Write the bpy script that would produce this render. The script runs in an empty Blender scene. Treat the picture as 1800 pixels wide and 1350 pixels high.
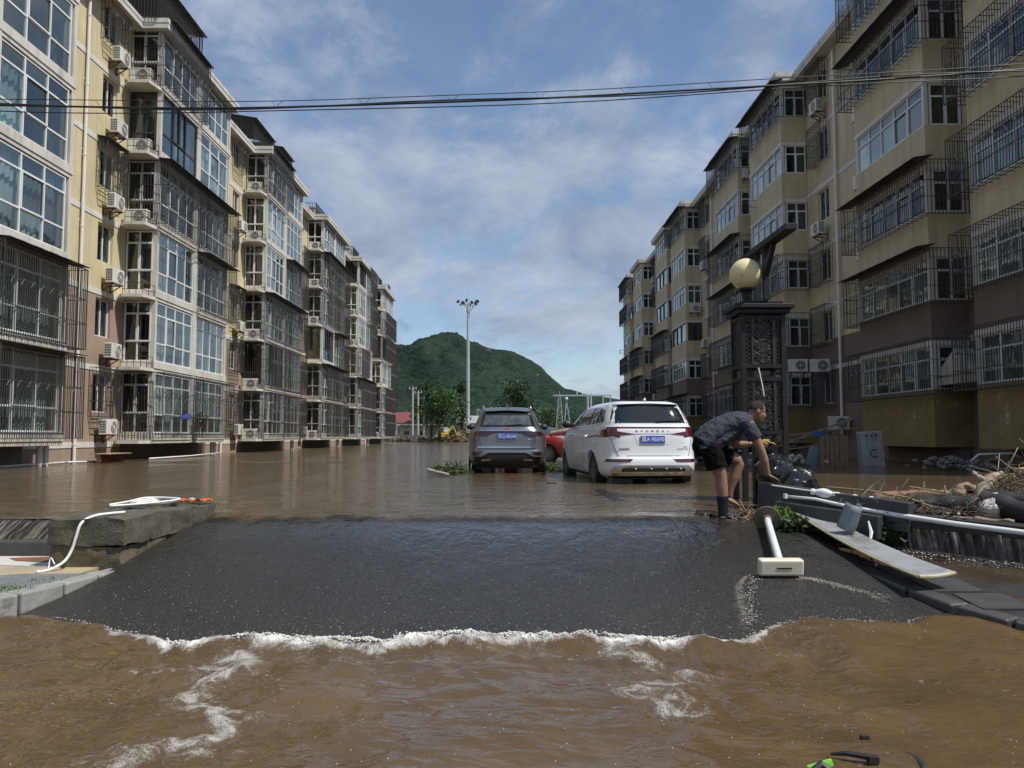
import bpy, math, random
import numpy as np
from mathutils import Vector, Matrix, noise as mnoise
R = math.radians
random.seed(7)
scene = bpy.context.scene
col = scene.collection

# ------------------------------------------------------------------ camera
cd = bpy.data.cameras.new('camera'); cam = bpy.data.objects.new('camera', cd); col.objects.link(cam)
cd.sensor_width = 36; cd.lens = 28; cd.clip_start = .05; cd.clip_end = 6000
cam.location = (0, 0, .9)
cam.rotation_euler = (R(90 + 3.719), 0, R(-.2865))
scene.camera = cam
# ------------------------------------------------------------------ sky, sun, exposure
SUN_EL, SUN_AZ = 57, 116          # azimuth clockwise from +Y
S = Vector((math.cos(R(SUN_EL))*math.sin(R(SUN_AZ)), math.cos(R(SUN_EL))*math.cos(R(SUN_AZ)), math.sin(R(SUN_EL))))
w = bpy.data.worlds.new('World'); scene.world = w; w.use_nodes = True
wt = w.node_tree; wt.nodes.clear()
def wn(t, **k):
    n = wt.nodes.new(t)
    for a, b in k.items(): setattr(n, a, b)
    return n
def wl(a, b): wt.links.new(a, b)
sky = wn('ShaderNodeTexSky', sky_type='NISHITA', sun_disc=False, sun_elevation=R(SUN_EL), sun_rotation=R(SUN_AZ), air_density=1.0, dust_density=.3, ozone_density=3.0)
tc = wn('ShaderNodeTexCoord'); sp = wn('ShaderNodeSeparateXYZ'); wl(tc.outputs['Generated'], sp.inputs[0])
def wmath(op, a, b=None):
    n = wn('ShaderNodeMath', operation=op)
    for i, v in enumerate((a, b)):
        if v is None: continue
        if isinstance(v, (int, float)): n.inputs[i].default_value = v
        else: wl(v, n.inputs[i])
    return n.outputs[0]
zz = wmath('ADD', wmath('MAXIMUM', sp.outputs[2], 0), .30)
cx = wmath('DIVIDE', sp.outputs[0], zz); cy = wmath('DIVIDE', sp.outputs[1], zz)
cb = wn('ShaderNodeCombineXYZ'); wl(cx, cb.inputs[0]); wl(cy, cb.inputs[1])
def wnoise(scale, det, rough, off, dist=0.):
    m = wn('ShaderNodeMapping'); m.inputs['Location'].default_value = off; m.inputs['Rotation'].default_value = (0, 0, R(-35)); m.inputs['Scale'].default_value = (1.15, 1.0, 1); wl(cb.outputs[0], m.inputs[0])
    n = wn('ShaderNodeTexNoise'); n.inputs['Scale'].default_value = scale; n.inputs['Detail'].default_value = det; n.inputs['Roughness'].default_value = rough; n.inputs['Distortion'].default_value = dist
    wl(m.outputs[0], n.inputs['Vector']); return n.outputs[0]
n1 = wnoise(1.5, 10, .60, (3.1, 1.7, 0), .45); n2 = wnoise(6.5, 9, .64, (7, 2, 0), .3)
den = wmath('ADD', wmath('MULTIPLY', n1, .72), wmath('MULTIPLY', n2, .28))
cr = wn('ShaderNodeMapRange'); cr.interpolation_type = 'SMOOTHSTEP'
cr.inputs[1].default_value = .40; cr.inputs[2].default_value = .56; cr.inputs[3].default_value = .13; cr.inputs[4].default_value = .97; wl(den, cr.inputs[0])
n3 = wnoise(2.6, 9, .62, (11, 5, 0), .3)
cc = wn('ShaderNodeValToRGB'); cc.color_ramp.elements[0].position = .36; cc.color_ramp.elements[1].position = .66
cc.color_ramp.elements[0].color = (2.1, 2.7, 3.75, 1); cc.color_ramp.elements[1].color = (4.1, 4.6, 5.5, 1)
wl(n3, cc.inputs[0])
mx = wn('ShaderNodeMix', data_type='RGBA'); wl(cr.outputs[0], mx.inputs[0]); wl(sky.outputs[0], mx.inputs[6]); wl(cc.outputs[0], mx.inputs[7])
bg = wn('ShaderNodeBackground'); bg.inputs[1].default_value = .125
out = wn('ShaderNodeOutputWorld'); wl(mx.outputs[2], bg.inputs[0]); wl(bg.outputs[0], out.inputs[0])
sd = bpy.data.lights.new('sun', 'SUN'); sd.energy = 4.8; sd.angle = R(.53); sd.color = (1, .95, .87)
so = bpy.data.objects.new('sun', sd); col.objects.link(so); so.rotation_euler = (-S).to_track_quat('-Z', 'Y').to_euler(); so.location = (30, -15, 50)
vs = scene.view_settings; vs.view_transform = 'Standard'; vs.look = 'None'; vs.gamma = 1; vs.exposure = 0.0; vs.use_curve_mapping = False
scene.cycles.use_denoising = True
scene.cycles.max_bounces = 7; scene.cycles.transparent_max_bounces = 16; scene.cycles.glossy_bounces = 4; scene.cycles.diffuse_bounces = 3
scene.cycles.caustics_reflective = False; scene.cycles.caustics_refractive = False; scene.cycles.sample_clamp_indirect = 4

# ------------------------------------------------------------------ helpers
class MB:
    def __init__(s): s.v = []; s.f = []; s.m = []; s.cur = 0
    def add(s, vs, fs):
        b = len(s.v); s.v.extend([tuple(p) for p in vs])
        for q in fs: s.f.append([i + b for i in q]); s.m.append(s.cur)
        return s
    def box(s, x0, x1, y0, y1, z0, z1):
        if x0 > x1: x0, x1 = x1, x0
        if y0 > y1: y0, y1 = y1, y0
        if z0 > z1: z0, z1 = z1, z0
        s.add([(x, y, z) for z in (z0, z1) for y in (y0, y1) for x in (x0, x1)],
              [(0, 2, 3, 1), (4, 5, 7, 6), (0, 1, 5, 4), (2, 6, 7, 3), (0, 4, 6, 2), (1, 3, 7, 5)])
        return s
    def obox(s, c, size, M=None):
        hx, hy, hz = [a/2 for a in size]; c = Vector(c); M = M or Matrix.Identity(3)
        s.add([c + M @ Vector((x, y, z)) for z in (-hz, hz) for y in (-hy, hy) for x in (-hx, hx)],
              [(0, 2, 3, 1), (4, 5, 7, 6), (0, 1, 5, 4), (2, 6, 7, 3), (0, 4, 6, 2), (1, 3, 7, 5)])
        return s
    def beam(s, p, q, a, b, up=(0, 0, 1)):
        p = Vector(p); q = Vector(q); d = (q - p); L = d.length; d.normalize(); u = Vector(up)
        x = d.cross(u)
        if x.length < 1e-4: x = d.cross(Vector((0, 1, 0)))
        x.normalize(); z = x.cross(d)
        return s.obox((p + q)/2, (a, L, b), Matrix((x, d, z)).transposed())
    def tube(s, pts, r, n=8, cap=True, squash=None):
        pts = [Vector(p) for p in pts]; k = len(pts); rs = r if isinstance(r, (list, tuple)) else [r]*k
        b = len(s.v); prev = None
        for i, p in enumerate(pts):
            d = (pts[min(i+1, k-1)] - pts[max(i-1, 0)])
            if d.length < 1e-9: d = Vector((0, 0, 1))
            d.normalize()
            if prev is None:
                a = Vector((0, 0, 1)) if abs(d.z) < .9 else Vector((0, 1, 0))
                x = d.cross(a).normalized()
            else:
                x = prev - d*prev.dot(d)
                if x.length < 1e-5: x = d.cross(Vector((0, 1, .3)))
                x.normalize()
            prev = x; y = d.cross(x)
            for j in range(n):
                t = 2*math.pi*(j + .5)/n
                rr = rs[i]; sx, sy = (rr, rr) if not isinstance(rr, tuple) else rr
                s.v.append(tuple(p + x*math.cos(t)*sx + y*math.sin(t)*sy))
        for i in range(k-1):
            for j in range(n):
                s.f.append([b+i*n+j, b+i*n+(j+1) % n, b+(i+1)*n+(j+1) % n, b+(i+1)*n+j]); s.m.append(s.cur)
        if cap:
            s.f.append([b+j for j in range(n)][::-1]); s.m.append(s.cur)
            s.f.append([b+(k-1)*n+j for j in range(n)]); s.m.append(s.cur)
        return s
    def bar(s, p, q, r): return s.tube([p, q], r, 4, False)
    def lathe(s, prof, n=16, M=None):
        M = M or Matrix.Identity(4); b = len(s.v); k = len(prof)
        for r, z in prof:
            for j in range(n):
                t = 2*math.pi*j/n; s.v.append(tuple(M @ Vector((r*math.cos(t), r*math.sin(t), z))))
        for i in range(k-1):
            for j in range(n):
                s.f.append([b+i*n+j, b+i*n+(j+1) % n, b+(i+1)*n+(j+1) % n, b+(i+1)*n+j]); s.m.append(s.cur)
        return s
    def ell(s, c, r, n=12, M=None):
        c = Vector(c); M = M or Matrix.Identity(3); b = len(s.v); k = max(6, n//2 + 2)
        for i in range(k+1):
            a = -math.pi/2 + math.pi*i/k
            for j in range(n):
                t = 2*math.pi*j/n
                s.v.append(tuple(c + M @ Vector((r[0]*math.cos(a)*math.cos(t), r[1]*math.cos(a)*math.sin(t), r[2]*math.sin(a)))))
        for i in range(k):
            for j in range(n):
                s.f.append([b+i*n+j, b+i*n+(j+1) % n, b+(i+1)*n+(j+1) % n, b+(i+1)*n+j]); s.m.append(s.cur)
        return s
    def grid(s, fn, nu, nv):
        b = len(s.v)
        for i in range(nu+1):
            for j in range(nv+1): s.v.append(tuple(fn(i/nu, j/nv)))
        for i in range(nu):
            for j in range(nv):
                a = b+i*(nv+1)+j; s.f.append([a, a+nv+1, a+nv+2, a+1]); s.m.append(s.cur)
        return s
    def prism(s, poly, z0, z1):
        n = len(poly)
        s.add([(x, y, z0) for x, y in poly] + [(x, y, z1) for x, y in poly],
              [list(range(n))[::-1], list(range(n, 2*n))] + [(i, (i+1) % n, n+(i+1) % n, n+i) for i in range(n)])
        return s
    def mesh(s, name, mats, smooth=False):
        me = bpy.data.meshes.new(name); me.from_pydata(s.v, [], s.f)
        for m in (mats if isinstance(mats, (list, tuple)) else [mats]): me.materials.append(m)
        if any(s.m): me.polygons.foreach_set('material_index', s.m)
        if smooth:
            me.polygons.foreach_set('use_smooth', [True]*len(me.polygons))
            if smooth != 'all': me.set_sharp_from_angle(angle=R(smooth if smooth is not True else 38))
        me.validate(); me.update(); return me
    def build(s, name, mats, parent=None, loc=(0, 0, 0), smooth=False):
        return put(s.mesh(name, mats, smooth), name, parent, loc)
def put(me, name, parent=None, loc=(0, 0, 0), rot=None):
    o = bpy.data.objects.new(name, me); col.objects.link(o); o.location = loc
    if rot: o.rotation_euler = rot
    if parent: o.parent = parent
    return o
def tag(o, label=None, cat=None, group=None, kind=None):
    if label: o['label'] = label
    if cat: o['category'] = cat
    if group: o['group'] = group
    if kind: o['kind'] = kind
    return o
def thing(name, label, cat, loc=(0, 0, 0), rz=0, group=None):
    o = bpy.data.objects.new(name, None); col.objects.link(o); o.location = loc; o.rotation_euler = (0, 0, rz); o.empty_display_size = .2
    return tag(o, label, cat, group)
def copy_tree(o, parent=None):
    c = o.copy(); col.objects.link(c); c.parent = parent
    for ch in list(o.children): copy_tree(ch, c)
    return c
def bevel(o, wd=.01, seg=2):
    m = o.modifiers.new('bevel', 'BEVEL'); m.width = wd; m.segments = seg; m.limit_method = 'ANGLE'; return o
def smooth_path(pts, k=6):
    P = [Vector(p) for p in pts]; P = [P[0]*2-P[1]]+P+[P[-1]*2-P[-2]]; o = []
    for i in range(1, len(P)-2):
        for t in np.linspace(0, 1, k, endpoint=False):
            a, b, c, d = P[i-1:i+3]; t = float(t); o.append(.5*((2*b)+(c-a)*t+(2*a-5*b+4*c-d)*t*t+(3*b-a-3*c+d)*t**3))
    return o+[P[-2]]
def fbm(x, y, z=0, o=4): return mnoise.fractal(Vector((x, y, z)), 1., 2., o)

# ------------------------------------------------------------------ materials
def nmat(name):
    m = bpy.data.materials.new(name); m.use_nodes = True; t = m.node_tree; t.nodes.clear()
    def N(ty, **k):
        n = t.nodes.new(ty)
        for a, b in k.items():
            if a.startswith('i_'): n.inputs[a[2:].replace('_', ' ')].default_value = b
            else: setattr(n, a, b)
        return n
    return m, t, N, (lambda a, b: t.links.new(a, b))
def c4(c): return (c[0], c[1], c[2], 1)
def mat(name, c, rough=.6, metal=0., var=.18, vscale=2.5, bump=0., bscale=60., spec=.5, coat=0., stain=None, streak=None, c2=None, c2scale=1.2, c2lo=.5, c2hi=.62, rvar=0., stretch=(1, 1, 1)):
    m, t, N, L = nmat(name)
    o = N('ShaderNodeOutputMaterial'); p = N('ShaderNodeBsdfPrincipled'); L(p.outputs[0], o.inputs[0])
    p.inputs['Roughness'].default_value = rough; p.inputs['Metallic'].default_value = metal; p.inputs['Specular IOR Level'].default_value = spec; p.inputs['Coat Weight'].default_value = coat; p.inputs['Coat Roughness'].default_value = .06
    g = N('ShaderNodeNewGeometry'); mp = N('ShaderNodeMapping'); mp.inputs['Scale'].default_value = stretch; L(g.outputs['Position'], mp.inputs[0]); pos = mp.outputs[0]
    n = N('ShaderNodeTexNoise', i_Scale=vscale, i_Detail=6., i_Roughness=.65); L(pos, n.inputs['Vector'])
    mr = N('ShaderNodeMapRange'); L(n.outputs[0], mr.inputs[0]); mr.inputs[1].default_value = .25; mr.inputs[2].default_value = .75; mr.inputs[3].default_value = 1-var; mr.inputs[4].default_value = 1+var
    cur = None
    def mixc(fac, a, b, mode='MIX'):
        x = N('ShaderNodeMix', data_type='RGBA', blend_type=mode)
        for i, v in ((0, fac), (6, a), (7, b)):
            if isinstance(v, (int, float)): x.inputs[i].default_value = v
            elif isinstance(v, tuple): x.inputs[i].default_value = v
            else: L(v, x.inputs[i])
        return x.outputs[2]
    base = c4(c)
    if c2:
        n2 = N('ShaderNodeTexNoise', i_Scale=c2scale, i_Detail=7., i_Roughness=.7); L(pos, n2.inputs['Vector'])
        r2 = N('ShaderNodeMapRange'); L(n2.outputs[0], r2.inputs[0]); r2.inputs[1].default_value = c2lo; r2.inputs[2].default_value = c2hi
        base = mixc(r2.outputs[0], base, c4(c2))
    if streak:   # dirt that has run down the surface
        m2 = N('ShaderNodeMapping'); m2.inputs['Scale'].default_value = (2.2, 2.2, .16); L(g.outputs['Position'], m2.inputs[0])
        n3 = N('ShaderNodeTexNoise', i_Scale=1.6, i_Detail=5., i_Roughness=.6); L(m2.outputs[0], n3.inputs['Vector'])
        r3 = N('ShaderNodeMapRange'); L(n3.outputs[0], r3.inputs[0]); r3.inputs[1].default_value = .48; r3.inputs[2].default_value = .72; r3.inputs[3].default_value = 0; r3.inputs[4].default_value = streak[1]
        base = mixc(r3.outputs[0], base, c4(streak[0]))
    if stain:
        n4 = N('ShaderNodeTexNoise', i_Scale=stain[2], i_Detail=8., i_Roughness=.75); L(g.outputs['Position'], n4.inputs['Vector'])
        r4 = N('ShaderNodeMapRange'); L(n4.outputs[0], r4.inputs[0]); r4.inputs[1].default_value = stain[3]; r4.inputs[2].default_value = stain[3]+.06; r4.inputs[4].default_value = stain[1]
        base = mixc(r4.outputs[0], base, c4(stain[0]))
    vm = N('ShaderNodeVectorMath', operation='SCALE')
    if isinstance(base, tuple): vm.inputs[0].default_value = base[:3]
    else: L(base, vm.inputs[0])
    L(mr.outputs[0], vm.inputs['Scale']); L(vm.outputs[0], p.inputs['Base Color'])
    if rvar:
        rr = N('ShaderNodeMapRange'); L(n.outputs[0], rr.inputs[0]); rr.inputs[1].default_value = .3; rr.inputs[2].default_value = .7; rr.inputs[3].default_value = max(.02, rough-rvar); rr.inputs[4].default_value = min(1, rough+rvar); L(rr.outputs[0], p.inputs['Roughness'])
    if bump:
        nb = N('ShaderNodeTexNoise', i_Scale=bscale, i_Detail=5., i_Roughness=.6); L(pos, nb.inputs['Vector'])
        bp = N('ShaderNodeBump'); bp.inputs['Strength'].default_value = bump; bp.inputs['Distance'].default_value = .02; L(nb.outputs[0], bp.inputs['Height']); L(bp.outputs[0], p.inputs['Normal'])
    return m
def glassmat(name, tint, refl=.1, rough=.02):
    m, t, N, L = nmat(name)
    o = N('ShaderNodeOutputMaterial'); tr = N('ShaderNodeBsdfTransparent'); gl = N('ShaderNodeBsdfGlossy'); gl.inputs['Roughness'].default_value = rough; gl.inputs[0].default_value = (.90, .93, .90, 1)
    lw = N('ShaderNodeLayerWeight'); lw.inputs[0].default_value = .5; pw = N('ShaderNodeMath', operation='POWER'); pw.inputs[1].default_value = 4.; L(lw.outputs['Facing'], pw.inputs[0])
    a = N('ShaderNodeMath', operation='MULTIPLY_ADD'); a.inputs[1].default_value = .8; a.inputs[2].default_value = refl; a.use_clamp = True; L(pw.outputs[0], a.inputs[0])
    oi = N('ShaderNodeObjectInfo'); hs = N('ShaderNodeMapRange'); L(oi.outputs['Random'], hs.inputs[0]); hs.inputs[3].default_value = .65; hs.inputs[4].default_value = 1.15
    vm = N('ShaderNodeVectorMath', operation='SCALE'); vm.inputs[0].default_value = tint; L(hs.outputs[0], vm.inputs['Scale']); L(vm.outputs[0], tr.inputs[0])
    g = N('ShaderNodeNewGeometry'); nb = N('ShaderNodeTexNoise', i_Scale=1.1, i_Detail=2.); L(g.outputs['Position'], nb.inputs['Vector']); bp = N('ShaderNodeBump'); bp.inputs['Strength'].default_value = .05; bp.inputs['Distance'].default_value = .1; L(nb.outputs[0], bp.inputs['Height']); L(bp.outputs[0], gl.inputs['Normal'])
    mx = N('ShaderNodeMixShader'); L(a.outputs[0], mx.inputs[0]); L(tr.outputs[0], mx.inputs[1]); L(gl.outputs[0], mx.inputs[2]); L(mx.outputs[0], o.inputs[0])
    return m
def leafmat(name, a, b, tr=.25):
    m, t, N, L = nmat(name)
    o = N('ShaderNodeOutputMaterial'); p = N('ShaderNodeBsdfPrincipled'); p.inputs['Roughness'].default_value = .5
    g = N('ShaderNodeNewGeometry'); r = N('ShaderNodeMix', data_type='RGBA'); L(g.outputs['Random Per Island'], r.inputs[0]); r.inputs[6].default_value = c4(a); r.inputs[7].default_value = c4(b)
    L(r.outputs[2], p.inputs['Base Color']); tl = N('ShaderNodeBsdfTranslucent'); L(r.outputs[2], tl.inputs[0])
    mx = N('ShaderNodeMixShader'); mx.inputs[0].default_value = tr; L(p.outputs[0], mx.inputs[1]); L(tl.outputs[0], mx.inputs[2]); L(mx.outputs[0], o.inputs[0])
    return m
DIRT = (.10, .085, .06)
M = {}
M['cream'] = mat('cream_render', (.60, .52, .32), .85, var=.12, vscale=.8, bump=.15, bscale=45, streak=((.33, .27, .15), .45), stain=((.42, .36, .22), .6, .9, .6))
M['cream_r'] = mat('ochre_render', (.56, .49, .325), .85, var=.14, vscale=.8, bump=.15, bscale=45, streak=((.30, .245, .14), .5), stain=((.38, .32, .2), .6, .9, .58))
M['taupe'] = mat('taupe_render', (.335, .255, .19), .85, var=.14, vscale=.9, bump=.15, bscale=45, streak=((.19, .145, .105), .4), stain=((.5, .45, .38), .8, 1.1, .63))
M['taupe_r'] = mat('shaded_taupe_render', (.17, .13, .105), .85, var=.14, vscale=.9, bump=.15, bscale=45, streak=((.11, .08, .06), .4))  # left block's taupe darkened; this block's shade put into the colour
M['base_r'] = mat('base_ochre', (.23, .175, .07), .85, var=.25, vscale=1.3, bump=.2, bscale=30, streak=((.16, .13, .07), .6), stain=((.38, .36, .32), .9, 1.3, .60))  # ochre darkened too, shade low on the right block put into the colour
M['conc'] = mat('pale_concrete', (.60, .58, .53), .8, var=.13, vscale=1.2, bump=.12, bscale=40, streak=((.30, .27, .21), .6))
M['conc_g'] = mat('grey_concrete', (.40, .39, .36), .85, var=.2, vscale=1.5, bump=.2, bscale=40, streak=((.2, .18, .15), .6))
M['band'] = mat('white_band', (.66, .65, .60), .8, var=.1, vscale=1.2, streak=((.38, .34, .27), .5))
M['upvc'] = mat('white_upvc', (.74, .76, .76), .4, var=.06, vscale=2)
M['darkframe'] = mat('dark_window_frame', (.045, .04, .035), .4, var=.1)
M['steel'] = mat('grille_steel', (.055, .053, .052), .6, metal=.1, var=.4, vscale=3)
M['steel_d'] = mat('dark_grille_steel', (.04, .038, .037), .6, metal=.1, var=.3, vscale=3)
M['awn'] = mat('dark_awning_sheet', (.05, .048, .045), .6, var=.3)
M['rust'] = mat('rusty_iron', (.085, .045, .028), .7, metal=.2, var=.4, vscale=8)
M['glass'] = glassmat('window_glass', (.80, .88, .88), .11)
M['glass_d'] = glassmat('dark_window_glass', (.50, .55, .56), .09)
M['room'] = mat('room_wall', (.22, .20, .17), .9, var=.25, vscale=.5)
M['curt'] = mat('curtain_cloth', (.58, .56, .52), .9, var=.25, vscale=1)
M['curt2'] = mat('teal_curtain', (.25, .36, .38), .9, var=.25, vscale=1)
M['pvc'] = mat('white_pvc_pipe', (.72, .73, .73), .35, var=.08, vscale=3, stain=((.35, .3, .24), .7, 4., .62))
M['acw'] = mat('ac_casing', (.66, .66, .63), .5, var=.1, vscale=2, streak=((.4, .36, .3), .5))
M['acg'] = mat('ac_grille_dark', (.04, .042, .045), .6)
M['black'] = mat('black_rubber', (.018, .018, .019), .55, var=.3, vscale=10)
M['roofm'] = mat('roof_felt', (.12, .12, .12), .9)
# ------------------------------------------------------------------ apartment buildings
ORD = ['ground', 'second', 'third', 'fourth', 'fifth', 'top']
NTH = ['nearest', 'second', 'third', 'fourth', 'fifth', 'sixth', 'seventh', 'farthest']
_pane = {}
M['tip'] = mat('bright_steel_tip', (.55, .55, .55), .3, metal=.6, var=.1)
def mapper(s, orient):
    if orient == 'front': return lambda a, n, z: (s*n, a, z)
    return lambda a, n, z: (s*a, -n, z)
def mbox(mb, mp, a0, a1, n0, n1, z0, z1):
    p = mp(a0, n0, z0); q = mp(a1, n1, z1); mb.box(p[0], q[0], p[1], q[1], p[2], q[2])
class Win:
    """frame mesh, its panes and a curtain for one kind of window"""
    def __init__(self, W, H, cols, rows, s, orient, frame, glass, fr=.055, dep=.08, sash=()):
        mp = mapper(s, orient); mb = MB(); self.panes = []; self.mp = mp; self.W = W; self.H = H
        xs = [W*i/cols for i in range(cols+1)] if isinstance(cols, int) else [W*c for c in cols]
        zs = [0.]
        for r in rows: zs.append(zs[-1] + r*H)
        for i, x in enumerate(xs):
            h = fr*.5 if 0 < i < len(xs)-1 else fr
            a0 = max(0, x-h); a1 = min(W, x+h); mbox(mb, mp, a0, a1, -dep/2, dep/2, 0, H)
        for i, z in enumerate(zs):
            h = fr*.55 if 0 < i < len(zs)-1 else fr
            mbox(mb, mp, 0.004, W-.004, -dep/2+.004, dep/2-.004, max(0, z-h)+.002, min(H, z+h)-.002)
        for (i, j) in sash:  # an opening sash: a second, thicker frame
            x0, x1, z0, z1 = xs[i], xs[i+1], zs[j], zs[j+1]; t = .05
            for (p0, p1, q0, q1) in ((x0, x0+t, z0, z1), (x1-t, x1, z0, z1), (x0+t, x1-t, z0, z0+t), (x0+t, x1-t, z1-t, z1)):
                mbox(mb, mp, p0, p1, dep/2-.01, dep/2+.03, q0, q1)
        self.frame = mb.mesh('window', frame)
        gj = MB()
        for i in range(len(xs)-1):
            for j in range(len(zs)-1):
                wd, ht = xs[i+1]-xs[i]-fr, zs[j+1]-zs[j]-fr
                k = (round(wd, 3), round(ht, 3), s, orient, glass.name)
                if k not in _pane:
                    b = MB(); mbox(b, mp, -wd/2, wd/2, -.006, .006, -ht/2, ht/2); _pane[k] = b.mesh('pane', glass)
                c = mp((xs[i]+xs[i+1])/2, 0, (zs[j]+zs[j+1])/2); self.panes.append((_pane[k], c))
                mbox(gj, mp, xs[i]+fr/2, xs[i+1]-fr/2, -.006, .006, zs[j]+fr/2, zs[j+1]-fr/2)
        self.glass = gj.mesh('glass', glass)
        self.curt = []
        for m_, f0, f1 in (('curt', .04, .42), ('curt2', .5, .96), ('curt', .04, .96)):
            b = MB(); n = 40
            b.grid(lambda u, v: mp((f0+(f1-f0)*u)*W, -.22+.035*math.sin(u*(f1-f0)*W*24)+.01*math.sin(u*37), .06+v*(H-.12)), n, 1)
            self.curt.append(b.mesh('curtain', M[m_], 'all'))
    def place(self, parent, loc, near, rnd):
        f = put(self.frame, 'window', parent, loc)
        if near:
            for me, c in self.panes: put(me, 'pane', f, c)
        else: put(self.glass, 'glass', f)
        if rnd.random() < .88: put(rnd.choice(self.curt), 'curtain', f)
        return f
def cage_mesh(path, z0, z1, s, step=.115, wall=None, hs=None, r=.011, mtl=None, roof=True):
    """a security grille whose bars follow path [(along, out), ...]"""
    mb = MB(); P = lambda a, n, z: (s*n, a, z)
    hs = hs if hs is not None else [z0, z0+.32*(z1-z0), z0+.62*(z1-z0), z1]
    for i in range(len(path)-1):
        (a0, n0), (a1, n1) = path[i], path[i+1]; L = math.hypot(a1-a0, n1-n0); k = max(1, round(L/step))
        for j in range(k+1):
            t = j/k; a = a0+(a1-a0)*t; n = n0+(n1-n0)*t; jit = random.uniform(-.006, .006)
            mb.bar(P(a+jit, n, z0), P(a, n, z1), r*(1.6 if j in (0, k) else 1))
        for h in hs: mb.bar(P(a0, n0, h), P(a1, n1, h), r*1.35)
    amin = min(a for a, n in path); amax = max(a for a, n in path); nmax = max(n for a, n in path)
    if wall is not None:
        k = max(2, round((amax-amin)/.3))
        for j in range(k+1):
            a = amin+(amax-amin)*j/k
            mb.bar(P(a, wall, z0), P(a, nmax, z0), r)
            if roof: mb.bar(P(a, wall, z1), P(a, nmax, z1), r)
        for q in (.33, .66): mb.bar(P(amin, wall+(nmax-wall)*q, z0), P(amax, wall+(nmax-wall)*q, z0), r)
    mb.cur = 1     # bright bent tips on the outer bars
    for i in range(len(path)-1):
        (a0, n0), (a1, n1) = path[i], path[i+1]; L = math.hypot(a1-a0, n1-n0); k = int(L/.42)
        if wall is None or abs(a1-a0) < 1.2: continue
        for j in range(k):
            t = (j+.6)/max(1, k); a = a0+(a1-a0)*t; zc = z0+.60*(z1-z0); mb.tube([P(a, n0+.012, zc-.10), P(a+.02, n0+.05, zc), P(a+.05, n0+.09, zc+.08)], [.011, .009, .003], 4, False)
    return mb.mesh('window_grille', [mtl or M['steel'], M['tip']])
def awning_mesh(a0, a1, n0, n1, z, s, drop=.14):
    mb = MB(); P = lambda a, n, zz: (s*n, a, zz); k = max(2, int((a1-a0)/.35))
    for i in range(k):   # overlapping corrugated strips
        b0 = a0+(a1-a0)*i/k; b1 = a0+(a1-a0)*(i+1)/k+.02; dz = .006*(i % 2)
        mb.add([P(b0, n0, z+drop+dz), P(b1, n0, z+drop+dz), P(b1, n1, z+dz), P(b0, n1, z+dz), P(b0, n0, z+drop+.018+dz), P(b1, n0, z+drop+.018+dz), P(b1, n1, z+.018+dz), P(b0, n1, z+.018+dz)],
               [(0, 1, 2, 3), (7, 6, 5, 4), (0, 4, 5, 1), (1, 5, 6, 2), (2, 6, 7, 3), (3, 7, 4, 0)])
    return mb.mesh('awning', M['awn'])
def ac_proto():
    t = thing('air_conditioner', 'x', 'air conditioner')
    c = bevel(put(MB().box(-.15, .15, -.41, .41, 0, .56).mesh('casing', M['acw']), 'casing', t), .018)
    mb = MB(); Mx = Matrix.Rotation(R(90), 4, 'Y')
    mb.lathe([(.001, .152), (.215, .152), (.215, .156), (.001, .156)], 24, Matrix.Translation((0, .11, .28)) @ Mx)
    f = put(mb.mesh('fan_opening', M['acg']), 'fan_opening', t)
    mb = MB()
    for rr in (.215, .17, .12, .07): mb.tube([(.166, .11+rr*math.cos(a*R(18)), .28+rr*math.sin(a*R(18))) for a in range(21)], .006, 4, False)
    for a in range(8): mb.bar((.166, .11+.03*math.cos(a*R(45)), .28+.03*math.sin(a*R(45))), (.166, .11+.215*math.cos(a*R(45)), .28+.215*math.sin(a*R(45))), .005)
    mb.lathe([(.04, .16), (.04, .172), (.001, .174)], 12, Matrix.Translation((0, .11, .28)) @ Mx)
    put(mb.mesh('fan_grille', M['acw']), 'fan_grille', f)
    for sg in (-1, 1):
        mb = MB()
        for i in range(4):
            for j in range(5): mb.box(-.115+i*.06, -.07+i*.06, sg*.408, sg*.4125, .07+j*.09, .135+j*.09)
        put(mb.mesh('side_vent', M['acg']), 'side_vent', t)
    mb = MB()
    for y in (-.28, .28):
        mb = MB(); mb.box(-.33, .13, y-.02, y+.02, -.04, -.002); mb.box(-.33, -.30, y-.02, y+.02, -.3, -.03); mb.beam((-.31, y, -.28), (.08, y, -.03), .03, .03)
        put(mb.mesh('bracket', M['rust']), 'bracket', t)
    return t
AC0 = ac_proto(); AC_used = [False]
def place_ac(loc, rz, label, group, bracket=True):
    if not AC_used[0]: o = AC0; AC_used[0] = True
    else: o = copy_tree(AC0)
    j = random.uniform; o.location = (loc[0], loc[1]+j(-.08, .08), loc[2]+(j(-.05, .06) if bracket else 0)); o.rotation_euler = (0, 0 if not bracket else R(j(-1.2, 1.2)), rz+R(j(-3, 3))); o['label'] = label; o['group'] = group
    if not bracket:
        for c in list(o.children):
            if c.name.startswith('bracket'): bpy.data.objects.remove(c)
    return o

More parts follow.
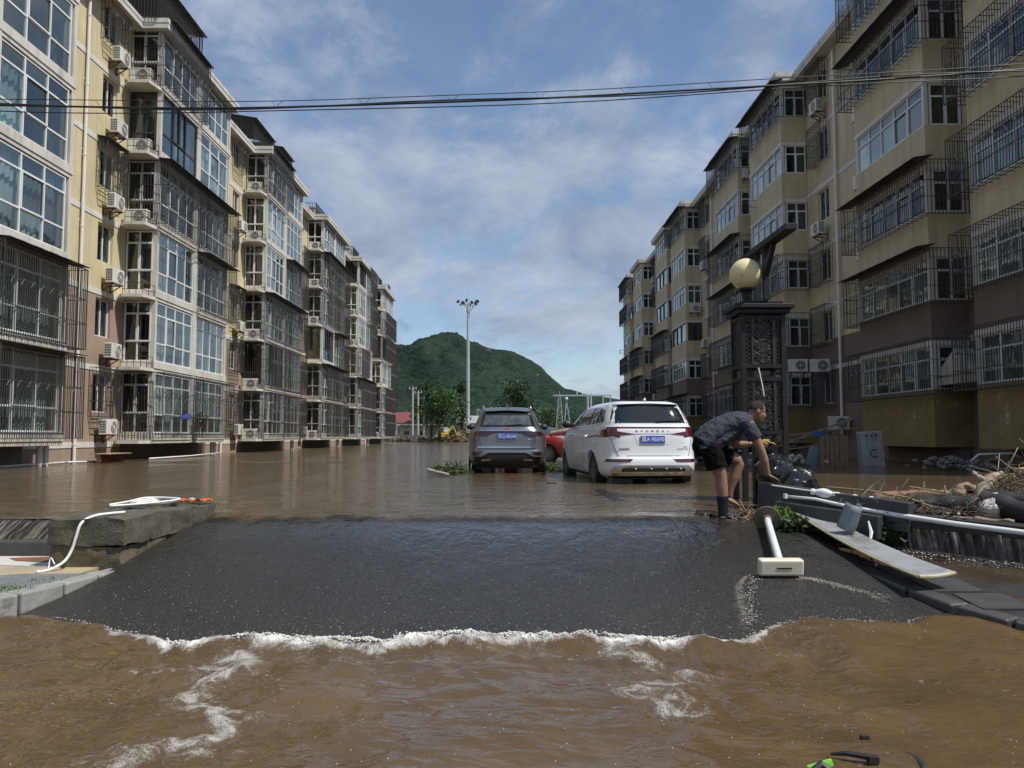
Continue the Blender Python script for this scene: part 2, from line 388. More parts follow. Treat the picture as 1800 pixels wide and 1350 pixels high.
def recess_wall(parent, B, s, Xr, y0, y1, zbase, ztop, wins, zs, split, mats, thick=.25):
    """rendered wall with real openings; wins = [(y0, y1)], zs = [(z0, z1)] openings"""
    mb = MB()
    def seg(a0, a1, z0, z1):
        for lo, hi, mi in ((-9, split, 0), (split, 99, 1)):
            q0, q1 = max(z0, lo), min(z1, hi)
            if q1 - q0 > .005: mb.cur = mi; mb.box(Xr, Xr-s*thick, a0, a1, q0, q1)
    cuts = [y0]
    for a, b in wins: cuts += [a, b]
    cuts.append(y1)
    for i in range(len(cuts)-1):
        if i % 2 == 0: seg(cuts[i], cuts[i+1], zbase, ztop)
        else:
            z = zbase
            for za, zb in zs: seg(cuts[i], cuts[i+1], z, za); z = zb
            seg(cuts[i], cuts[i+1], z, ztop)
    me = mb.mesh('wall', mats); me.transform(Matrix.Translation(-Vector(B))); return put(me, 'wall', parent)

# ---- left block: sunlit, fully glazed balconies
def left_building():
    s, Xr, BW = 1, -15.05, 1.25; B = (Xr, 15., 0.); rnd = random.Random(3)
    root = thing('apartment_building', 'long cream apartment block with glazed white balconies along the left of the flooded yard', 'building', B)
    FL = [.6+2.8*k for k in range(6)]; top = .6+16.8
    def P(me, name, y, z=0., x=0., par=None): return put(me, name, par or root, (x, y-B[1], z))
    WF = 'upvc'
    wA = Win(3.5, 2.36, 4, (.31, .47, .22), s, 'front', M[WF], M['glass'], sash=((1, 1),))
    wAd = Win(3.5, 2.36, (0, .3, .48, .66, 1), (.34, .66), s, 'front', M['darkframe'], M['glass'], sash=((1, 1), (2, 1)))
    wB = Win(3.4, 2.36, 4, (.31, .47, .22), s, 'front', M[WF], M['glass'])
    wB3 = Win(3.4, 2.36, 3, (.31, .47, .22), s, 'front', M[WF], M['glass'], sash=((1, 1),))
    wS = Win(1.05, 2.36, (0, .5, 1), (.33, .47, .20), s, 'side', M[WF], M['glass_d'], sash=((0, 1), (1, 1)))
    wSd = Win(1.05, 2.36, (0, .12, 1), (.3, .7), s, 'side', M['darkframe'], M['glass_d'])
    wR = Win(1.1, 1.42, 2, (1.,), s, 'front', M[WF], M['glass_d'])
    cA = cage_mesh([(-.1, .15), (-.1, BW+.42), (3.92, BW+.42), (3.92, BW)], .22, 2.76, s, wall=BW)
    cB = cage_mesh([(3.98, BW), (3.98, BW+.42), (7.95, BW+.42), (7.95, BW-.2)], .22, 2.76, s, wall=BW)
    cB0 = cage_mesh([(3.98, BW), (3.98, BW+.42), (8.15, BW+.42), (8.15, BW-.4)], .22, 2.76, s, wall=BW, step=.105, r=.012)
    cR = cage_mesh([(-.28, 0), (-.28, .38), (1.3, .38), (1.3, 0)], -.16, 1.62, s, wall=0)
    aA = awning_mesh(-.15, 3.95, BW, BW+.56, 2.80, s, .06); aB = awning_mesh(3.95, 8.05, BW, BW+.56, 2.80, s, .06); aR = awning_mesh(-.33, 1.35, 0, .46, 1.66, s, .08)
    mb = MB(); mb.box(-.3, BW, 0, 7.8, 0, .13); mb.box(BW-.16, BW+.03, -.03, 7.83, .13, .40); mb.box(.0, BW-.16, -.03, .12, .13, .40); mb.box(-.02, BW-.16, 7.68, 7.83, .13, .4)
    slab = mb.mesh('balcony_slab', M['conc'])
    mb = MB(); mb.box(BW-.17, BW-.005, .005, .16, 0, top-.8); mb.box(BW-.12, BW+.012, 3.68, 4.10, 0, top-.8); mb.box(BW-.17, BW-.005, 7.64, 7.795, 0, top-.8); cols = mb.mesh('column', M['conc'])
    mb = MB(); mb.box(0, BW-.17, 7.68, 7.795, 0, top-.8); endw = mb.mesh('wall', M['cream'])
    mb = MB(); mb.box(-.9, -.3, 0, 7.8, -.9, 0); under = mb.mesh('wall', M['taupe'])
    mb = MB(); mb.prism([(.02, 0), (BW, 0), (BW-.15, -.82), (.3, -.86), (.02, -.5)], .0, .12); ledge = mb.mesh('ledge', M['conc'])
    mb = MB()
    for z in (.3, .55):
        mb.bar((.32, -.8, z), (BW-.17, -.77, z), .014); mb.bar((BW-.17, -.77, z), (BW-.04, -.05, z), .014)
    for q in np.linspace(0, 1, 4): mb.bar((.32+(BW-.49)*q, -.8+.03*q, .12), (.32+(BW-.49)*q, -.8+.03*q, .55), .012)
    for q in (.5, 1): mb.bar((BW-.17+.13*q, -.77+.72*q, .12), (BW-.17+.13*q, -.77+.72*q, .55), .012)
    rail = mb.mesh('railing', M['rust'])
    # cages: per unit, per storey: A, B, recess window (2 = with awning)
    C = {0: ((2, 2, 0), (2, 2, 0), (0, 0, 0), (0, 0, 0), (0, 0, 0), (0, 0, 0)),
         1: ((1, 1, 1), (0, 0, 0), (0, 2, 0), (2, 2, 2), (0, 0, 0), (2, 0, 1)),
         2: ((1, 1, 1), (1, 1, 1), (2, 2, 2), (0, 2, 0), (0, 0, 0), (2, 0, 1)),
         3: ((1, 1, 1), (2, 2, 1), (0, 2, 0), (1, 1, 1), (2, 2, 1), (0, 0, 0)),
         4: ((1, 1, 1), (2, 2, 1), (1, 0, 0), (0, 1, 0), (0, 1, 0), (0, 1, 0)),
         5: ((1, 1, 1), (1, 1, 1), (0, 1, 0), (1, 1, 0), (1, 1, 0), (0, 0, 0))}
    ACW = {1: (0, 1, 2, 3, 4, 5), 2: (0, 2, 4), 3: (0, 3), 4: (1,), 5: ()}
    ACP = {1: (3, 4, 5), 2: (0, 1, 2, 4, 5), 3: (0, 3, 4, 5), 4: (3, 4), 5: (0, 4)}
    rc = MB()
    for u in range(6):
        Y0 = 17+14*u; near = u <= 1
        for f in range(6):
            z = FL[f]; P(slab, 'balcony_slab', Y0, z)
            dark = (u, f) in ((1, 4), (2, 1), (3, 2), (4, 5), (5, 3))
            if u > 0 or f < 0: (wAd if dark else wA).place(root, (BW-.07, Y0+.17-B[1], z+.405), near, rnd)
            (wB3 if u == 0 or (u, f) == (1, 4) else wB).place(root, (BW-.07, Y0+4.12-B[1], z+.405), near, rnd)
            if u > 0: (wSd if dark else wS).place(root, (.03, Y0+.05-B[1], z+.405), near, rnd)
            a, b, r = C[u][f]
            if a and u > 0:
                g = P(cA, 'window_grille', Y0, z)
                if a == 2: P(aA, 'awning', B[1], 0, 0, g)
            if b:
                g = P(cB0 if u == 0 else cB, 'window_grille', Y0, z)
                if b == 2: P(aB, 'awning', B[1], 0, 0, g)
            if u > 0:
                wR.place(root, (-.14, Y0-2.12-B[1], z+1.15), near, rnd)
                if r:
                    g = P(cR, 'window_grille', Y0-2.12, z+1.15)
                    if r == 2: P(aR, 'awning', B[1], 0, 0, g)
                if f > 0 or u > 3: P(ledge, 'ledge', Y0, z)
                else: P(ledge, 'ledge', Y0, z)
                P(rail, 'railing', Y0, z)
                if f in ACW[u]: place_ac((Xr+.36, Y0-1.55, z+.36), 0, f'air conditioner under the {ORD[f]}-floor recess window, {NTH[u-1]} recess of the left block', 'air conditioners on the left block')
                if f in ACP[u]: place_ac((Xr+.62, Y0-.42, z+.13), R(-90), f'air conditioner behind a rusty rail on the {ORD[f]}-floor corner ledge, {NTH[u-1]} bay of left block', 'air conditioners on the left block', False)
        P(cols, 'column', Y0, .6); P(endw, 'wall', Y0, .6); P(under, 'wall', Y0, .6)
        # support pipes under the far end of the bay
        for q in (7.2, 7.55): P(MB().lathe([(.075, -1), (.075, .59)], 12).mesh('drain_stack', M['pvc'], True), 'drain_stack', Y0+q, 0, BW-.35)
        # back wall of the balconies
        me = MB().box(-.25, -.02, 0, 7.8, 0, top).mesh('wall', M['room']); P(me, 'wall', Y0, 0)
        # recess before this bay
        ya, yb = Y0-6.2, Y0
        recess_wall(root, B, s, Xr, ya, yb, -.9, top-.2, [(Y0-2.12, Y0-1.02)] if u else [], [(z+1.15, z+2.57) for z in FL], FL[2]-.12, [M['taupe'], M['cream']])
        if u:
            bd = MB()
            for f in range(6): bd.box(0, .022, ya, yb, FL[f]-.12, FL[f]+.08)
            me = bd.mesh('floor_band', M['band']); P(me, 'floor_band', 0)
            me.transform(Matrix.Translation((0, 0, 0)))
            rm = MB()
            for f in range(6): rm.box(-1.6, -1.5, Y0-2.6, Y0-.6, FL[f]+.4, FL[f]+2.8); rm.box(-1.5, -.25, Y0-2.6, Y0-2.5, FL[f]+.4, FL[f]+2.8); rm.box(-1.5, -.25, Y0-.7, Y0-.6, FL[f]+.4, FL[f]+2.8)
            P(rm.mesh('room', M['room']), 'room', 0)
            pp = MB(); pp.tube([(.11, Y0-3.4, -.6), (.11, Y0-3.4, top-.3)], .055, 12)
            for f in range(7): pp.lathe([(.055, -.03), (.068, -.03), (.068, .03), (.055, .03)], 12, Matrix.Translation((.11, Y0-3.4, FL[0]+2.55*f))); pp.box(0, .1, Y0-3.42, Y0-3.38, FL[0]+2.55*f+.2, FL[0]+2.55*f+.24)
            P(pp.mesh('downpipe', M['pvc'], True), 'downpipe', 0)
        # roof edge follows the plan
        cn = MB(); z0 = top-.55
        cn.box(-.3, .55, ya+.28, yb-.32, z0+.2, z0+.42); cn.box(.43, .57, ya+.28, yb-.32, z0+.42, top+.02)
        cn.box(-.3, BW+.30, yb-.32, yb+8.08, z0+.2, z0+.42); cn.box(BW+.18, BW+.32, yb-.34, yb+8.1, z0+.42, top+.05); cn.box(.4, BW+.18, yb-.34, yb-.2, z0+.42, top+.05); cn.box(.4, BW+.18, yb+7.96, yb+8.1, z0+.42, top+.05)
        me = cn.mesh('cornice', M['conc']); P(me, 'cornice', 0)
    P(MB().box(-12, -.3, 9.6, 95.2, top-.36, top-.13).mesh('roof_slab', M['roofm']), 'roof_slab', 0)
    P(MB().box(-12, -11.8, 9.6, 95.2, -.9, top-.36).box(-11.8, -.02, 94.8, 95.1, -.9, top-.36).box(-11.8, -.02, 9.7, 9.9, -.9, top-.36).mesh('wall', M['cream']), 'wall', 0)
    # rooftop grilles and stair bulkheads
    for (ya, yb, za, zb, x0) in ((30.6, 35.2, top+.05, top+1.6, BW-.1), (45.5, 49.3, top+.05, top+2.0, .2), (49.9, 52.6, top+.05, top+1.9, .5)):
        g = P(cage_mesh([(ya, x0-3.2), (ya, x0), (yb, x0), (yb, x0-3.2)], za, zb, s, step=.13, mtl=M['steel_d'], hs=[za, (za+zb)/2, zb], r=.014), 'roof_grille', 0)
        P(awning_mesh(ya-.1, yb+.1, x0-3.3, x0+.2, zb, s, .55), 'awning', B[1], 0, 0, g)
    for (y, x, h, ww, l) in ((39.2, -.2, 1.9, .7, .6), (49.4, .1, 2.1, .7, .5), (63.4, -.6, 1.9, 2.0, 2.2), (77.4, -.6, 1.9, 2.0, 2.2), (91.2, -.4, 2.0, 2.0, 2.4)):
        m_ = MB().box(x-ww, x, y, y+l, top-.2, top+h); m_.box(x-ww-.06, x+.06, y-.06, y+l+.06, top+h, top+h+.08)
        P(m_.mesh('roof_bulkhead', M['conc_g']), 'roof_bulkhead', 0)
    for (y0, y1, x0) in ((60.2, 63.2, .3), (74.3, 77.2, .4), (88.5, 91, .5), (93.3, 94.6, .9)):
        P(cage_mesh([(y0, x0-1.5), (y0, x0), (y1, x0), (y1, x0-1.5)], top+.05, top+1.35, s, step=.14, mtl=M['steel_d'], hs=[top+.1, top+.7, top+1.35], r=.016), 'roof_grille', 0)
    return root
LB = left_building()

# ---- right block: in its own shade, solid balcony fronts with ribbon windows
def right_building():
    s, Xr, BW = -1, 14.4, 1.2; B = (Xr, 16., 0.); rnd = random.Random(11)
    root = thing('apartment_building', 'shaded ochre apartment block with solid balcony fronts along the right of the flooded yard', 'building', B)
    ZT = [3.7+2.8*k for k in range(6)]; top = 18.4; WH = 1.36
    def P(me, name, y, z=0., x=0., par=None): return put(me, name, par or root, (x, y-B[1], z))
    bays = [17.3, 24.6, 37.6, 44.9, 58.7, 65.4, 78.0, 85.4]; BL = 5.0
    wF = Win(BL-.28, WH, 5, (.70, .30), s, 'front', M['upvc'], M['glass'], sash=((1, 0),))
    wFd = Win(BL-.28, WH, 3, (1.,), s, 'front', M['darkframe'], M['glass'], sash=((1, 0),))
    wS = Win(.98, WH, 2, (.70, .30), s, 'side', M['upvc'], M['glass_d'], sash=((0, 0), (1, 0)))
    wSd = Win(.98, WH, 1, (1.,), s, 'side', M['darkframe'], M['glass_d'])
    wR = Win(1.25, 1.4, 2, (1.,), s, 'front', M['upvc'], M['glass_d'])
    cF = cage_mesh([(-.38, .1), (-.38, BW+.42), (BL+.42, BW+.42), (BL+.42, BW-.7)], -.16, WH+.2, s, wall=BW, step=.12, mtl=M['steel'])
    cR = cage_mesh([(-.22, 0), (-.22, .4), (1.47, .4), (1.47, 0)], -.18, 1.6, s, wall=0)
    aF = awning_mesh(-.45, BL+.5, BW, BW+.62, WH+.22, s, .1)
    # (cage, style) per bay and storey: 0 plain, 1 cage, 2 cage with awning, 3 dark frame
    C = {0: (1, 1, 1, 1, 1, 1), 1: (1, 2, 2, 0, 2, 1), 2: (1, 1, 1, 0, 0, 2), 3: (1, 1, 2, 2, 0, 2), 4: (2, 0, 3, 0, 0, 2), 5: (1, 1, 2, 3, 3, 0), 6: (1, 2, 2, 0, 0, 0), 7: (1, 1, 1, 0, 1, 2)}
    mb = MB()
    def ring(z0, z1, mi, t=.16, e=0.):
        mb.cur = mi; mb.box(-BW-e, -BW+t, -e, BL+e, z0, z1); mb.box(-BW+t, 0, -e, t, z0, z1); mb.box(-BW+t, 0, BL-t, BL+e, z0, z1)
    ring(.55, 2.3, 2); ring(2.3, ZT[0]-WH, 0)
    for k in range(6):
        ring(ZT[k]+.16, (ZT[k+1]-WH) if k < 5 else top-.4, 0 if k == 0 else 1)
        ring(ZT[k], ZT[k]+.16, 3, .18, .022)
        mb.cur = 3; mb.box(-BW+.005, -BW+.13, .005, .13, ZT[k]-WH, ZT[k]); mb.box(-BW+.005, -BW+.13, BL-.13, BL-.005, ZT[k]-WH, ZT[k])
        mb.cur = 4; mb.box(-BW+.2, .0, .2, BL-.2, ZT[k]-WH-.05, ZT[k]-WH-.01)
    mb.cur = 2; mb.box(-BW+.16, 0, .16, BL-.16, .55, .7)
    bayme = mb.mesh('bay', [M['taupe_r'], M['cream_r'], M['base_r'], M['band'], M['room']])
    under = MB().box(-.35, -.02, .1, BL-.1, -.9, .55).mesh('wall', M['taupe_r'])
    for b, Y0 in enumerate(bays):
        near = b <= 2; P(bayme, 'bay', Y0); P(under, 'wall', Y0)
        for f in range(6):
            z = ZT[f]-WH; k = C[b][f]
            (wFd if k == 3 else wF).place(root, (-BW+.07, Y0+.14-B[1], z), near, rnd)
            (wSd if k == 3 else wS).place(root, (-.03, Y0+.07-B[1], z), near, rnd)
            if k in (1, 2):
                g = P(cF, 'window_grille', Y0, z)
                if k == 2: P(aF, 'awning', B[1], 0, 0, g)
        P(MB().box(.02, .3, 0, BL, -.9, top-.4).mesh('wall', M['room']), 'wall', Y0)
    # recesses
    cuts = [15.8] + [v for y in bays for v in (y, y+BL)] + [91.6]
    ri = 0
    for i in range(0, len(cuts), 2):
        ya, yb = cuts[i], cuts[i+1]; wide = yb-ya > 5
        wins = [(yb-2.55, yb-1.3)] if wide else []
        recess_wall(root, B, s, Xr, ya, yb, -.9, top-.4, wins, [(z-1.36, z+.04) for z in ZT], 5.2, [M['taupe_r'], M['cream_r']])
        bd = MB()
        for z in ZT: bd.box(-.022, 0, ya, yb, z+.14, z+.32)
        P(bd.mesh('floor_band', M['band']), 'floor_band', 0)
        if wide:
            for f in range(6):
                wR.place(root, (.12, yb-2.55-B[1], ZT[f]-1.36), i < 8, rnd)
                if (f + i) % 4 in (0, 1) or f < 3 and i < 5: P(cR, 'window_grille', yb-2.55, ZT[f]-1.36)
                if f in ((3, 5) if i == 4 else (2, 4) if i == 8 else (1, 5)):
                    place_ac((Xr-.42, yb-2.3, ZT[f]-2.15), R(180), f'air conditioner below the {ORD[f]}-floor window in the {NTH[ri]} deep recess of the right block', 'air conditioners on the right block')
            rm = MB()
            for f in range(6): rm.box(1.5, 1.6, yb-3, yb-.9, ZT[f]-2, ZT[f]+.5); rm.box(.25, 1.5, yb-3, yb-2.9, ZT[f]-2, ZT[f]+.5); rm.box(.25, 1.5, yb-1, yb-.9, ZT[f]-2, ZT[f]+.5)
            P(rm.mesh('room', M['room']), 'room', 0)
            pp = MB(); yp = yb-3.6; pp.tube([(-.12, yp, -.4), (-.12, yp, top-.5)], .06, 12)
            for f in range(7): pp.lathe([(.06, -.03), (.073, -.03), (.073, .03), (.06, .03)], 12, Matrix.Translation((-.12, yp, 1+2.6*f)))
            P(pp.mesh('downpipe', M['pvc'], True), 'downpipe', 0)
            ri += 1
        cn = MB(); z0 = top-.4
        cn.box(-.62, .3, ya+.3, yb-.3, z0, z0+.18); cn.box(-.64, -.5, ya+.3, yb-.3, z0+.18, top)
        if i < len(cuts)-2:
            cn.box(-BW-.3, .3, yb-.3, yb+BL+.3, z0-.0, z0+.18); cn.box(-BW-.32, -BW-.18, yb-.32, yb+BL+.32, z0+.18, top+.02); cn.box(-BW-.18, -.5, yb-.32, yb-.18, z0+.18, top+.02); cn.box(-BW-.18, -.5, yb+BL+.18, yb+BL+.32, z0+.18, top+.02)
        P(cn.mesh('cornice', M['conc']), 'cornice', 0)
    for Y0, f, dy in ((24.6, 2, 5.7), (24.6, 3, 5.7), (24.6, 4, 5.7)):
        place_ac((Xr-.5, Y0+dy+.35, ZT[f]-1.5), R(180), f'air conditioner beside the drainpipe at {ORD[f]}-floor level, right block, near the big near bay', 'air conditioners on the right block')
    for Y0, f, n in ((44.9, 5, 'third'), (58.7, 3, 'fourth')):
        place_ac((Xr-.6, Y0-.25, ZT[f]-2.05), R(-90), f'air conditioner on the camera-facing side of the {n} bay, {ORD[f]} floor of the right block', 'air conditioners on the right block')
    for j, (Y0, f) in enumerate(((37.6, 4), (65.4, 4), (65.4, 3), (85.4, 3))):
        mb = MB()
        for z in (0, .35): mb.bar((-BW-.5, 4., z), (-BW-.5, 4.9, z), .014); mb.bar((-BW, 4., z), (-BW-.5, 4., z), .014); mb.bar((-BW, 4.9, z), (-BW-.5, 4.9, z), .014)
        for a in (4., 4.3, 4.6, 4.9): mb.bar((-BW-.5, a, 0), (-BW-.5, a, .35), .012)
        P(mb.mesh('ac_rack', M['rust']), 'ac_rack', Y0, ZT[f]-WH-.5)
    P(MB().box(.3, 12, 16, 91.4, top-.4, top-.2).mesh('roof_slab', M['roofm']), 'roof_slab', 0)
    P(MB().box(11.8, 12, 15.8, 91.6, -.9, top-.4).box(.02, 11.8, 91.2, 91.4, -.9, top-.4).box(0.25, 11.8, 15.8, 16., -.9, top-.4).mesh('wall', M['cream_r']), 'wall', 0)
    # gabled porch over an entrance between the near bays
    g = P((lambda m: (m.prism([(-1.1, 22.35), (-1.1, 24.55), (-.02, 24.55), (-.02, 22.35)], 2.45, 2.72), m.add([(-1.15, 22.3, 2.72), (-1.15, 24.6, 2.72), (-1.15, 23.45, 3.5), (-.02, 22.3, 2.72), (-.02, 24.6, 2.72), (-.02, 23.45, 3.5)], [(0, 1, 2), (5, 4, 3), (0, 2, 5, 3), (1, 4, 5, 2)]), m)[-1])(MB()).mesh('porch', M['conc_g']), 'porch', 0)
    return root
RB = right_building()
# ------------------------------------------------------------------ ground, ramp, flood water
SL, YL = .161, 9.0
def ramp_z(y):
    d = YL-y; k = .22
    return -SL*(d if d > 6*k else k*math.log1p(math.exp(d/k)))-.004
def road_z(y): return ramp_z(y)-.10*min(1, max(0, (y-9.40)/.25))
def water_mat(name, c, rough, scales, stren, foam=False, c_b=None, det=2., thin=False):
    m, t, N, L = nmat(name)
    o = N('ShaderNodeOutputMaterial'); p = N('ShaderNodeBsdfPrincipled'); p.inputs['IOR'].default_value = 1.33; p.inputs['Roughness'].default_value = rough; p.inputs['Specular IOR Level'].default_value = .5
    g = N('ShaderNodeNewGeometry'); h = None
    for (sx, sy, sc, amp, dis) in scales:
        mp = N('ShaderNodeMapping'); mp.inputs['Scale'].default_value = (sx, sy, 1); L(g.outputs['Position'], mp.inputs[0])
        n = N('ShaderNodeTexNoise', i_Scale=sc, i_Detail=det, i_Roughness=.5, i_Distortion=dis); L(mp.outputs[0], n.inputs['Vector'])
        a = N('ShaderNodeMath', operation='MULTIPLY_ADD'); a.inputs[1].default_value = amp; L(n.outputs[0], a.inputs[0])
        if h is None: a.inputs[2].default_value = 0
        else: L(h, a.inputs[2])
        h = a.outputs[0]
    bp = N('ShaderNodeBump'); bp.inputs['Strength'].default_value = stren; bp.inputs['Distance'].default_value = .1; L(h, bp.inputs['Height'])
    L(bp.outputs[0], p.inputs['Normal'])
    n = N('ShaderNodeTexNoise', i_Scale=.7, i_Detail=5., i_Roughness=.6, i_Distortion=1.2); L(g.outputs['Position'], n.inputs['Vector'])
    mx = N('ShaderNodeMix', data_type='RGBA'); mx.inputs[6].default_value = c4(c); mx.inputs[7].default_value = c4(c_b or [q*1.3 for q in c])
    mr = N('ShaderNodeMapRange'); L(n.outputs[0], mr.inputs[0]); mr.inputs[1].default_value = .35; mr.inputs[2].default_value = .65; L(mr.outputs[0], mx.inputs[0])
    base = mx.outputs[2]
    if foam:
        at = N('ShaderNodeAttribute'); at.attribute_name = 'foam'
        v = N('ShaderNodeTexNoise', i_Scale=5.5, i_Detail=12., i_Roughness=.72, i_Distortion=.9)
        mp2 = N('ShaderNodeMapping'); mp2.inputs['Scale'].default_value = (1, .75, 1); mp2.inputs['Rotation'].default_value = (0, 0, R(25)); L(g.outputs['Position'], mp2.inputs[0]); L(mp2.outputs[0], v.inputs['Vector'])
        vo = N('ShaderNodeTexVoronoi', i_Scale=70., feature='DISTANCE_TO_EDGE'); L(mp2.outputs[0], vo.inputs['Vector'])
        vr = N('ShaderNodeMapRange'); L(vo.outputs[0], vr.inputs[0]); vr.inputs[1].default_value = 0; vr.inputs[2].default_value = .25; vr.inputs[3].default_value = .05; vr.inputs[4].default_value = -.04
        s1 = N('ShaderNodeMath', operation='ADD'); L(at.outputs['Fac'], s1.inputs[0]); L(vr.outputs[0], s1.inputs[1])
        s2 = N('ShaderNodeMath', operation='ADD'); L(s1.outputs[0], s2.inputs[0]); L(v.outputs[0], s2.inputs[1])
        r = N('ShaderNodeMapRange'); L(s2.outputs[0], r.inputs[0]); r.inputs[1].default_value = .90; r.inputs[2].default_value = 1.16
        # only where the flow makes foam
        gt = N('ShaderNodeMath', operation='MULTIPLY'); L(r.outputs[0], gt.inputs[0])
        g2 = N('ShaderNodeMapRange'); L(at.outputs['Fac'], g2.inputs[0]); g2.inputs[1].default_value = .05; g2.inputs[2].default_value = .4; L(g2.outputs[0], gt.inputs[1])
        m2 = N('ShaderNodeMix', data_type='RGBA'); L(gt.outputs[0], m2.inputs[0]); L(base, m2.inputs[6]); m2.inputs[7].default_value = (.66, .65, .62, 1); base = m2.outputs[2]
        rr = N('ShaderNodeMapRange'); L(gt.outputs[0], rr.inputs[0]); rr.inputs[3].default_value = rough; rr.inputs[4].default_value = .65; L(rr.outputs[0], p.inputs['Roughness'])
        ah = N('ShaderNodeMath', operation='MULTIPLY_ADD'); L(gt.outputs[0], ah.inputs[0]); ah.inputs[1].default_value = .25; L(h, ah.inputs[2]); L(ah.outputs[0], bp.inputs['Height'])
    L(base, p.inputs['Base Color']); L(p.outputs[0], o.inputs[0])
    if thin:     # the sheet runs out to a clear film where it tips over the lip
        at = N('ShaderNodeAttribute'); at.attribute_name = 'thin'; nz = N('ShaderNodeTexNoise', i_Scale=3.5, i_Detail=6., i_Roughness=.6); mp = N('ShaderNodeMapping'); mp.inputs['Scale'].default_value = (1, .35, 1); L(g.outputs['Position'], mp.inputs[0]); L(mp.outputs[0], nz.inputs['Vector'])
        ad = N('ShaderNodeMath', operation='MULTIPLY_ADD'); L(nz.outputs[0], ad.inputs[0]); ad.inputs[1].default_value = .9; L(at.outputs['Fac'], ad.inputs[2])
        mr2 = N('ShaderNodeMapRange'); L(ad.outputs[0], mr2.inputs[0]); mr2.inputs[1].default_value = .55; mr2.inputs[2].default_value = 1.35; mr2.interpolation_type = 'SMOOTHSTEP'
        tr = N('ShaderNodeBsdfTransparent'); ms = N('ShaderNodeMixShader'); L(mr2.outputs[0], ms.inputs[0]); L(p.outputs[0], ms.inputs[1]); L(tr.outputs[0], ms.inputs[2]); L(ms.outputs[0], o.inputs[0])
    return m
M['flood'] = water_mat('flood_water_upper', (.080, .056, .029), .07, ((.6, 1.0, 1.6, .40, .5), (.8, 1.5, 5.0, .34, .3), (1, 1.4, 15., .15, .2)), .9, c_b=(.105, .075, .040), thin=True)
M['flood2'] = water_mat('flood_water_lower', (.078, .050, .023), .02, ((1, .8, 1.5, .56, 1.2), (.7, 1.4, 4.2, .30, 1.1), (.9, 1.5, 11., .10, .7)), .66, foam=True, c_b=(.108, .070, .034), det=1.6)
M['puddle'] = water_mat('dark_shallow_water', (.040, .030, .021), .06, ((1, .8, 2.2, .40, 1.0), (1, .9, 7., .16, .8), (1.2, 1, 24., .05, .4)), .5, c_b=(.07, .05, .032))
M['asph'] = mat('wet_asphalt', (.027, .0275, .028), .36, var=.75, vscale=38, bump=1., bscale=60, rvar=.14, c2=(.040, .038, .034), c2scale=.9, c2lo=.42, c2hi=.75, stain=((.11, .108, .10), .6, 30., .64))
M['kerb'] = mat('kerb_granite', (.27, .27, .26), .75, var=.25, vscale=9, bump=.35, bscale=90, stain=((.12, .115, .10), .7, 3.5, .55))
M['kerb_d'] = mat('wet_kerb', (.055, .055, .053), .45, var=.3, vscale=9, bump=.35, bscale=90)
M['pave'] = mat('sand_paving', (.42, .34, .20), .8, var=.2, vscale=6, bump=.3, bscale=120, c2=(.30, .26, .19), c2scale=1.5)
M['pave_g'] = mat('grey_paving', (.16, .17, .175), .6, var=.25, vscale=7, bump=.3, bscale=120)
M['pave_r'] = mat('red_paving', (.22, .075, .055), .7, var=.3, vscale=8, bump=.3, bscale=120, c2=(.12, .08, .06), c2scale=3)
M['pave_w'] = mat('pale_paving', (.50, .49, .46), .7, var=.2, vscale=7, bump=.3, bscale=120)
M['pave_wet'] = mat('wet_paving', (.045, .046, .047), .2, var=.35, vscale=4, bump=.3, bscale=60, rvar=.1)
M['mossy'] = mat('mossy_concrete', (.085, .078, .06), .85, var=.35, vscale=7, bump=.6, bscale=45, c2=(.05, .052, .035), c2scale=4, stain=((.20, .18, .145), .7, 6., .62))
M['mossy2'] = mat('damp_concrete', (.12, .10, .062), .85, var=.3, vscale=8, bump=.5, bscale=50, stain=((.05, .045, .035), .7, 5., .56))
M['mud'] = mat('mud', (.14, .105, .065), .7, var=.3, vscale=.3)
M['grassm'] = mat('far_grass', (.055, .085, .03), .9, var=.4, vscale=.25, c2=(.15, .12, .07), c2scale=.12)

tag(MB().grid(lambda u, v: (-3500+7000*u, -600+7000*v, -1.0), 4, 4).build('ground', M['mud']), kind='structure')
def road_pt(u, v):
    y = -4+14*v; a = float(np.interp(y, [4.6, 5.4, 6.2, 7.3, 8.6, 9.0, 9.4], [-6., -4.4, -3.78, -3.52, -3.42, -3.9, -4.2])); b = float(np.interp(y, [4.4, 5.0, 5.6, 6.6, 7.7, 8.4, 9.0], [6., 4.0, 3.5, 3.33, 3.22, 3.12, 3.3]))
    return (a+(b-a)*u, y, road_z(y))
rd = MB().grid(road_pt, 24, 130)
tag(rd.build('road', M['asph'], smooth='all'), kind='structure')
EDGE = [(-40, 8.72), (-4.32, 8.72), (-4.3, 9.4), (-3.36, 9.35), (-3.34, 8.6), (2.15, 8.6), (2.3, 9.16), (2.95, 9.12), (4.0, 8.62), (5.0, 7.74), (8., 5.2), (40, 4.)]
def yedge(x):
    return float(np.interp(x, [a for a, b in EDGE], [b for a, b in EDGE]))
wv = MB()
xs = sorted(set([-70, -50, -34, -22, -16] + list(np.round(np.arange(-14, 14.01, .22), 3)) + [-4.325, -4.295, -3.37, -3.335, 2.16, 2.29, 2.95] + [16, 22, 34, 50, 70]))
tv = list(np.arange(0, .0599, .0025)) + [.06, .08, .1, .12, .15] + list(.15+.85*np.linspace(0, 1, 90)[1:]**2.2)
b0 = 0
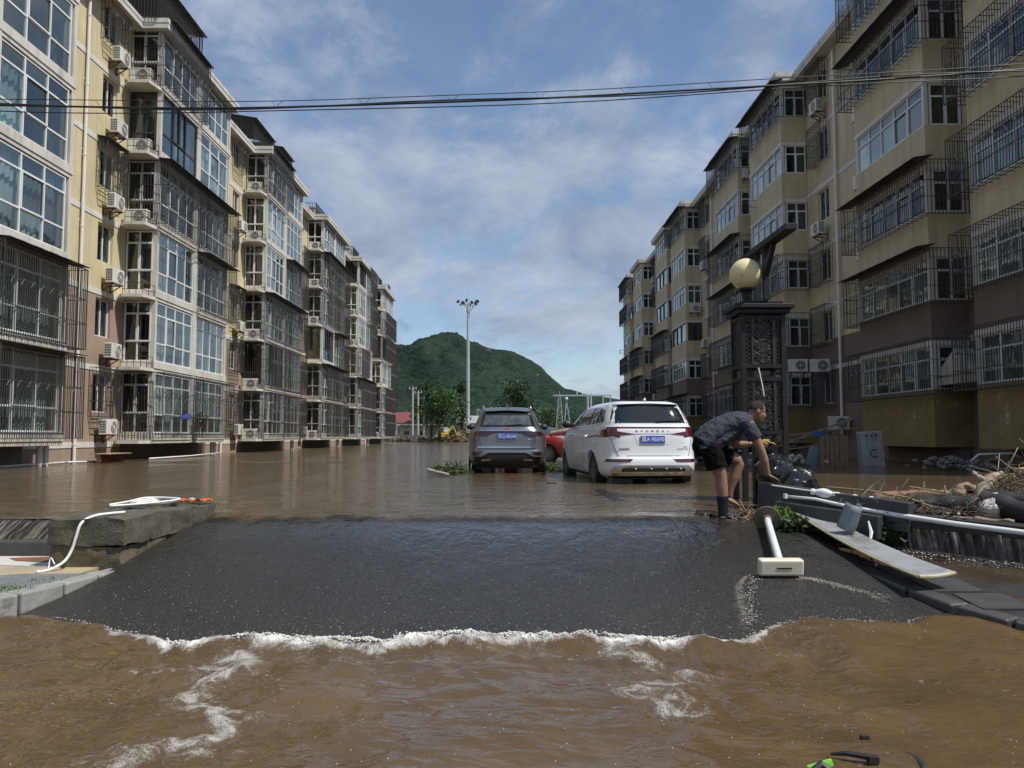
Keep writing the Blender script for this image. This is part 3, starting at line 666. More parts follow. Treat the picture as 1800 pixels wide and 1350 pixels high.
for i, x in enumerate(xs):
    ye = yedge(x)
    for t in tv:
        y = ye+(128-ye)*t
        if t < .15: y = ye+t*22
        z = .010*fbm(x*.8, y*1.6, 1.3)*(1 if y < 40 else .4)
        if y < 9.3 and -3.5 < x < 2.3:
            q = max(0, (9.05-y)); z = z*.6+ramp_z(y)+.032-.20*q*q+.008*fbm(x*2.6, y*.7, 4)
        wv.v.append((float(x), float(y), float(z)))
nt = len(tv)
for i in range(len(xs)-1):
    for j in range(nt-1):
        a = i*nt+j; wv.f.append([a, a+nt, a+nt+1, a+1]); wv.m.append(0)
uw = tag(wv.build('flood_water', M['flood'], smooth='all'), kind='structure'); ta = uw.data.attributes.new('thin', 'FLOAT', 'POINT')
ta.data.foreach_set('value', [float(max(0, min(1, (9.22+.16*fbm(p[0]*.9, 2.)-p[1])/.62))) if -3.5 < p[0] < 2.32 else 0. for p in wv.v])
# clear sheet of water running down the ramp
fmt, t_, N_, L_ = nmat('running_film'); o_ = N_('ShaderNodeOutputMaterial'); tr_ = N_('ShaderNodeBsdfTransparent'); tr_.inputs[0].default_value = (.93, .92, .90, 1); gl_ = N_('ShaderNodeBsdfGlossy'); gl_.inputs['Roughness'].default_value = .10
g_ = N_('ShaderNodeNewGeometry'); hh_ = None
for sc_, sx_, am_ in ((3., .45, .5), (10., .5, .22), (34., .6, .08)):
    mp_ = N_('ShaderNodeMapping'); mp_.inputs['Scale'].default_value = (1, sx_, 1); L_(g_.outputs['Position'], mp_.inputs[0]); n_ = N_('ShaderNodeTexNoise', i_Scale=sc_, i_Detail=3., i_Distortion=.6); L_(mp_.outputs[0], n_.inputs['Vector']); a_ = N_('ShaderNodeMath', operation='MULTIPLY_ADD'); L_(n_.outputs[0], a_.inputs[0]); a_.inputs[1].default_value = am_
    if hh_ is not None: L_(hh_, a_.inputs[2])
    else: a_.inputs[2].default_value = 0
    hh_ = a_.outputs[0]
b_ = N_('ShaderNodeBump'); b_.inputs['Strength'].default_value = 1.; b_.inputs['Distance'].default_value = .09; L_(hh_, b_.inputs['Height']); L_(b_.outputs[0], gl_.inputs['Normal']); fr_ = N_('ShaderNodeFresnel'); fr_.inputs[0].default_value = 1.33; L_(b_.outputs[0], fr_.inputs['Normal'])
fa_ = N_('ShaderNodeAttribute'); fa_.attribute_name = 'wet'; mu_ = N_('ShaderNodeMath', operation='MULTIPLY'); L_(fr_.outputs[0], mu_.inputs[0]); L_(fa_.outputs['Fac'], mu_.inputs[1]); ms_ = N_('ShaderNodeMixShader'); L_(mu_.outputs[0], ms_.inputs[0]); L_(tr_.outputs[0], ms_.inputs[1]); L_(gl_.outputs[0], ms_.inputs[2]); L_(ms_.outputs[0], o_.inputs[0])
flm = MB()
def film_pt(u, v):
    y = 5.45+3.85*v; p = road_pt(u, (y+4)/14); return (p[0], y, max(road_z(y), ramp_z(y)-.012)+.010+.004*fbm(p[0]*3, y*1.2, 6)*max(0, (y-6.5)/3))
flm.grid(film_pt, 110, 90); fo_ = flm.build('running_water', fmt, smooth='all'); wa = fo_.data.attributes.new('wet', 'FLOAT', 'POINT')
wa.data.foreach_set('value', [float(np.interp(p[1], [5.4, 6.6, 7.6, 8.5, 9.3], [.2, .3, .75, 1.5, 1.6])) for p in flm.v]); tag(fo_, 'clear sheet of water running down the ramp', 'water', kind='stuff')
# lower flood: climbs to the toe of the ramp in a standing jump
BND = [(-12, 6.3), (-6, 6.25), (-4.31, 6.2), (-3.84, 6.14), (-3.56, 6.11), (-3.23, 6.04), (-2.84, 5.85), (-2.5, 5.74), (-2.28, 5.59), (-2.14, 5.58), (-2.07, 5.66), (-1.78, 5.73), (-1.32, 5.66), (-.8, 5.65), (-.5, 5.77), (.15, 5.71), (.67, 5.73), (1.13, 5.62), (1.43, 5.7), (1.48, 5.65), (1.58, 5.67), (1.78, 5.79), (1.94, 5.92), (2.26, 6.09), (2.49, 6.02), (2.92, 5.96), (3.17, 6.11), (3.4, 6.1), (3.75, 5.85), (4.2, 5.4), (5, 4.9), (12, 3.)]
def ybnd(x): return float(np.interp(x, [a for a, b in BND], [b for a, b in BND]))+.035*fbm(x*5, 3.)+.018*fbm(x*17, 8.)
PL = [[(-1.54, 5.59), (-1.68, 5.31), (-1.76, 4.83), (-1.76, 4.45), (-1.46, 4.26), (-1.49, 4.02), (-1.62, 3.81), (-1.9, 3.45)], [(.64, 5.5), (.93, 5.17), (1.13, 4.93), (.88, 4.71), (.96, 4.47), (1.07, 4.42)], [(2.98, 6.0), (2.88, 5.75)], [(-2.2, 5.2), (-2.0, 4.9), (-1.75, 4.75)], [(-1.7, 4.5), (-2.1, 4.3), (-2.4, 3.9)], [(.1, 5.6), (.4, 5.35), (.75, 5.2)], [(-.4, 5.6), (-.1, 5.42), (.35, 5.3)], [(-2.45, 5.05), (-2.1, 4.95), (-1.75, 5.02)], [(-2.3, 4.55), (-1.95, 4.5), (-1.6, 4.62)], [(1.2, 5.1), (1.6, 5.2), (2.0, 5.35)], [(-1.2, 5.4), (-.8, 5.25), (-.5, 5.3)]]
PW = [.36, .32, .12, .13, .13, .13, .1, .10, .10, .09, .12]; PA = [.47, .42, .40, .36, .33, .40, .36, .40, .38, .36, .30]
def segd(x, y, pl):
    best = 9
    for (ax, ay), (bx, by) in zip(pl, pl[1:]):
        dx, dy = bx-ax, by-ay; t = max(0, min(1, ((x-ax)*dx+(y-ay)*dy)/(dx*dx+dy*dy))); best = min(best, math.hypot(x-ax-t*dx, y-ay-t*dy))
    return best
lw = MB(); foam = []
lx = [-30, -20, -14, -9, -7] + list(np.arange(-5.6, -2.6, .05))+list(np.arange(-2.6, 2.6, .024))+list(np.arange(2.6, 6.01, .05)) + [7, 9, 14, 20, 30]
lt = list(np.linspace(0, .16, 44)) + list(.16+.84*np.linspace(0, 1, 90)[1:]**1.25)
for x in lx:
    x = float(x); yb = ybnd(max(-11, min(11, x))); zb = ramp_z(yb)
    calm = 1 if -2.4 < x < 1.6 else max(.25, 1-(abs(x+.4)-2)*.9)
    for t in lt:
        y = yb+.10-(yb+6.1)*t; d = yb-y
        roll = math.exp(-((d-.10)/.13)**2)*(.062 if calm == 1 else .045)*(.8+.5*fbm(x*3.5, d*2, 5))
        if d < 0: z = ramp_z(y)-.03-.5*(-d)
        else:
            z = zb*math.exp(-d/1.2)-.585*(1-math.exp(-d/1.2))+roll
            amp = .030+.035*math.exp(-d/.5)*calm
            z += amp*fbm(x*1.6+.3*y, y*1.9, 2)*min(1, d*6)+.010*fbm(x*5, y*4, 7)*min(1, d*5)
            z += .026*calm*math.exp(-d/.30)*fbm(x*16, y*16, 3)*min(1, d*12)+.012*calm*math.exp(-d/.2)*mnoise.noise(Vector((x*45, y*45, 1)))
        fo = 0
        if d > -.12:
            wid = (.15+.10*fbm(x*1.7, 2.))*calm+.03
            fo = max(fo, ((.60+.16*fbm(x*2.3, 6.)) if calm == 1 else .3+.3*calm)*math.exp(-(max(0, d-wid*.4)/max(.05, wid))**2))
            fo = max(fo, .30*calm*math.exp(-(d/.55)**2))
            if y > 3 and -3.4 < x < 3.4:
                xx = x+.22*fbm(x*2.2, y*2.2, 11); yy = y+.22*fbm(x*2.2, y*2.2, 17)
                for pl, pw, pa in zip(PL, PW, PA):
                    q = segd(xx, yy, pl)
                    if q < pw*2: fo = max(fo, pa*math.exp(-(q/pw)**2))
                    if q < pw*1.2: z += .03*pa*math.exp(-(q/pw*1.6)**2)*(1+.8*fbm(x*9, y*9))
        lw.v.append((x, y, z)); foam.append(float(fo))
nt = len(lt)
for i in range(len(lx)-1):
    for j in range(nt-1):
        a = i*nt+j; lw.f.append([a, a+1, a+nt+1, a+nt]); lw.m.append(0)
lo = lw.build('flood_water', M['flood2'], smooth='all'); at = lo.data.attributes.new('foam', 'FLOAT', 'POINT')
if len(at.data) == len(foam): at.data.foreach_set('value', foam)
tag(lo, kind='structure')
# foam heaps thrown up along the jump, and drops in the air above it
M['foam'] = mat('foam_white', (.70, .69, .66), .55, var=.12, vscale=30, bump=.5, bscale=160)
fm = MB(); rf = random.Random(5)
_t = (1+5**.5)/2; ICO_V = [Vector(v).normalized() for v in ((-1, _t, 0), (1, _t, 0), (-1, -_t, 0), (1, -_t, 0), (0, -1, _t), (0, 1, _t), (0, -1, -_t), (0, 1, -_t), (_t, 0, -1), (_t, 0, 1), (-_t, 0, -1), (-_t, 0, 1))]
ICO_F = [(0, 11, 5), (0, 5, 1), (0, 1, 7), (0, 7, 10), (0, 10, 11), (1, 5, 9), (5, 11, 4), (11, 10, 2), (10, 7, 6), (7, 1, 8), (3, 9, 4), (3, 4, 2), (3, 2, 6), (3, 6, 8), (3, 8, 9), (4, 9, 5), (2, 4, 11), (6, 2, 10), (8, 6, 7), (9, 8, 1)]
def bub(mb, p, r, sq=(1, 1, 1)):
    p = Vector(p); j = [rf.uniform(.75, 1.25) for _ in range(12)]
    mb.add([p+Vector((v.x*sq[0], v.y*sq[1], v.z*sq[2]))*r*q for v, q in zip(ICO_V, j)], ICO_F)
for i in range(1300):      # clusters of froth
    main = i < 1080
    x = rf.uniform(-2.35, 1.35) if main else rf.choice((rf.uniform(-3.5, -2.2), rf.uniform(1.4, 3.2)))
    dens = .55+.9*fbm(x*1.6, 1.7)
    if rf.random() > max(.12, dens): continue
    d0_ = abs(rf.gauss(0, .05)) if main else abs(rf.gauss(0, .02)); hh = max(0, .5+fbm(x*5, 9))*(1 if main else .35)
    for k in range(rf.randint(4, 11) if main else rf.randint(1, 4)):
        d = d0_+rf.gauss(0, .012); xx = x+rf.gauss(0, .022); y = ybnd(xx)-d+.012; r_ = rf.uniform(.002, .008)*(1 if main else .6)
        bub(fm, (xx, y, ramp_z(ybnd(xx))+.045*math.exp(-((d-.10)/.13)**2)*(1 if main else .6)+rf.uniform(-.006, .032)*hh), r_, (1.3, 1.1, .8))
tag(fm.build('foam', M['foam'], smooth='all'), 'white foam heaped along the toe of the ramp', 'foam', kind='stuff')
dm, t_, N_, L_ = nmat('white_glint_drop'); o_ = N_('ShaderNodeOutputMaterial'); p_ = N_('ShaderNodeBsdfPrincipled'); p_.inputs['Base Color'].default_value = (.75, .77, .78, 1); p_.inputs['Roughness'].default_value = .12; p_.inputs['IOR'].default_value = 1.33; L_(p_.outputs[0], o_.inputs[0])  # whitish colour stands in for sun glints; also used for the spray
dr = MB()
def drop(x, y, z, r):
    dr.add([(x+r, y, z), (x-r, y, z), (x, y+r*1.6, z), (x, y-r*1.6, z), (x, y, z+r*.7), (x, y, z-r*.7)], [(0, 2, 4), (2, 1, 4), (1, 3, 4), (3, 0, 4), (2, 0, 5), (1, 2, 5), (3, 1, 5), (0, 3, 5)])
for i in range(1900):  # white specks in place of sun glints on the wet ramp
    y = 5.8+2.6*rf.random()**1.6; x = rf.uniform(-3.3, 3.1); drop(x, y, ramp_z(y)+.004, rf.choice((.0015, .0018, .0022, .0026, .0038)))
for i in range(420):
    x = rf.uniform(-2.4, 3.0); y = ybnd(x)+rf.gauss(-.12, .12); drop(x, y, ramp_z(y)+abs(rf.gauss(.05, .03)), rf.uniform(.0015, .004))
for i in range(260):  # white specks in place of sparkles on the lower water
    x = rf.uniform(-2.6, 3.0); y = rf.uniform(3.6, 5.6); drop(x, y, -.555, rf.uniform(.0015, .003))
tag(dr.build('spray_glint_drops', dm), 'white specks for spray and sun glints over the wet ramp and water', 'spray', kind='stuff')

# ------------------------------------------------------------------ left pavement, kerb, block, steps
pv = tag(MB().box(-12, -3.78, 4.6, 8.5, -.75, -.312).build('pavement', M['pave']), kind='structure')
def kerb_line(pts, parent, mtl, zt, name='kerb_stone', wd=.17, hgt=.3, n=None):
    for (a, b) in zip(pts, pts[1:]):
        a = Vector((a[0], a[1], zt-hgt/2)); b = Vector((b[0], b[1], zt-hgt/2)); d = (b-a); g = d.normalized()*.008
        o = MB().beam(a+g, b-g, wd, hgt).build(name, mtl, parent); bevel(o, .018, 2)
kerb_line([(-4.5, 5.35), (-3.98, 5.75), (-3.79, 6.2), (-3.68, 6.6), (-3.61, 7.0), (-3.53, 7.32)], pv, M['kerb'], -.296)
# coloured bands laid in the pavement
def sheet(poly, z, mtl, parent, name): return MB().prism(poly, z-.01, z).build(name, mtl, parent)
sheet([(-3.95, 5.9), (-3.79, 6.6), (-3.72, 7.1), (-4.25, 7.1), (-4.9, 6.75), (-6, 6.4), (-6, 5.4), (-4.5, 5.4)], -.306, M['pave_g'], pv, 'paving_band')
sheet([(-4.15, 6.35), (-4.3, 6.62), (-5.2, 6.55), (-6, 6.3), (-6, 6.05), (-4.9, 6.2)], -.300, M['pave_r'], pv, 'paving_band')
sheet([(-4.2, 7.45), (-4.2, 8.1), (-8, 8.1), (-8, 7.3), (-6.2, 7.42), (-5, 7.62)], -.305, M['pave_w'], pv, 'paving_band')
sheet([(-4.2, 7.72), (-4.2, 8.0), (-4.55, 8.05), (-4.9, 7.95), (-4.75, 7.8), (-4.5, 7.72)], -.299, M['pave_r'], pv, 'paving_band')
# dark broken concrete block (end of a low wall)
def rough_block(name, x0, x1, y0, y1, z0, z1, mtl, parent, amp=.03, skew=0., top=None, seed=0):
    mb = MB(); nx, ny, nz = 16, 30, 9
    def f(x, y, z):
        q = Vector((x*4+seed, y*4, z*5)); d = Vector((mnoise.noise(q), mnoise.noise(q+Vector((9, 3, 1))), mnoise.noise(q+Vector((2, 8, 5)))))*amp
        q2 = q*4; d += Vector((mnoise.noise(q2), mnoise.noise(q2+Vector((9, 3, 1))), mnoise.noise(q2+Vector((2, 8, 5)))))*amp*.45
        xs_ = x+skew*(y-y0); zt = z
        if top and z > z1-.01: zt = z+.02*mnoise.noise(Vector((x*3, y*3, 0)))
        return (xs_+d.x, y+d.y, zt+d.z)
    L = lambda a, b, t: a+(b-a)*t
    mb.grid(lambda u, v: f(L(x0, x1, u), y0, L(z0, z1, v)), nx, nz); mb.grid(lambda u, v: f(L(x0, x1, u), y1, L(z0, z1, v)), nx, nz)
    mb.grid(lambda u, v: f(x0, L(y0, y1, u), L(z0, z1, v)), ny, nz); mb.grid(lambda u, v: f(x1, L(y0, y1, u), L(z0, z1, v)), ny, nz)
    mb.grid(lambda u, v: f(L(x0, x1, u), L(y0, y1, v), z1), nx, ny)
    return mb.build(name, mtl, parent, smooth=40)
blk = thing('concrete_block', 'dark mossy broken concrete wall end beside the ramp, hose lying on it', 'concrete block', (-3.9, 8.2, -.3))
for nm, z0, z1, mm, sd_ in (('upper_course', -.105, .135, 'mossy', 1), ('lower_course', -.36, -.118, 'mossy2', 6)):
    ins = .0 if z1 > 0 else .02
    o = rough_block(nm, -4.24+ins, -3.55-ins, 7.44+ins, 9.18, z0, z1, M[mm], None, skew=.125, seed=sd_); o.parent = blk; o.location = (3.9, -8.2, .3)
rough_block('lip_piece', -3.5, -3.30, 8.75, 9.42, -.2, .10, M['mossy'], None, .022).parent = blk
blk.children[-1].location = (3.9, -8.2, .3)
# step with water sheeting over it at far left
st = thing('stone_step', 'low grey kerb step with water sheeting down over it at far left', 'step', (-5.6, 8.4, -.3))
for i in range(5):
    bevel(MB().box(-9.2+i*1.0, -8.21+i*1.0, 8.16, 8.36, -.42, -.165).build('step_stone', M['kerb_d'], st, (5.6, -8.4, .3)), .02)
MB().box(-9.4, -4.3, 8.72, 9.1, -.6, -.02).build('upper_stone', M['kerb_d'], st, (5.6, -8.4, .3))
sh = MB().grid(lambda u, v: (-9.2+4.9*u, 8.78-.40*v**1.4+.03*fbm(u*40, v*2), .012-.18*v**1.6+.012*fbm(u*60, v*3, 2)), 160, 14)
m_, t_, N_, L_ = nmat('falling_water'); o_ = N_('ShaderNodeOutputMaterial'); p_ = N_('ShaderNodeBsdfPrincipled'); p_.inputs['Roughness'].default_value = .12; p_.inputs['IOR'].default_value = 1.33
g_ = N_('ShaderNodeNewGeometry'); mp_ = N_('ShaderNodeMapping'); mp_.inputs['Scale'].default_value = (16, 1.2, 1.5); L_(g_.outputs['Position'], mp_.inputs[0]); n_ = N_('ShaderNodeTexNoise', i_Scale=2., i_Detail=5.); L_(mp_.outputs[0], n_.inputs['Vector'])
r_ = N_('ShaderNodeValToRGB'); r_.color_ramp.elements[0].position = .35; r_.color_ramp.elements[1].position = .75; r_.color_ramp.elements[0].color = (.035, .028, .02, 1); r_.color_ramp.elements[1].color = (.22, .21, .19, 1); L_(n_.outputs[0], r_.inputs[0]); L_(r_.outputs[0], p_.inputs['Base Color'])
b_ = N_('ShaderNodeBump'); b_.inputs['Strength'].default_value = .5; b_.inputs['Distance'].default_value = .05; L_(n_.outputs[0], b_.inputs['Height']); L_(b_.outputs[0], p_.inputs['Normal']); tr_ = N_('ShaderNodeBsdfTransparent'); mr_ = N_('ShaderNodeMapRange'); L_(n_.outputs[0], mr_.inputs[0]); mr_.inputs[1].default_value = .35; mr_.inputs[2].default_value = .65; mr_.inputs[3].default_value = .25; mr_.inputs[4].default_value = .85; ms_ = N_('ShaderNodeMixShader'); L_(mr_.outputs[0], ms_.inputs[0]); L_(tr_.outputs[0], ms_.inputs[1]); L_(p_.outputs[0], ms_.inputs[2]); L_(ms_.outputs[0], o_.inputs[0]); M['fall'] = m_
tag(sh.build('falling_water', M['fall'], smooth='all'), 'thin sheet of muddy water spilling over the step at far left', 'water', kind='stuff')

# ------------------------------------------------------------------ right pavement, kerb, retaining edge
KR = [(3.12, 8.4, -.22), (3.20, 7.75, -.27), (3.25, 7.2, -.30), (3.34, 6.62, -.34), (3.47, 6.2, -.385), (3.68, 5.88, -.425), (4.05, 5.6, -.45), (4.7, 5.35, -.46), (6., 5.1, -.465)]
def pave_z(y): return float(np.interp(y, [k[1] for k in KR[::-1]], [k[2] for k in KR[::-1]]))-.012
def pave_pt(u, v):
    y = 9.0-4.2*v; x0 = float(np.interp(y, [k[1] for k in KR[::-1]], [k[0] for k in KR[::-1]])); return (x0+(14-x0)*u**1.5, y, pave_z(y))
pr_ = tag(MB().grid(pave_pt, 30, 40).build('pavement', M['pave_wet'], smooth='all'), kind='structure')
for a, b in zip(KR, KR[1:]):
    a = Vector(a)-Vector((0, 0, .15)); b = Vector(b)-Vector((0, 0, .15)); g = (b-a).normalized()*.007
    bevel(MB().beam(a+g, b-g, .19, .30).build('kerb_stone', M['kerb_d'], pr_), .022, 3)
for i in range(4):
    y = 7.15-.44*i; x = float(np.interp(y, [k[1] for k in KR[::-1]], [k[0] for k in KR[::-1]]))+.32
    MB().obox((x, y, pave_z(y)+.002), (.40, .42, .02), Matrix.Rotation(R(4.5), 3, 'X')).build('paving_slab', mat('wet_slab%d' % i, (.062, .063, .064), .35, var=.3, vscale=8, bump=.3, bscale=90), pr_)
rw = thing('retaining_wall', 'low dark retaining wall on the right with flood water spilling over it', 'wall', (4.4, 8.2, -.3))
rp = [(2.98, 9.05), (3.98, 8.52), (4.98, 7.64), (8., 5.1), (12, 4)]
for i, (a, b) in enumerate(zip(rp, rp[1:])):
    a, b = Vector((a[0], a[1], -.33)), Vector((b[0], b[1], -.33)); k = max(1, round((b-a).length/.8))
    for j in range(k):
        p, q = a.lerp(b, j/k), a.lerp(b, (j+1)/k); g = (q-p).normalized()*.004
        bevel(MB().beam(p+g, q-g, .22, .62).build('wall_stone', M['kerb_d'], rw, (-4.4, -8.2, .3)), .015)
def along(pl, t):
    P = [Vector((x, y, 0)) for x, y in pl]; Ls = [(b-a).length for a, b in zip(P, P[1:])]; d = t*sum(Ls)
    for a, b, l in zip(P, P[1:], Ls):
        if d <= l: return a.lerp(b, d/l), (b-a).normalized()
        d -= l
    return P[-1], (P[-1]-P[-2]).normalized()
def shr(u, v):
    p, d = along(rp[1:4], u); n = Vector((d.y, -d.x, 0)); q = .12+.10*v+.012*fbm(u*120, v*2)
    return (p.x+n.x*q, p.y+n.y*q, .015-.315*v**1.5+.004*fbm(u*70, v*4))
tag(MB().grid(shr, 170, 14).build('falling_water', M['fall'], smooth='all'), 'curtain of muddy water falling from the retaining wall on the right', 'water', kind='stuff')
fm = MB()
for i in range(1500):
    p, d = along(rp[1:4], rf.random()); n = Vector((d.y, -d.x, 0)); q = .30+abs(rf.gauss(0, .12)); r_ = rf.uniform(.002, .008); bub(fm, (p.x+n.x*q, p.y+n.y*q, pave_z(p.y+n.y*q)+.006+rf.uniform(0, .02)), r_, (1.4, 1.2, .7))
tag(fm.build('foam', M['foam'], smooth='all'), 'bubbles and foam where water lands on the right pavement', 'foam', kind='stuff')
def puddle_pt(u, v):
    p = pave_pt(u*.62, v); n = .010*fbm(p[0]*2.5, p[1]*2.5, 3)+.004*fbm(p[0]*8, p[1]*8, 5); return (p[0]+.12, p[1], p[2]+n-.004+.012*min(1, max(0, (p[1]-6.2)/1.5)))
wf = MB().grid(puddle_pt, 120, 90)
tag(wf.build('shallow_water', M['puddle'], smooth='all'), kind='structure')
# ------------------------------------------------------------------ far bank, hill
def bank_z(x, y): return -.3+.55*min(1, max(0, (y-121)/7))+.12*fbm(x*.25, y*.25)
tag(MB().grid(lambda u, v: (-170+340*u, 116+260*v**1.6, bank_z(-170+340*u, 116+260*v**1.6)), 150, 60).build('far_bank', M['grassm'], smooth='all'), kind='structure')
tag(MB().grid(lambda u, v: (-2500+5000*u, 370+1500*v, .2), 6, 4).build('far_field', M['grassm']), kind='structure')
m_, t_, N_, L_ = nmat('hill_slope')
o_ = N_('ShaderNodeOutputMaterial'); p_ = N_('ShaderNodeBsdfPrincipled'); p_.inputs['Roughness'].default_value = .95; p_.inputs['Specular IOR Level'].default_value = .1; g_ = N_('ShaderNodeNewGeometry')
def hn(sc, det=8., ro=.65, dist=0.):
    n = N_('ShaderNodeTexNoise', i_Scale=sc, i_Detail=det, i_Roughness=ro, i_Distortion=dist); L_(g_.outputs['Position'], n.inputs['Vector']); return n.outputs[0]
def hmix(f, a, b, lo, hi):
    r = N_('ShaderNodeMapRange'); L_(f, r.inputs[0]); r.inputs[1].default_value = lo; r.inputs[2].default_value = hi; x = N_('ShaderNodeMix', data_type='RGBA'); L_(r.outputs[0], x.inputs[0])
    for i, v in ((6, a), (7, b)):
        if isinstance(v, tuple): x.inputs[i].default_value = v
        else: L_(v, x.inputs[i])
    return x.outputs[2]
c_ = hmix(hn(.012), (.018, .034, .026, 1), (.034, .056, .036, 1), .4, .62)  # greens darkened and blued: cloud shadow and haze put into the slope colour
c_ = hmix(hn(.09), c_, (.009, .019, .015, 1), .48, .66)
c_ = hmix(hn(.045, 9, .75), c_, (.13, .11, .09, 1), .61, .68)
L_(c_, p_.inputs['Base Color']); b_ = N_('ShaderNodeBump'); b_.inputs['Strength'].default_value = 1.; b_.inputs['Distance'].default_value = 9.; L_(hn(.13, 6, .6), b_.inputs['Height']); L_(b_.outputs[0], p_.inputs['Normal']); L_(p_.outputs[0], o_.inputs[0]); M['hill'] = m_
HP = [(-1100, 60), (-560, 64), (-400, 66), (-286, 64), (-234, 95), (-170, 132), (-131, 140), (-110, 150), (-97, 155), (-80, 157), (-67, 151), (-54, 141), (-28, 135.5), (6, 129.5), (32, 115), (57, 95), (83, 74), (117, 65), (152, 59), (203, 52), (263, 44), (349, 31), (600, 22), (1100, 10)]
hx_ = [a for a, b in HP]; hz_ = [b for a, b in HP]
def hill(u, v):
    x = -700+1500*u; y = 760+900*v; h = float(np.interp(x+8*fbm(x*.01, y*.01, 5), hx_, hz_)); d = (y-1200)
    k = max(0, 1-(abs(d)/(440 if d < 0 else 460))**1.25)
    rid = .34*fbm(x*.008+y*.002, y*.004, 2)*min(1, abs(d)/140)+.05*fbm(x*.03, y*.03, 8)*min(1, .25+abs(d)/200)
    z = h*k*(1+rid)+ (1.7*fbm(x*.09, y*.09, 3)+1.2*fbm(x*.23, y*.23, 4))*min(1, k*3)
    if -135 < x < -45 and abs(d) < 80: z += 7.*max(0, fbm(x*.11, y*.06, 9))+4*abs(mnoise.noise(Vector((x*.2, y*.1, 2))))
    return (x, y, z-1)
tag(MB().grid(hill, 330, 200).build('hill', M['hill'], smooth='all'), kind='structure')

# ------------------------------------------------------------------ trees
M['bark'] = mat('bark', (.085, .062, .045), .9, var=.3, vscale=6, bump=.5, bscale=30)
M['leafA'] = leafmat('leaf_fresh', (.03, .07, .014), (.075, .14, .026))
M['leafB'] = leafmat('leaf_dark', (.018, .042, .012), (.045, .085, .022))
M['leafC'] = leafmat('leaf_mid', (.03, .065, .016), (.07, .12, .03))
def leaves(mb, c, rad, n, size, rnd, flat=.9):
    for _ in range(n):
        while True:
            d = Vector((rnd.uniform(-1, 1), rnd.uniform(-1, 1), rnd.uniform(-1, 1)))
            if d.length < 1: break
        d = d.normalized()*(d.length**.45); p = Vector(c)+Vector((d.x*rad[0], d.y*rad[1], d.z*rad[2]))
        a = Vector((rnd.gauss(0, 1), rnd.gauss(0, 1), rnd.gauss(0, .6))).normalized(); b = a.cross(Vector((rnd.gauss(0, .5), rnd.gauss(0, .5), 1))).normalized(); s = size*rnd.uniform(.6, 1.3)
        mb.add([p-a*s, p+b*s*.45+Vector((0, 0, s*.1)), p+a*s, p-b*s*.45], [(0, 1, 2, 3)])
def tree(loc, h, cr, label, mtl, seed, group, n=1500, ls=.28, clumps=16, trunk=.28, lean=0):
    rnd = random.Random(seed); t = thing('tree', label, 'tree', loc, 0, group); mb = MB()
    top = Vector((lean, 0, h*.62)); mb.tube([(0, 0, -.6), (lean*.2, 0, h*.2), (lean*.6, .1, h*.42), top], [trunk, trunk*.8, trunk*.6, trunk*.3], 8)
    cs = []
    for i in range(clumps):
        a = rnd.uniform(0, 6.28); zz = rnd.uniform(.30, .93); rr = cr*math.sin(min(1, max(.12, (1-zz)*1.75+.1))*math.pi/2)*rnd.uniform(.35, .85)
        c = Vector((lean+rr*math.cos(a), rr*math.sin(a), h*zz)); cs.append(c)
        b = Vector((lean*.6, .1, h*rnd.uniform(.25, .5))); mb.tube([b, b.lerp(c, .5)+Vector((0, 0, .25)), c], [trunk*.35, trunk*.22, trunk*.06], 5)
    mb.build('trunk', M['bark'], t, smooth='all'); lb = MB()
    for c in cs:
        q = rnd.uniform(.26, .46)*cr; leaves(lb, c, (q*1.25, q*1.25, q*.85), n//clumps, ls, rnd)
    lb.build('crown', mtl, t); return t
tree((-10.0, 117, .2), 8.0, 3.6, 'bright green broadleaf tree standing left of the tall light mast', M['leafA'], 1, 'trees on the far bank', 2600, .22, 26)
tree((-12.2, 127, .2), 9.2, 3.2, 'dark tree crown rising behind the bright green tree by the mast', M['leafB'], 2, 'trees on the far bank', 2000, .26)
tree((-7.4, 128, .2), 9.6, 2.2, 'dark narrow tree just behind the light mast', M['leafB'], 3, 'trees on the far bank', 1300, .24)
tree((1.2, 135, .2), 10.4, 3.6, 'tall dark round tree above the roof of the grey car', M['leafB'], 4, 'trees on the far bank', 2600, .28, 22)
tree((-3.4, 140, .2), 5.6, 3.0, 'low green tree between the mast and the tall dark tree', M['leafC'], 5, 'trees on the far bank', 1500, .28)
tree((-15.2, 140, .2), 7.2, 2.6, 'slim dark tree behind the concrete utility poles', M['leafC'], 8, 'trees on the far bank', 1300, .28)
tree((8.4, 175, .2), 7., 4.2, 'broad green tree behind the metal fence by the substation', M['leafC'], 6, 'trees on the far bank', 1500, .32)
tree((-20.8, 170, .2), 6., 4.5, 'low green tree beside the red roofed house', M['leafC'], 7, 'trees on the far bank', 1300, .32)
tree((16.5, 190, .2), 7., 5.2, 'wide dark tree right of the substation masts', M['leafB'], 9, 'trees on the far bank', 1500, .36)
tl = MB(); rt = random.Random(21)
for i in range(150):
    x = rt.uniform(-70, 70); y = rt.uniform(215, 300); hh = rt.uniform(3, 8); leaves(tl, (x, y, hh*.5), (hh*.6, hh*.5, hh*.55), 90, .7, rt)
tag(tl.build('treeline', M['leafB']), 'dark line of woods along the foot of the hill', 'woods', kind='stuff')

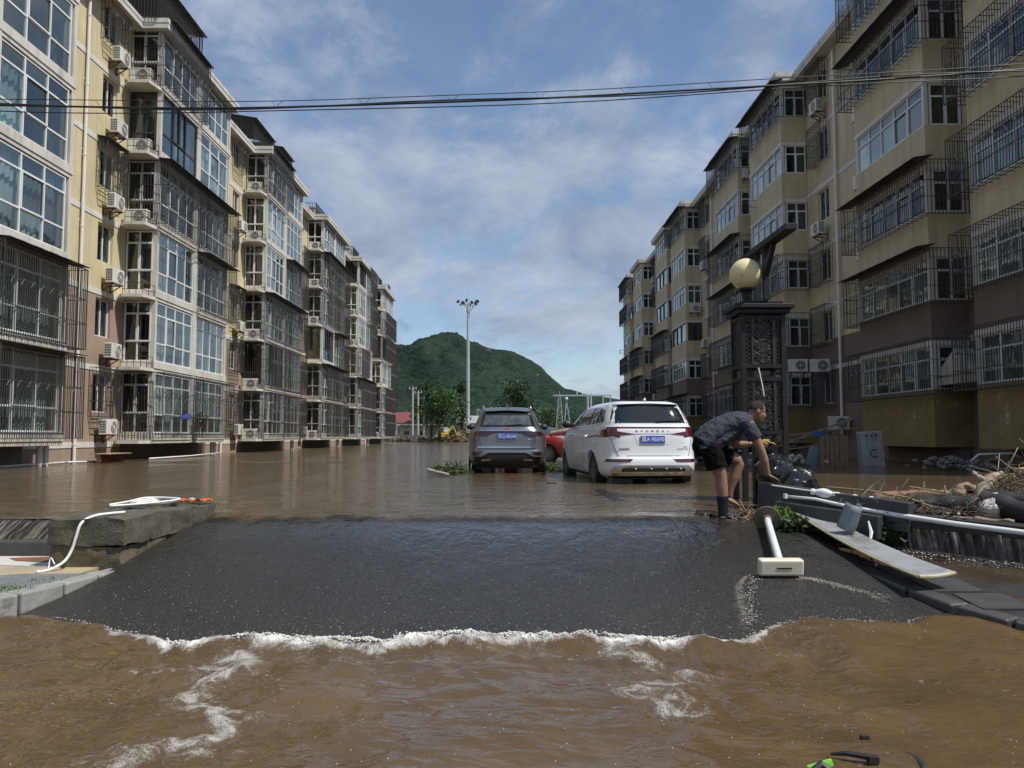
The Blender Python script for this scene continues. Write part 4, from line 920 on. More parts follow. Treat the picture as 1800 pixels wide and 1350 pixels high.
# ------------------------------------------------------------------ light mast, poles, houses, fence, substation
M['galv'] = mat('galvanised_steel', (.50, .53, .56), .45, metal=.35, var=.1, vscale=2)
M['polec'] = mat('pole_concrete', (.42, .40, .37), .85, var=.15, vscale=3)
ms = thing('light_mast', 'tall pale steel high-mast light with a crown of floodlights', 'light mast', (-6.3, 125, -.2))
MB().lathe([(.40, 0), (.36, .05), (.30, 6), (.19, 21.6), (.19, 22.0)], 14).build('pole', M['galv'], ms, smooth=True)
MB().tube([(.95*math.cos(a*R(15)), .95*math.sin(a*R(15)), 21.7) for a in range(25)], .05, 6, False).build('ring', M['galv'], ms)
for a in range(6):
    c, s_ = math.cos(a*R(60)), math.sin(a*R(60)); MB().tube([(.19*c, .19*s_, 20.6), (.5*c, .5*s_, 21.0), (.95*c, .95*s_, 21.7)], .05, 5).build('arm', M['galv'], ms)
for a in range(10):
    an = a*R(36)+.2; rr = .95+.3*(a % 2); p = Vector((rr*1.3*math.cos(an), rr*1.3*math.sin(an), 22.0+.25*(a % 2)))
    f = MB().obox(p, (.5, .3, .38), Matrix.Rotation(an, 3, 'Z') @ Matrix.Rotation(R(35), 3, 'Y')).build('floodlight', M['black'], ms); bevel(f, .05)
    MB().tube([(.95*math.cos(an), .95*math.sin(an), 21.7), p], .04, 5).build('stay', M['galv'], f)
MB().tube([(0, 0, 22), (0, 0, 24.6)], .02, 5).build('lightning_rod', M['galv'], ms)
for i, (x, y, h, lb) in enumerate(((-14.6, 122, 8.4, 'tallest of the three bare concrete utility poles on the far bank'), (-14.0, 124, 7.9, 'middle one of the three bare concrete utility poles on the far bank'), (-13.3, 126, 7.3, 'right one of the three concrete poles, standing nearest the green tree'))):
    t = thing('utility_pole', lb, 'pole', (x, y, 0), 0, 'utility poles on the far bank')
    MB().lathe([(.2, -.4), (.13, h), (.001, h)], 10).build('shaft', M['polec'], t, smooth=True)
    MB().box(-.6, .6, -.05, .05, h-.35, h-.25).box(-.3, .3, .06, .12, h-1.2, h-1.1).build('crossarm', M['galv'], t)
    for q in (-.5, 0, .5): MB().lathe([(.03, 0), (.06, .06), (.03, .12), (.05, .2), (.001, .22)], 8, Matrix.Translation((q, 0, h-.25))).build('insulator', M['pvc'], t)
M['housew'] = mat('house_wall', (.52, .47, .37), .85, var=.15, vscale=.6, streak=((.3, .26, .19), .5)); M['redroof'] = mat('red_roof', (.17, .045, .05), .75, var=.2, vscale=3); M['blueroof'] = mat('blue_grey_roof', (.085, .10, .14), .7, var=.2, vscale=3); M['tarp'] = mat('grey_sheet', (.3, .31, .31), .7, var=.25, vscale=2)
def house(loc, wd, dp, h, rh, roof, label, wins, wall='housew', flat=False):
    t = thing('house', label, 'house', loc); MB().box(-wd/2, wd/2, 0, dp, -1, h).build('wall', M[wall], t)
    if flat: MB().box(-wd/2-.4, wd/2+.4, -.5, dp+.3, h, h+.22).build('roof', M['conc'], t)
    else:
        a = wd/2+.4
        m = MB(); m.add([(-a, -.4, h-.1), (a, -.4, h-.1), (a, dp+.4, h-.1), (-a, dp+.4, h-.1), (-a, dp/2, h+rh), (a, dp/2, h+rh)], [(0, 1, 5, 4), (2, 3, 4, 5), (0, 4, 3), (1, 2, 5), (3, 2, 1, 0)]); m.build('roof', M[roof], t)
    for (x0, x1, z0, z1) in wins:
        f = MB().box(x0-.08, x1+.08, -.06, .02, z0-.08, z1+.08).build('window', M['upvc'], t); MB().box(x0, x1, -.075, -.062, z0, z1).build('pane', M['glass_d'], f); 
    return t
house((-14.7, 131, .1), 6.4, 5, 2.5, 0, None, 'low cream flat-roofed hut behind the utility poles', [(-2.4, -1.5, .7, 1.6), (.2, 1., .7, 1.6)], flat=True)
house((-20.4, 142, .1), 5.2, 6, 3.2, 1.9, 'redroof', 'white house with a dark red roof beside the left block', [(.8, 1.7, 1.2, 2.3)], 'conc')
house((-6.6, 133, .1), 3.6, 5, 3., 1.2, 'tarp', 'small white hut directly behind the base of the light mast', [(-1.1, -.4, 1.2, 2.)], 'conc')
house((-2.2, 146, .1), 6.4, 6, 3.6, 2.2, 'blueroof', 'pale house with a blue-grey pitched roof left of the grey car', [(-2., -1., 1.1, 2.2), (.4, 1.4, 1.1, 2.2)], 'conc')
sh_ = thing('shed', 'grey sheet-metal lean-to left of the bright green tree', 'shed', (-11.8, 133.5, 0))
MB().add([(-1.9, 0, 1.7), (1.9, 0, 1.5), (1.9, 3, 2.3), (-1.9, 3, 2.5), (-1.9, 0, 1.62), (1.9, 0, 1.42), (1.9, 3, 2.2), (-1.9, 3, 2.4)], [(0, 1, 2, 3), (7, 6, 5, 4), (0, 4, 5, 1), (1, 5, 6, 2), (2, 6, 7, 3), (3, 7, 4, 0)]).build('roof', M['tarp'], sh_)
MB().box(-1.7, 1.7, .3, 2.8, -.4, 1.5).build('wall', M['conc_g'], sh_)
# corrugated fence behind the cars
fn = thing('metal_fence', 'rust-streaked corrugated metal fence behind the red car', 'fence', (6, 62, 0)); M['sheetm'] = mat('fence_sheet', (.42, .41, .38), .6, metal=.2, var=.2, vscale=1.5, streak=((.24, .15, .1), .7))
for i in range(12):
    x0 = -4.9+i*1.15; me = MB().grid(lambda u, v: (x0+1.13*u, .035*math.sin(u*1.13*36), -.6+(2.05+.0*i)*v), 48, 1); me.build('fence_sheet', M['sheetm'], fn, smooth='all')
MB().box(-5, 8.9, .05, .1, 1.40, 1.47).build('rail', M['galv'], fn)
for i in range(6): MB().box(-5+i*2.5, -4.92+i*2.5, .1, .18, -.6, 1.5).build('post', M['galv'], fn)
MB().box(-5, 8.9, -.06, .06, 1.452, 1.51).build('coping', M['band'], fn)
# substation
def lattice(t, name, x, y, h, w0, w1, mtl):
    mb = MB(); c0 = [(x+sx*w0, y+sy*w0, 0) for sx, sy in ((-1, -1), (1, -1), (1, 1), (-1, 1))]; c1 = [(x+sx*w1, y+sy*w1, h) for sx, sy in ((-1, -1), (1, -1), (1, 1), (-1, 1))]
    for a, b in zip(c0, c1): mb.bar(a, b, .06)
    k = 6
    for i in range(k):
        for j in range(4):
            a = Vector(c0[j]).lerp(Vector(c1[j]), i/k); b = Vector(c0[(j+1) % 4]).lerp(Vector(c1[(j+1) % 4]), (i+1)/k); mb.bar(a, b, .035); c = Vector(c0[(j+1) % 4]).lerp(Vector(c1[(j+1) % 4]), i/k); mb.bar(a, c, .035)
    return mb.build(name, mtl, t)
ss = thing('substation_tower', 'narrow white lattice tower of the substation above the fence', 'tower', (9.7, 150, 0)); lattice(ss, 'lattice', 0, 0, 8.3, .8, .2, M['galv'])
MB().tube([(0, 0, 8.2), (0, 0, 9.3)], .05, 6).build('tip', M['galv'], ss)
ss = thing('substation_tower', 'leaning white A-frame of the substation with a round top', 'tower', (11., 150, 0)); mb = MB(); mb.bar((-.6, 0, 0), (0, 0, 7.6), .12); mb.bar((1.3, 0, 0), (0, 0, 7.6), .12)
for i in range(1, 6): mb.bar((-.6+.1*i, 0, 1.25*i), (1.3-.21*i, 0, 1.25*i), .05)
mb.build('legs', M['galv'], ss); MB().ell((0, 0, 7.8), (.35, .35, .4)).build('bushing', M['galv'], ss, smooth='all')
g_ = thing('substation_gantry', 'horizontal steel gantry beam carried on tall posts over the substation', 'gantry', (14., 150, 0))
MB().box(-5.5, 5.5, -.12, .12, 8.35, 8.62).build('beam', M['galv'], g_)
for x, r_ in ((1.0, .2), (1.6, .2), (3.9, .12), (5.3, .1), (2.4, .1)): MB().lathe([(r_*1.2, 0), (r_, 8.35 if x != 2.4 else 5.6), (.001, 8.36 if x != 2.4 else 5.7)], 8, Matrix.Translation((x, 0, 0))).build('post', M['galv'], g_)
MB().lathe([(.001, 7.6), (.2, 7.7), (.2, 8.1), (.06, 8.2), (.06, 8.36)], 8, Matrix.Translation((-5.3, 0, 0))).build('insulator', M['acg'], g_)
for x in (-1., 0., 1., 1.8, 2.6): MB().lathe([(.05, 8.6), (.1, 8.7), (.06, 8.9), (.1, 9.), (.03, 9.2)], 8, Matrix.Translation((x, 0, 0))).build('insulator', M['pvc'], g_)
for i, (y0, z0, y1, z1, lb) in enumerate(((150, 7.4, 150, 7.0, 'upper distant power line against the hill'), (150, 4.0, 150, 3.8, 'lower distant power line against the hill'))):
    pts = [(-34+80*t, 148, z0+(z1-z0)*t-1.2*math.sin(math.pi*((t*2) % 1))*.5) for t in np.linspace(0, 1, 41)]
    tag(MB().tube(pts, .03, 4).build('power_line', M['black']), lb, 'cable', 'distant power lines')
# excavator, debris heaps and boxes on the bank
M['yel'] = mat('machine_yellow', (.62, .47, .10), .5, var=.15); ex = thing('excavator', 'small yellow excavator working beside the bright green tree', 'excavator', (-9.9, 121.5, .1))
bevel(MB().box(-.8, .8, -.6, .8, .5, 1.25).build('body', M['yel'], ex), .1); bevel(MB().box(-.7, .1, -.5, .5, 1.26, 2.0).build('cab', M['glass_d'], ex), .06); MB().box(-.75, .15, -.55, .55, 2.0, 2.08).build('cab_roof', M['yel'], ex)
for y in (-.7, .6): bevel(MB().box(-1., 1., y, y+.3, 0, .45).build('track', M['black'], ex), .15)
MB().beam((.6, 0, 1.), (1.5, 0, 2.3), .2, .28).build('boom', M['yel'], ex); MB().beam((1.5, 0, 2.3), (2.2, 0, .9), .16, .2).build('stick', M['yel'], ex); MB().prism([(2., -.25), (2.5, -.25), (2.5, .25), (2., .25)], .35, .9).build('bucket', M['steel_d'], ex)
M['wood'] = mat('driftwood', (.24, .17, .11), .9, var=.35, vscale=8, bump=.5, bscale=50); M['wood2'] = mat('bleached_wood', (.36, .30, .22), .85, var=.4, vscale=12, bump=.7, bscale=60, c2=(.16, .12, .08), c2scale=6); M['straw'] = leafmat('dry_reed', (.11, .085, .05), (.25, .20, .12), .1); M['weed'] = leafmat('fresh_weed', (.05, .11, .02), (.12, .22, .04), .2)
def heap(name, label, c, rx, ry, h, n, mtl, seed, L=(.5, 2.2), r=(.02, .07), kind='stuff'):
    rnd = random.Random(seed); mb = MB()
    for _ in range(n):
        a = rnd.uniform(0, 6.28); q = math.sqrt(rnd.random()); p = Vector((c[0]+rx*q*math.cos(a), c[1]+ry*q*math.sin(a), c[2]+h*(1-q)*rnd.uniform(.2, 1)+.02)); d = Vector((rnd.gauss(0, 1), rnd.gauss(0, 1), rnd.gauss(0, .45))).normalized()*rnd.uniform(*L)/2
        rr = rnd.uniform(*r); k = Vector((rnd.gauss(0, .08), rnd.gauss(0, .08), rnd.gauss(0, .05)))*d.length*2; mb.tube([p-d, p+k, p+d], [rr, rr*.8, rr*.4], 5)
    return tag(mb.build(name, mtl, smooth='all'), label, 'debris', kind=kind)
heap('debris_heap', 'reddish heap of flood debris at the foot of the light mast', (-6.3, 120.5, .1), 3.0, 2., 1.9, 260, M['wood'], 31, (.8, 2.4), (.04, .1))
heap('debris_heap', 'brown brushwood heap in front of the flat-roofed hut', (-14.6, 121.5, .05), 3.4, 1.5, 1.2, 200, M['wood'], 32, (.6, 2.0), (.03, .08))
heap('debris_heap', 'pale broken timber lying left of the excavator', (-11.8, 121, .05), 1.8, 1.2, .9, 60, M['wood2'], 33, (.8, 2.0), (.03, .06))
bx_ = MB(); rb = random.Random(4)
for i in range(70): leaves(bx_, (rb.uniform(-20, 14), rb.uniform(118.5, 123), .3), (rb.uniform(.4, 1.2), .6, rb.uniform(.2, .5)), 60, .16, rb)
tag(bx_.build('bank_weeds', M['leafC']), 'green weeds growing along the far water edge', 'weeds', kind='stuff')
o = bevel(MB().box(-.55, .55, -.4, .4, 0, .95).build('concrete_box', M['conc'], None, (-13.9, 118.3, .05)), .04); tag(o, 'pale concrete box at the water edge below the utility poles', 'box')
o = MB().obox((0, 0, 0), (1.6, .5, .14), Matrix.Rotation(R(4), 3, 'Y')).build('driftwood_plank', M['wood2'], None, (-12.4, 117.8, .16)); tag(o, 'pale plank floating at the far water edge', 'plank')
# two people far off beside the left block are too small to read; a gate frame stands there
gf = thing('yard_gate', 'thin blue steel gate frame beside the end of the left block', 'gate', (-18.2, 124, .1)); M['bluep'] = mat('blue_paint', (.22, .30, .40), .5, var=.1)
for x in (-.9, .9): MB().box(x-.07, x+.07, -.07, .07, -.3, 2.2).build('post', M['bluep'], gf)
MB().box(-1.0, 1.0, -.08, .08, 2.2, 2.36).build('lintel', M['bluep'], gf)
# ------------------------------------------------------------------ overhead cables
M['cable'] = mat('cable_black', (.012, .012, .013), .5)
LN = ['topmost thin messenger wire of the overhead bundle', 'thickest black cable of the overhead bundle', 'black cable twisted round the thick one overhead', 'lowest sagging cable of the overhead bundle']
def cab(off, r, ph, amp, lb):
    px_ = [(-20, 7.06), (-9, 6.80), (-4.3, 6.78), (0, 6.94), (3.6, 7.14), (6.0, 7.30), (9.1, 7.50), (20, 8.3)]; X = [a for a, b in px_]; Z = [b for a, b in px_]
    pts = []
    for i in range(161):
        x = -18+36*i/160; e = sum(np.interp(x+q, X, Z) for q in (-1.6, -.8, 0, .8, 1.6))/5; pts.append((x, 14+.04*math.sin(x*.9+ph), e+off+amp*math.sin(x*.8+ph)))
    o = tag(MB().tube(pts, r, 6).build('overhead_cable', M['cable'], smooth='all'), lb, 'cable', 'overhead cable bundle'); CABS.append(o); return pts
CABS = []; q0 = cab(.12, .008, 0, .012, LN[0]); q1 = cab(.0, .019, 1, .014, LN[1]); cab(.0, .013, 2.6, .055, LN[2]); q3 = cab(-.085, .010, 4., .035, LN[3])
MSG = CABS[0]
for i in range(12, 160, 7):
    a, b = q0[i], q1[i]; o = MB().tube([(a[0], a[1], a[2]), (a[0]+.06, a[1]-.02, (a[2]+b[2])/2), (b[0]+.1, b[1]-.02, b[2]-.02), (b[0]+.16, b[1], (a[2]+b[2])/2), (a[0]+.22, a[1], a[2])], .004, 4).build('cable_tie', M['cable'], MSG)
# ------------------------------------------------------------------ vehicles
M['p_white'] = mat('white_paint', (.74, .76, .78), .32, var=.03, vscale=1, coat=.8, stain=((.45, .38, .28), .25, 2.5, .62))
M['p_silver'] = mat('grey_metallic', (.20, .207, .218), .30, metal=.7, var=.05, vscale=1, coat=.9)
M['p_red'] = mat('red_paint', (.36, .018, .018), .30, var=.08, vscale=2, coat=.8, stain=((.30, .2, .12), .4, 2.2, .58))
M['carglass'] = mat('car_glass', (.012, .014, .016), .04, var=0, spec=.9); M['cargl_see'] = glassmat('rear_glass', (.40, .46, .46), .10)
M['ptrim'] = mat('black_trim', (.016, .016, .017), .5, var=.2, vscale=8); M['chrome'] = mat('chrome', (.75, .76, .78), .12, metal=1., var=.02); M['lamp_r'] = mat('tail_lamp', (.075, .006, .008), .12, var=.15, vscale=20, coat=1.); M['lamp_d'] = mat('dark_tail_lamp', (.035, .008, .010), .1, var=.1, coat=1.); M['plateb'] = mat('plate_blue', (.03, .10, .50), .35, var=.05); M['platew'] = mat('plate_white', (.85, .86, .88), .4, var=.02); M['lampw'] = mat('lamp_lens', (.8, .8, .8), .1, var=.02)
M['tyre'] = mat('tyre', (.02, .02, .02), .75, var=.3, vscale=12, stain=((.16, .12, .08), .6, 6., .56)); M['rim'] = mat('alloy_rim', (.28, .29, .30), .35, metal=.8, var=.1)
def text_mesh(txt, size, mtl, ext=.002, name='lettering', spacing=1.):
    cu = bpy.data.curves.new(name, 'FONT'); cu.body = txt; cu.size = size; cu.extrude = ext; cu.align_x = 'CENTER'; cu.align_y = 'CENTER'; cu.space_character = spacing; cu.resolution_u = 4
    ob = bpy.data.objects.new(name, cu); col.objects.link(ob); dg = bpy.context.evaluated_depsgraph_get(); me = bpy.data.meshes.new_from_object(ob.evaluated_get(dg)); me.name = name
    bpy.data.objects.remove(ob); bpy.data.curves.remove(cu); me.materials.clear(); me.materials.append(mtl); me.transform(Matrix.Rotation(R(90), 4, 'X')); return me
class Car:
    NX = 6.
    def __init__(s, name, label, tab, gh, belt_front, wheels, wr, paint, loc, rz, hood_y, group=None):
        s.t = thing(name, label, 'car', loc, rz, group); s.tab = np.array(tab); s.gh = np.array(gh); s.paint = paint; s.hood = hood_y; s.bf = belt_front; s.belt = tab[-1][0]
        s.body(wheels, wr)
    def par(s, z):
        T = s.tab if z <= s.belt+1e-6 else s.gh
        return [float(np.interp(z, T[:, 0], T[:, i])) for i in (1, 2, 3)]
    def ry(s, x, z):
        w, a, b = s.par(z); q = max(0, 1-abs(min(1, abs(x)/w))**s.NX)**(1/s.NX); return (a+b)/2-(b-a)/2*q
    def sx(s, y, z):
        w, a, b = s.par(z); e = abs(2*(y-(a+b)/2)/(b-a)); return w*max(0, 1-min(1, e)**s.NX)**(1/s.NX)
    def loop(s, z, k=1.):
        w, a, b = s.par(z); c, l = (a+b)/2, (b-a)/2; n = s.NX; P = []
        et = [.96*math.sin(math.pi/2*q) for q in np.linspace(-1, 1, 61)]; xi = np.linspace(.7749, -.7749, 19)[1:-1]
        for e in et: P.append((w*(1-abs(e)**n)**(1/n), c+l*e))
        for x in xi: P.append((w*x, c+l*(1-abs(x)**n)**(1/n)))
        for e in et[::-1]: P.append((-w*(1-abs(e)**n)**(1/n), c+l*e))
        for x in xi[::-1]: P.append((w*x, c-l*(1-abs(x)**n)**(1/n)))
        return P
    def zs_(s, y, z):
        if y > s.hood: t = min(1, (y-s.hood)/(s.tab[-1][3]-s.hood)); f = 1-(1-s.bf)*t**1.5; return .3+(z-.3)*f if z > .3 else z
        return z
    def body(s, wheels, wr):
        zs = []
        for a, b in zip(s.tab[:-1, 0], s.tab[1:, 0]): zs += list(np.linspace(a, b, 3)[:-1])
        zs.append(s.belt); Ra = wr+.055; mb = MB(); n = 0; rows = []
        for z in zs:
            L = s.loop(z); n = len(L); w = s.par(z)[0]
            for x, y in L:
                zz = s.zs_(y, z)
                if abs(x) > .72*w:
                    for yw in wheels:
                        d = y-yw
                        if abs(d) < Ra: zz = max(zz, min(wr+math.sqrt(Ra*Ra-d*d), s.belt-.1))
                mb.v.append((x, y, zz))
            rows.append(len(mb.v)-n)
        for r0, r1 in zip(rows, rows[1:]):
            for j in range(n): mb.f.append([r0+j, r0+(j+1) % n, r1+(j+1) % n, r1+j]); mb.m.append(0)
        L = s.loop(s.belt); prev = rows[-1]
        for k in (.97, .9, .7, .4, .02):     # deck and bonnet
            b = len(mb.v); w, a, c = s.par(s.belt)
            for x, y in L: yy = (y-(a+c)/2)*(1-(1-k)*.6)+(a+c)/2; mb.v.append((x*k, yy, s.zs_(yy, s.belt)+.045*(1-k*k)))
            for j in range(n): mb.f.append([prev+j, prev+(j+1) % n, b+(j+1) % n, b+j]); mb.m.append(0)
            prev = b
        s.bo = mb.build('body', s.paint, s.t, smooth=50)
        mb = MB(); prev = None
        G = s.gh; zz = []
        for a, b in zip(G[:-1, 0], G[1:, 0]): zz += list(np.linspace(a, b, 3)[:-1])
        zz.append(G[-1, 0])
        for z in zz:
            b = len(mb.v); L = s.loop(z+(1e-5 if z == G[0, 0] else 0)); n = len(L); mb.v += [(x, y, z) for x, y in L]
            if prev is not None:
                for j in range(n): mb.f.append([prev+j, prev+(j+1) % n, b+(j+1) % n, b+j]); mb.m.append(0)
            prev = b
        w, a, c = s.par(zz[-1])
        for k, dz in ((.95, .02), (.85, .036), (.6, .05), (.3, .057), (.02, .06)):
            b = len(mb.v); mb.v += [(x*k, (y-(a+c)/2)*k+(a+c)/2, zz[-1]+dz) for x, y in L]
            for j in range(n): mb.f.append([prev+j, prev+(j+1) % n, b+(j+1) % n, b+j]); mb.m.append(0)
            prev = b
        s.cab = mb.build('cabin', s.paint, s.t, smooth=50)
        T = s.tab; MB().box(-T[0, 1]+.1, T[0, 1]-.1, T[0, 2]+.15, T[0, 3]-.2, .2, .62).build('underbody', M['ptrim'], s.t)
        for yw in wheels:
            for sg in (-1, 1): s.wheel(sg*(T[2, 1]-.125), yw, wr, sg)
    def wheel(s, x, y, r, sg, steer=0):
        e = MB().lathe([(r*.66, -.10), (r*.93, -.105), (r, -.075), (r, .075), (r*.93, .105), (r*.66, .10)], 28, Matrix.Rotation(R(90), 4, 'Y')).build('wheel', M['tyre'], s.t, (x, y, r), smooth=True)
        mb = MB(); Rt = Matrix.Rotation(R(90), 4, 'Y'); mb.lathe([(r*.66, -.09), (r*.67, .09), (r*.62, .095), (r*.60, .04), (.05, .03), (.001, .03)] if sg > 0 else [(r*.66, .09), (r*.67, -.09), (r*.62, -.095), (r*.60, -.04), (.05, -.03), (.001, -.03)], 28, Rt)
        for k in range(10):
            a = k*R(36); mb.beam((sg*.07, 0, 0), (sg*.075, r*.62*math.cos(a), r*.62*math.sin(a)), .035, .045)
        mb.build('rim', M['rim'], e); return e
    def patch(s, name, lo, hi, mtl, off=.006, side=None, parent=None, nu=20, nv=5):
        """skin laid on the rear (side=None) or on a flank (side=+-1) between two polylines"""
        mb = MB(); lo = np.array(lo, float); hi = np.array(hi, float)
        def pl(A, u):
            d = np.r_[0, np.cumsum(np.hypot(*np.diff(A, axis=0).T))]; d /= d[-1]; return np.array([np.interp(u, d, A[:, 0]), np.interp(u, d, A[:, 1])])
        U = [0] + list(np.linspace(0, 1, nu)) + [1]; V = [0] + list(np.linspace(0, 1, nv)) + [1]
        def f(i, j):
            u, v = U[i], V[j]; p = pl(lo, u)*(1-v)+pl(hi, u)*v; o = off if 0 < i < len(U)-1 and 0 < j < len(V)-1 else -.01
            if side is None: return (p[0], s.ry(p[0], p[1])-o, p[1])
            return (side*(s.sx(p[0], p[1])+o), p[0], s.zs_(p[0], p[1]) if p[1] <= s.belt else p[1])
        mb.grid(lambda u, v: f(round(u*(len(U)-1)), round(v*(len(V)-1))), len(U)-1, len(V)-1)
        return mb.build(name, mtl, parent or s.t, smooth=40)
    def sym(s, name, lo, hi, mtl, off=.006, **k):
        a = s.patch(name, lo, hi, mtl, off, **k); b = s.patch(name, [(-x, z) for x, z in lo], [(-x, z) for x, z in hi], mtl, off, **k); return a, b
    def plate(s, x, z, txt, tilt=0):
        y = s.ry(x, z)-.022; p = bevel(MB().box(-.22, .22, -.006, .006, -.07, .07).build('number_plate', M['plateb'], s.t, (x, y, z)), .004)
        MB().box(-.222, .222, .002, .012, -.072, .072).build('plate_frame', M['platew'], p)
        tm = text_mesh(txt, .112, M['platew']); xs_ = [v.co.x for v in tm.vertices]; k = .405/(max(xs_)-min(xs_)); tm.transform(Matrix.Diagonal((k, 1, 1, 1)) @ Matrix.Translation((-(max(xs_)+min(xs_))/2, 0, 0))); put(tm, 'lettering', p, (0, -.008, -.002))
    def mirror(s, x, y, z, sg, mtl):
        m = MB(); m.ell((sg*(x+.12), y, z), (.115, .07, .085), 14); o = m.build('mirror', mtl, s.t, smooth='all'); MB().beam((sg*(x-.02), y+.02, z-.06), (sg*(x+.08), y, z-.04), .05, .03).build('mirror_arm', M['ptrim'], o)
    def line(s, name, pts, r, mtl, side=None, off=.002):
        P = []
        for (a, z0), (b, z1) in zip(pts, pts[1:]):
            for t in np.linspace(0, 1, 8):
                q, z = a+(b-a)*t, z0+(z1-z0)*t; P.append((q, s.ry(q, z)-off, z) if side is None else (side*(s.sx(q, z)+off), q, z))
        return MB().tube(P, r, 5).build(name, mtl, s.t)

# white people carrier, rear toward the camera, nose turned a little to the left
V = Car('people_carrier', 'white people carrier standing in flood water, rear to the camera, right of the grey car',
        [(.20, .80, .22, 4.70), (.27, .88, .06, 4.85), (.36, .915, .01, 4.93), (.48, .925, .0, 4.95), (.58, .93, .015, 4.95), (.63, .93, .045, 4.94), (.80, .928, .065, 4.92), (1.0, .918, .075, 4.86), (1.14, .90, .10, 4.75), (1.22, .875, .14, 4.6)],
        [(1.22, .855, .15, 4.15), (1.30, .83, .18, 3.98), (1.45, .77, .27, 3.6), (1.58, .70, .35, 3.2), (1.64, .66, .40, 2.95), (1.675, .60, .46, 2.75)],
        .78, (.98, 4.02), .345, M['p_white'], (2.66, 14.95, -.11), R(6.2), 3.3)
V.patch('rear_window', [(-.80, 1.275), (.80, 1.275)], [(-.68, 1.615), (-.4, 1.635), (.4, 1.635), (.68, 1.615)], M['carglass'], .007)
V.patch('spoiler', [(-.66, 1.635), (0, 1.66), (.66, 1.635)], [(-.60, 1.672), (0, 1.674), (.60, 1.672)], M['p_white'], .07)
V.line('wiper', [(.10, 1.30), (.62, 1.33)], .012, M['ptrim'], off=.02)
V.patch('light_bar', [(-.80, 1.165), (.80, 1.165)], [(-.80, 1.198), (.80, 1.198)], M['lamp_r'], .010)
V.sym('tail_lamp', [(-.905, .985), (-.50, 1.045), (-.36, 1.06)], [(-.84, 1.164), (-.62, 1.115), (-.36, 1.068)], M['lamp_r'], .012)
V.patch('badge_panel', [(-.62, 1.112), (-.36, 1.065), (.36, 1.065), (.62, 1.112)], [(-.62, 1.160), (-.36, 1.160), (.36, 1.160), (.62, 1.160)], M['p_white'], .014)
V.sym('side_lamp', [(.0, 0), (.0, 0)], [(0, .0), (0, 0)], M['lamp_r']) if False else None
for sg in (-1, 1): V.patch('tail_lamp', [(.10, .99), (.30, 1.09)], [(.15, 1.198), (.32, 1.195)], M['lamp_r'], .008, side=sg)
V.sym('reflector', [(-.83, .525), (-.42, .535)], [(-.80, .585), (-.37, .585)], M['lamp_r'], .012)
V.patch('plate_recess', [(-.27, .86), (.27, .86)], [(-.34, 1.055), (.34, 1.055)], M['p_white'], .004)
V.plate(0, .955, '冀A·9E690')
y_ = V.ry(0, 1.112)-.02
for i, ch in enumerate('HYUNDAI'): put(text_mesh(ch, .062, M['ptrim']), 'lettering', V.t, (-.285+.095*i, V.ry(-.285+.095*i, 1.112)-.018, 1.112))
for i, ch in enumerate('北京现代'): put(text_mesh(ch, .048, M['ptrim']), 'lettering', V.t, (-.585+.048*i, V.ry(-.585+.048*i, .775)-.007, .775))
for i, ch in enumerate('CUSTO'): put(text_mesh(ch, .044, M['ptrim']), 'lettering', V.t, (.46+.043*i, V.ry(.46+.043*i, .775)-.008, .775))
V.patch('small_badge', [(.57, .814), (.64, .814)], [(.57, .828), (.64, .828)], M['chrome'], .006)
V.line('tailgate_gap', [(-.74, 1.0), (-.62, .645), (.66, .645), (.74, 1.0)], .005, M['ptrim'], off=-.001)
V.patch('bumper_trim', [(-.70, .25), (.70, .25)], [(-.76, .36), (-.66, .465), (.66, .465), (.76, .36)], M['chrome'], .014)
V.patch('bumper_grille', [(-.58, .345), (.58, .345)], [(-.56, .415), (.56, .415)], M['ptrim'], .020)
V.patch('skirt', [(-.72, .205), (.72, .205)], [(-.74, .262), (.74, .262)], M['ptrim'], .012)
for x in (-.33, -.05, .22, .48): MB().lathe([(.014, 0), (.014, .02), (.001, .024)], 10, Matrix.Rotation(R(90), 4, 'X')).build('parking_sensor', M['lampw'], V.t, (x, V.ry(x, .40)-.018, .40))
for sg in (-1, 1):
    V.patch('side_window', [(.52, 1.30), (1.0, 1.26), (2.2, 1.235), (3.75, 1.235)], [(.66, 1.52), (1.1, 1.60), (2.3, 1.615), (2.95, 1.60)], M['carglass'], .006, side=sg, nu=30)
    for y0, y1 in ((2.95, 2.55), (1.55, 1.55)): V.patch('pillar', [(y0-.05, 1.24), (y0+.04, 1.24)], [(y1-.05, 1.59), (y1+.04, 1.59)], M['ptrim'], .010, side=sg, nu=3, nv=6)
    V.patch('rear_pillar', [(1.0, 1.26), (1.02, 1.26)], [(1.05, 1.58), (1.07, 1.58)], M['chrome'], .011, side=sg, nu=3, nv=6)
    V.line('window_trim', [(.50, 1.29), (1.0, 1.245), (2.2, 1.22), (3.75, 1.22)], .009, M['chrome'], side=sg, off=.006)
    V.line('door_gap', [(1.72, 1.2), (1.72, .42), (2.9, .36), (2.92, 1.2)], .004, M['ptrim'], side=sg, off=-.001)
    V.line('slide_rail', [(.52, 1.03), (1.42, 1.0)], .012, M['ptrim'], side=sg, off=.0)
    for y in (2.75, 3.05): V.line('door_handle', [(y, 1.06), (y+.17, 1.06)], .018, M['chrome'], side=sg, off=.012)
    V.patch('sill', [(1.5, .225), (3.5, .225)], [(1.5, .30), (3.5, .30)], M['chrome'], .008, side=sg)
    V.mirror(.83, 3.42, 1.29, sg, M['ptrim'])
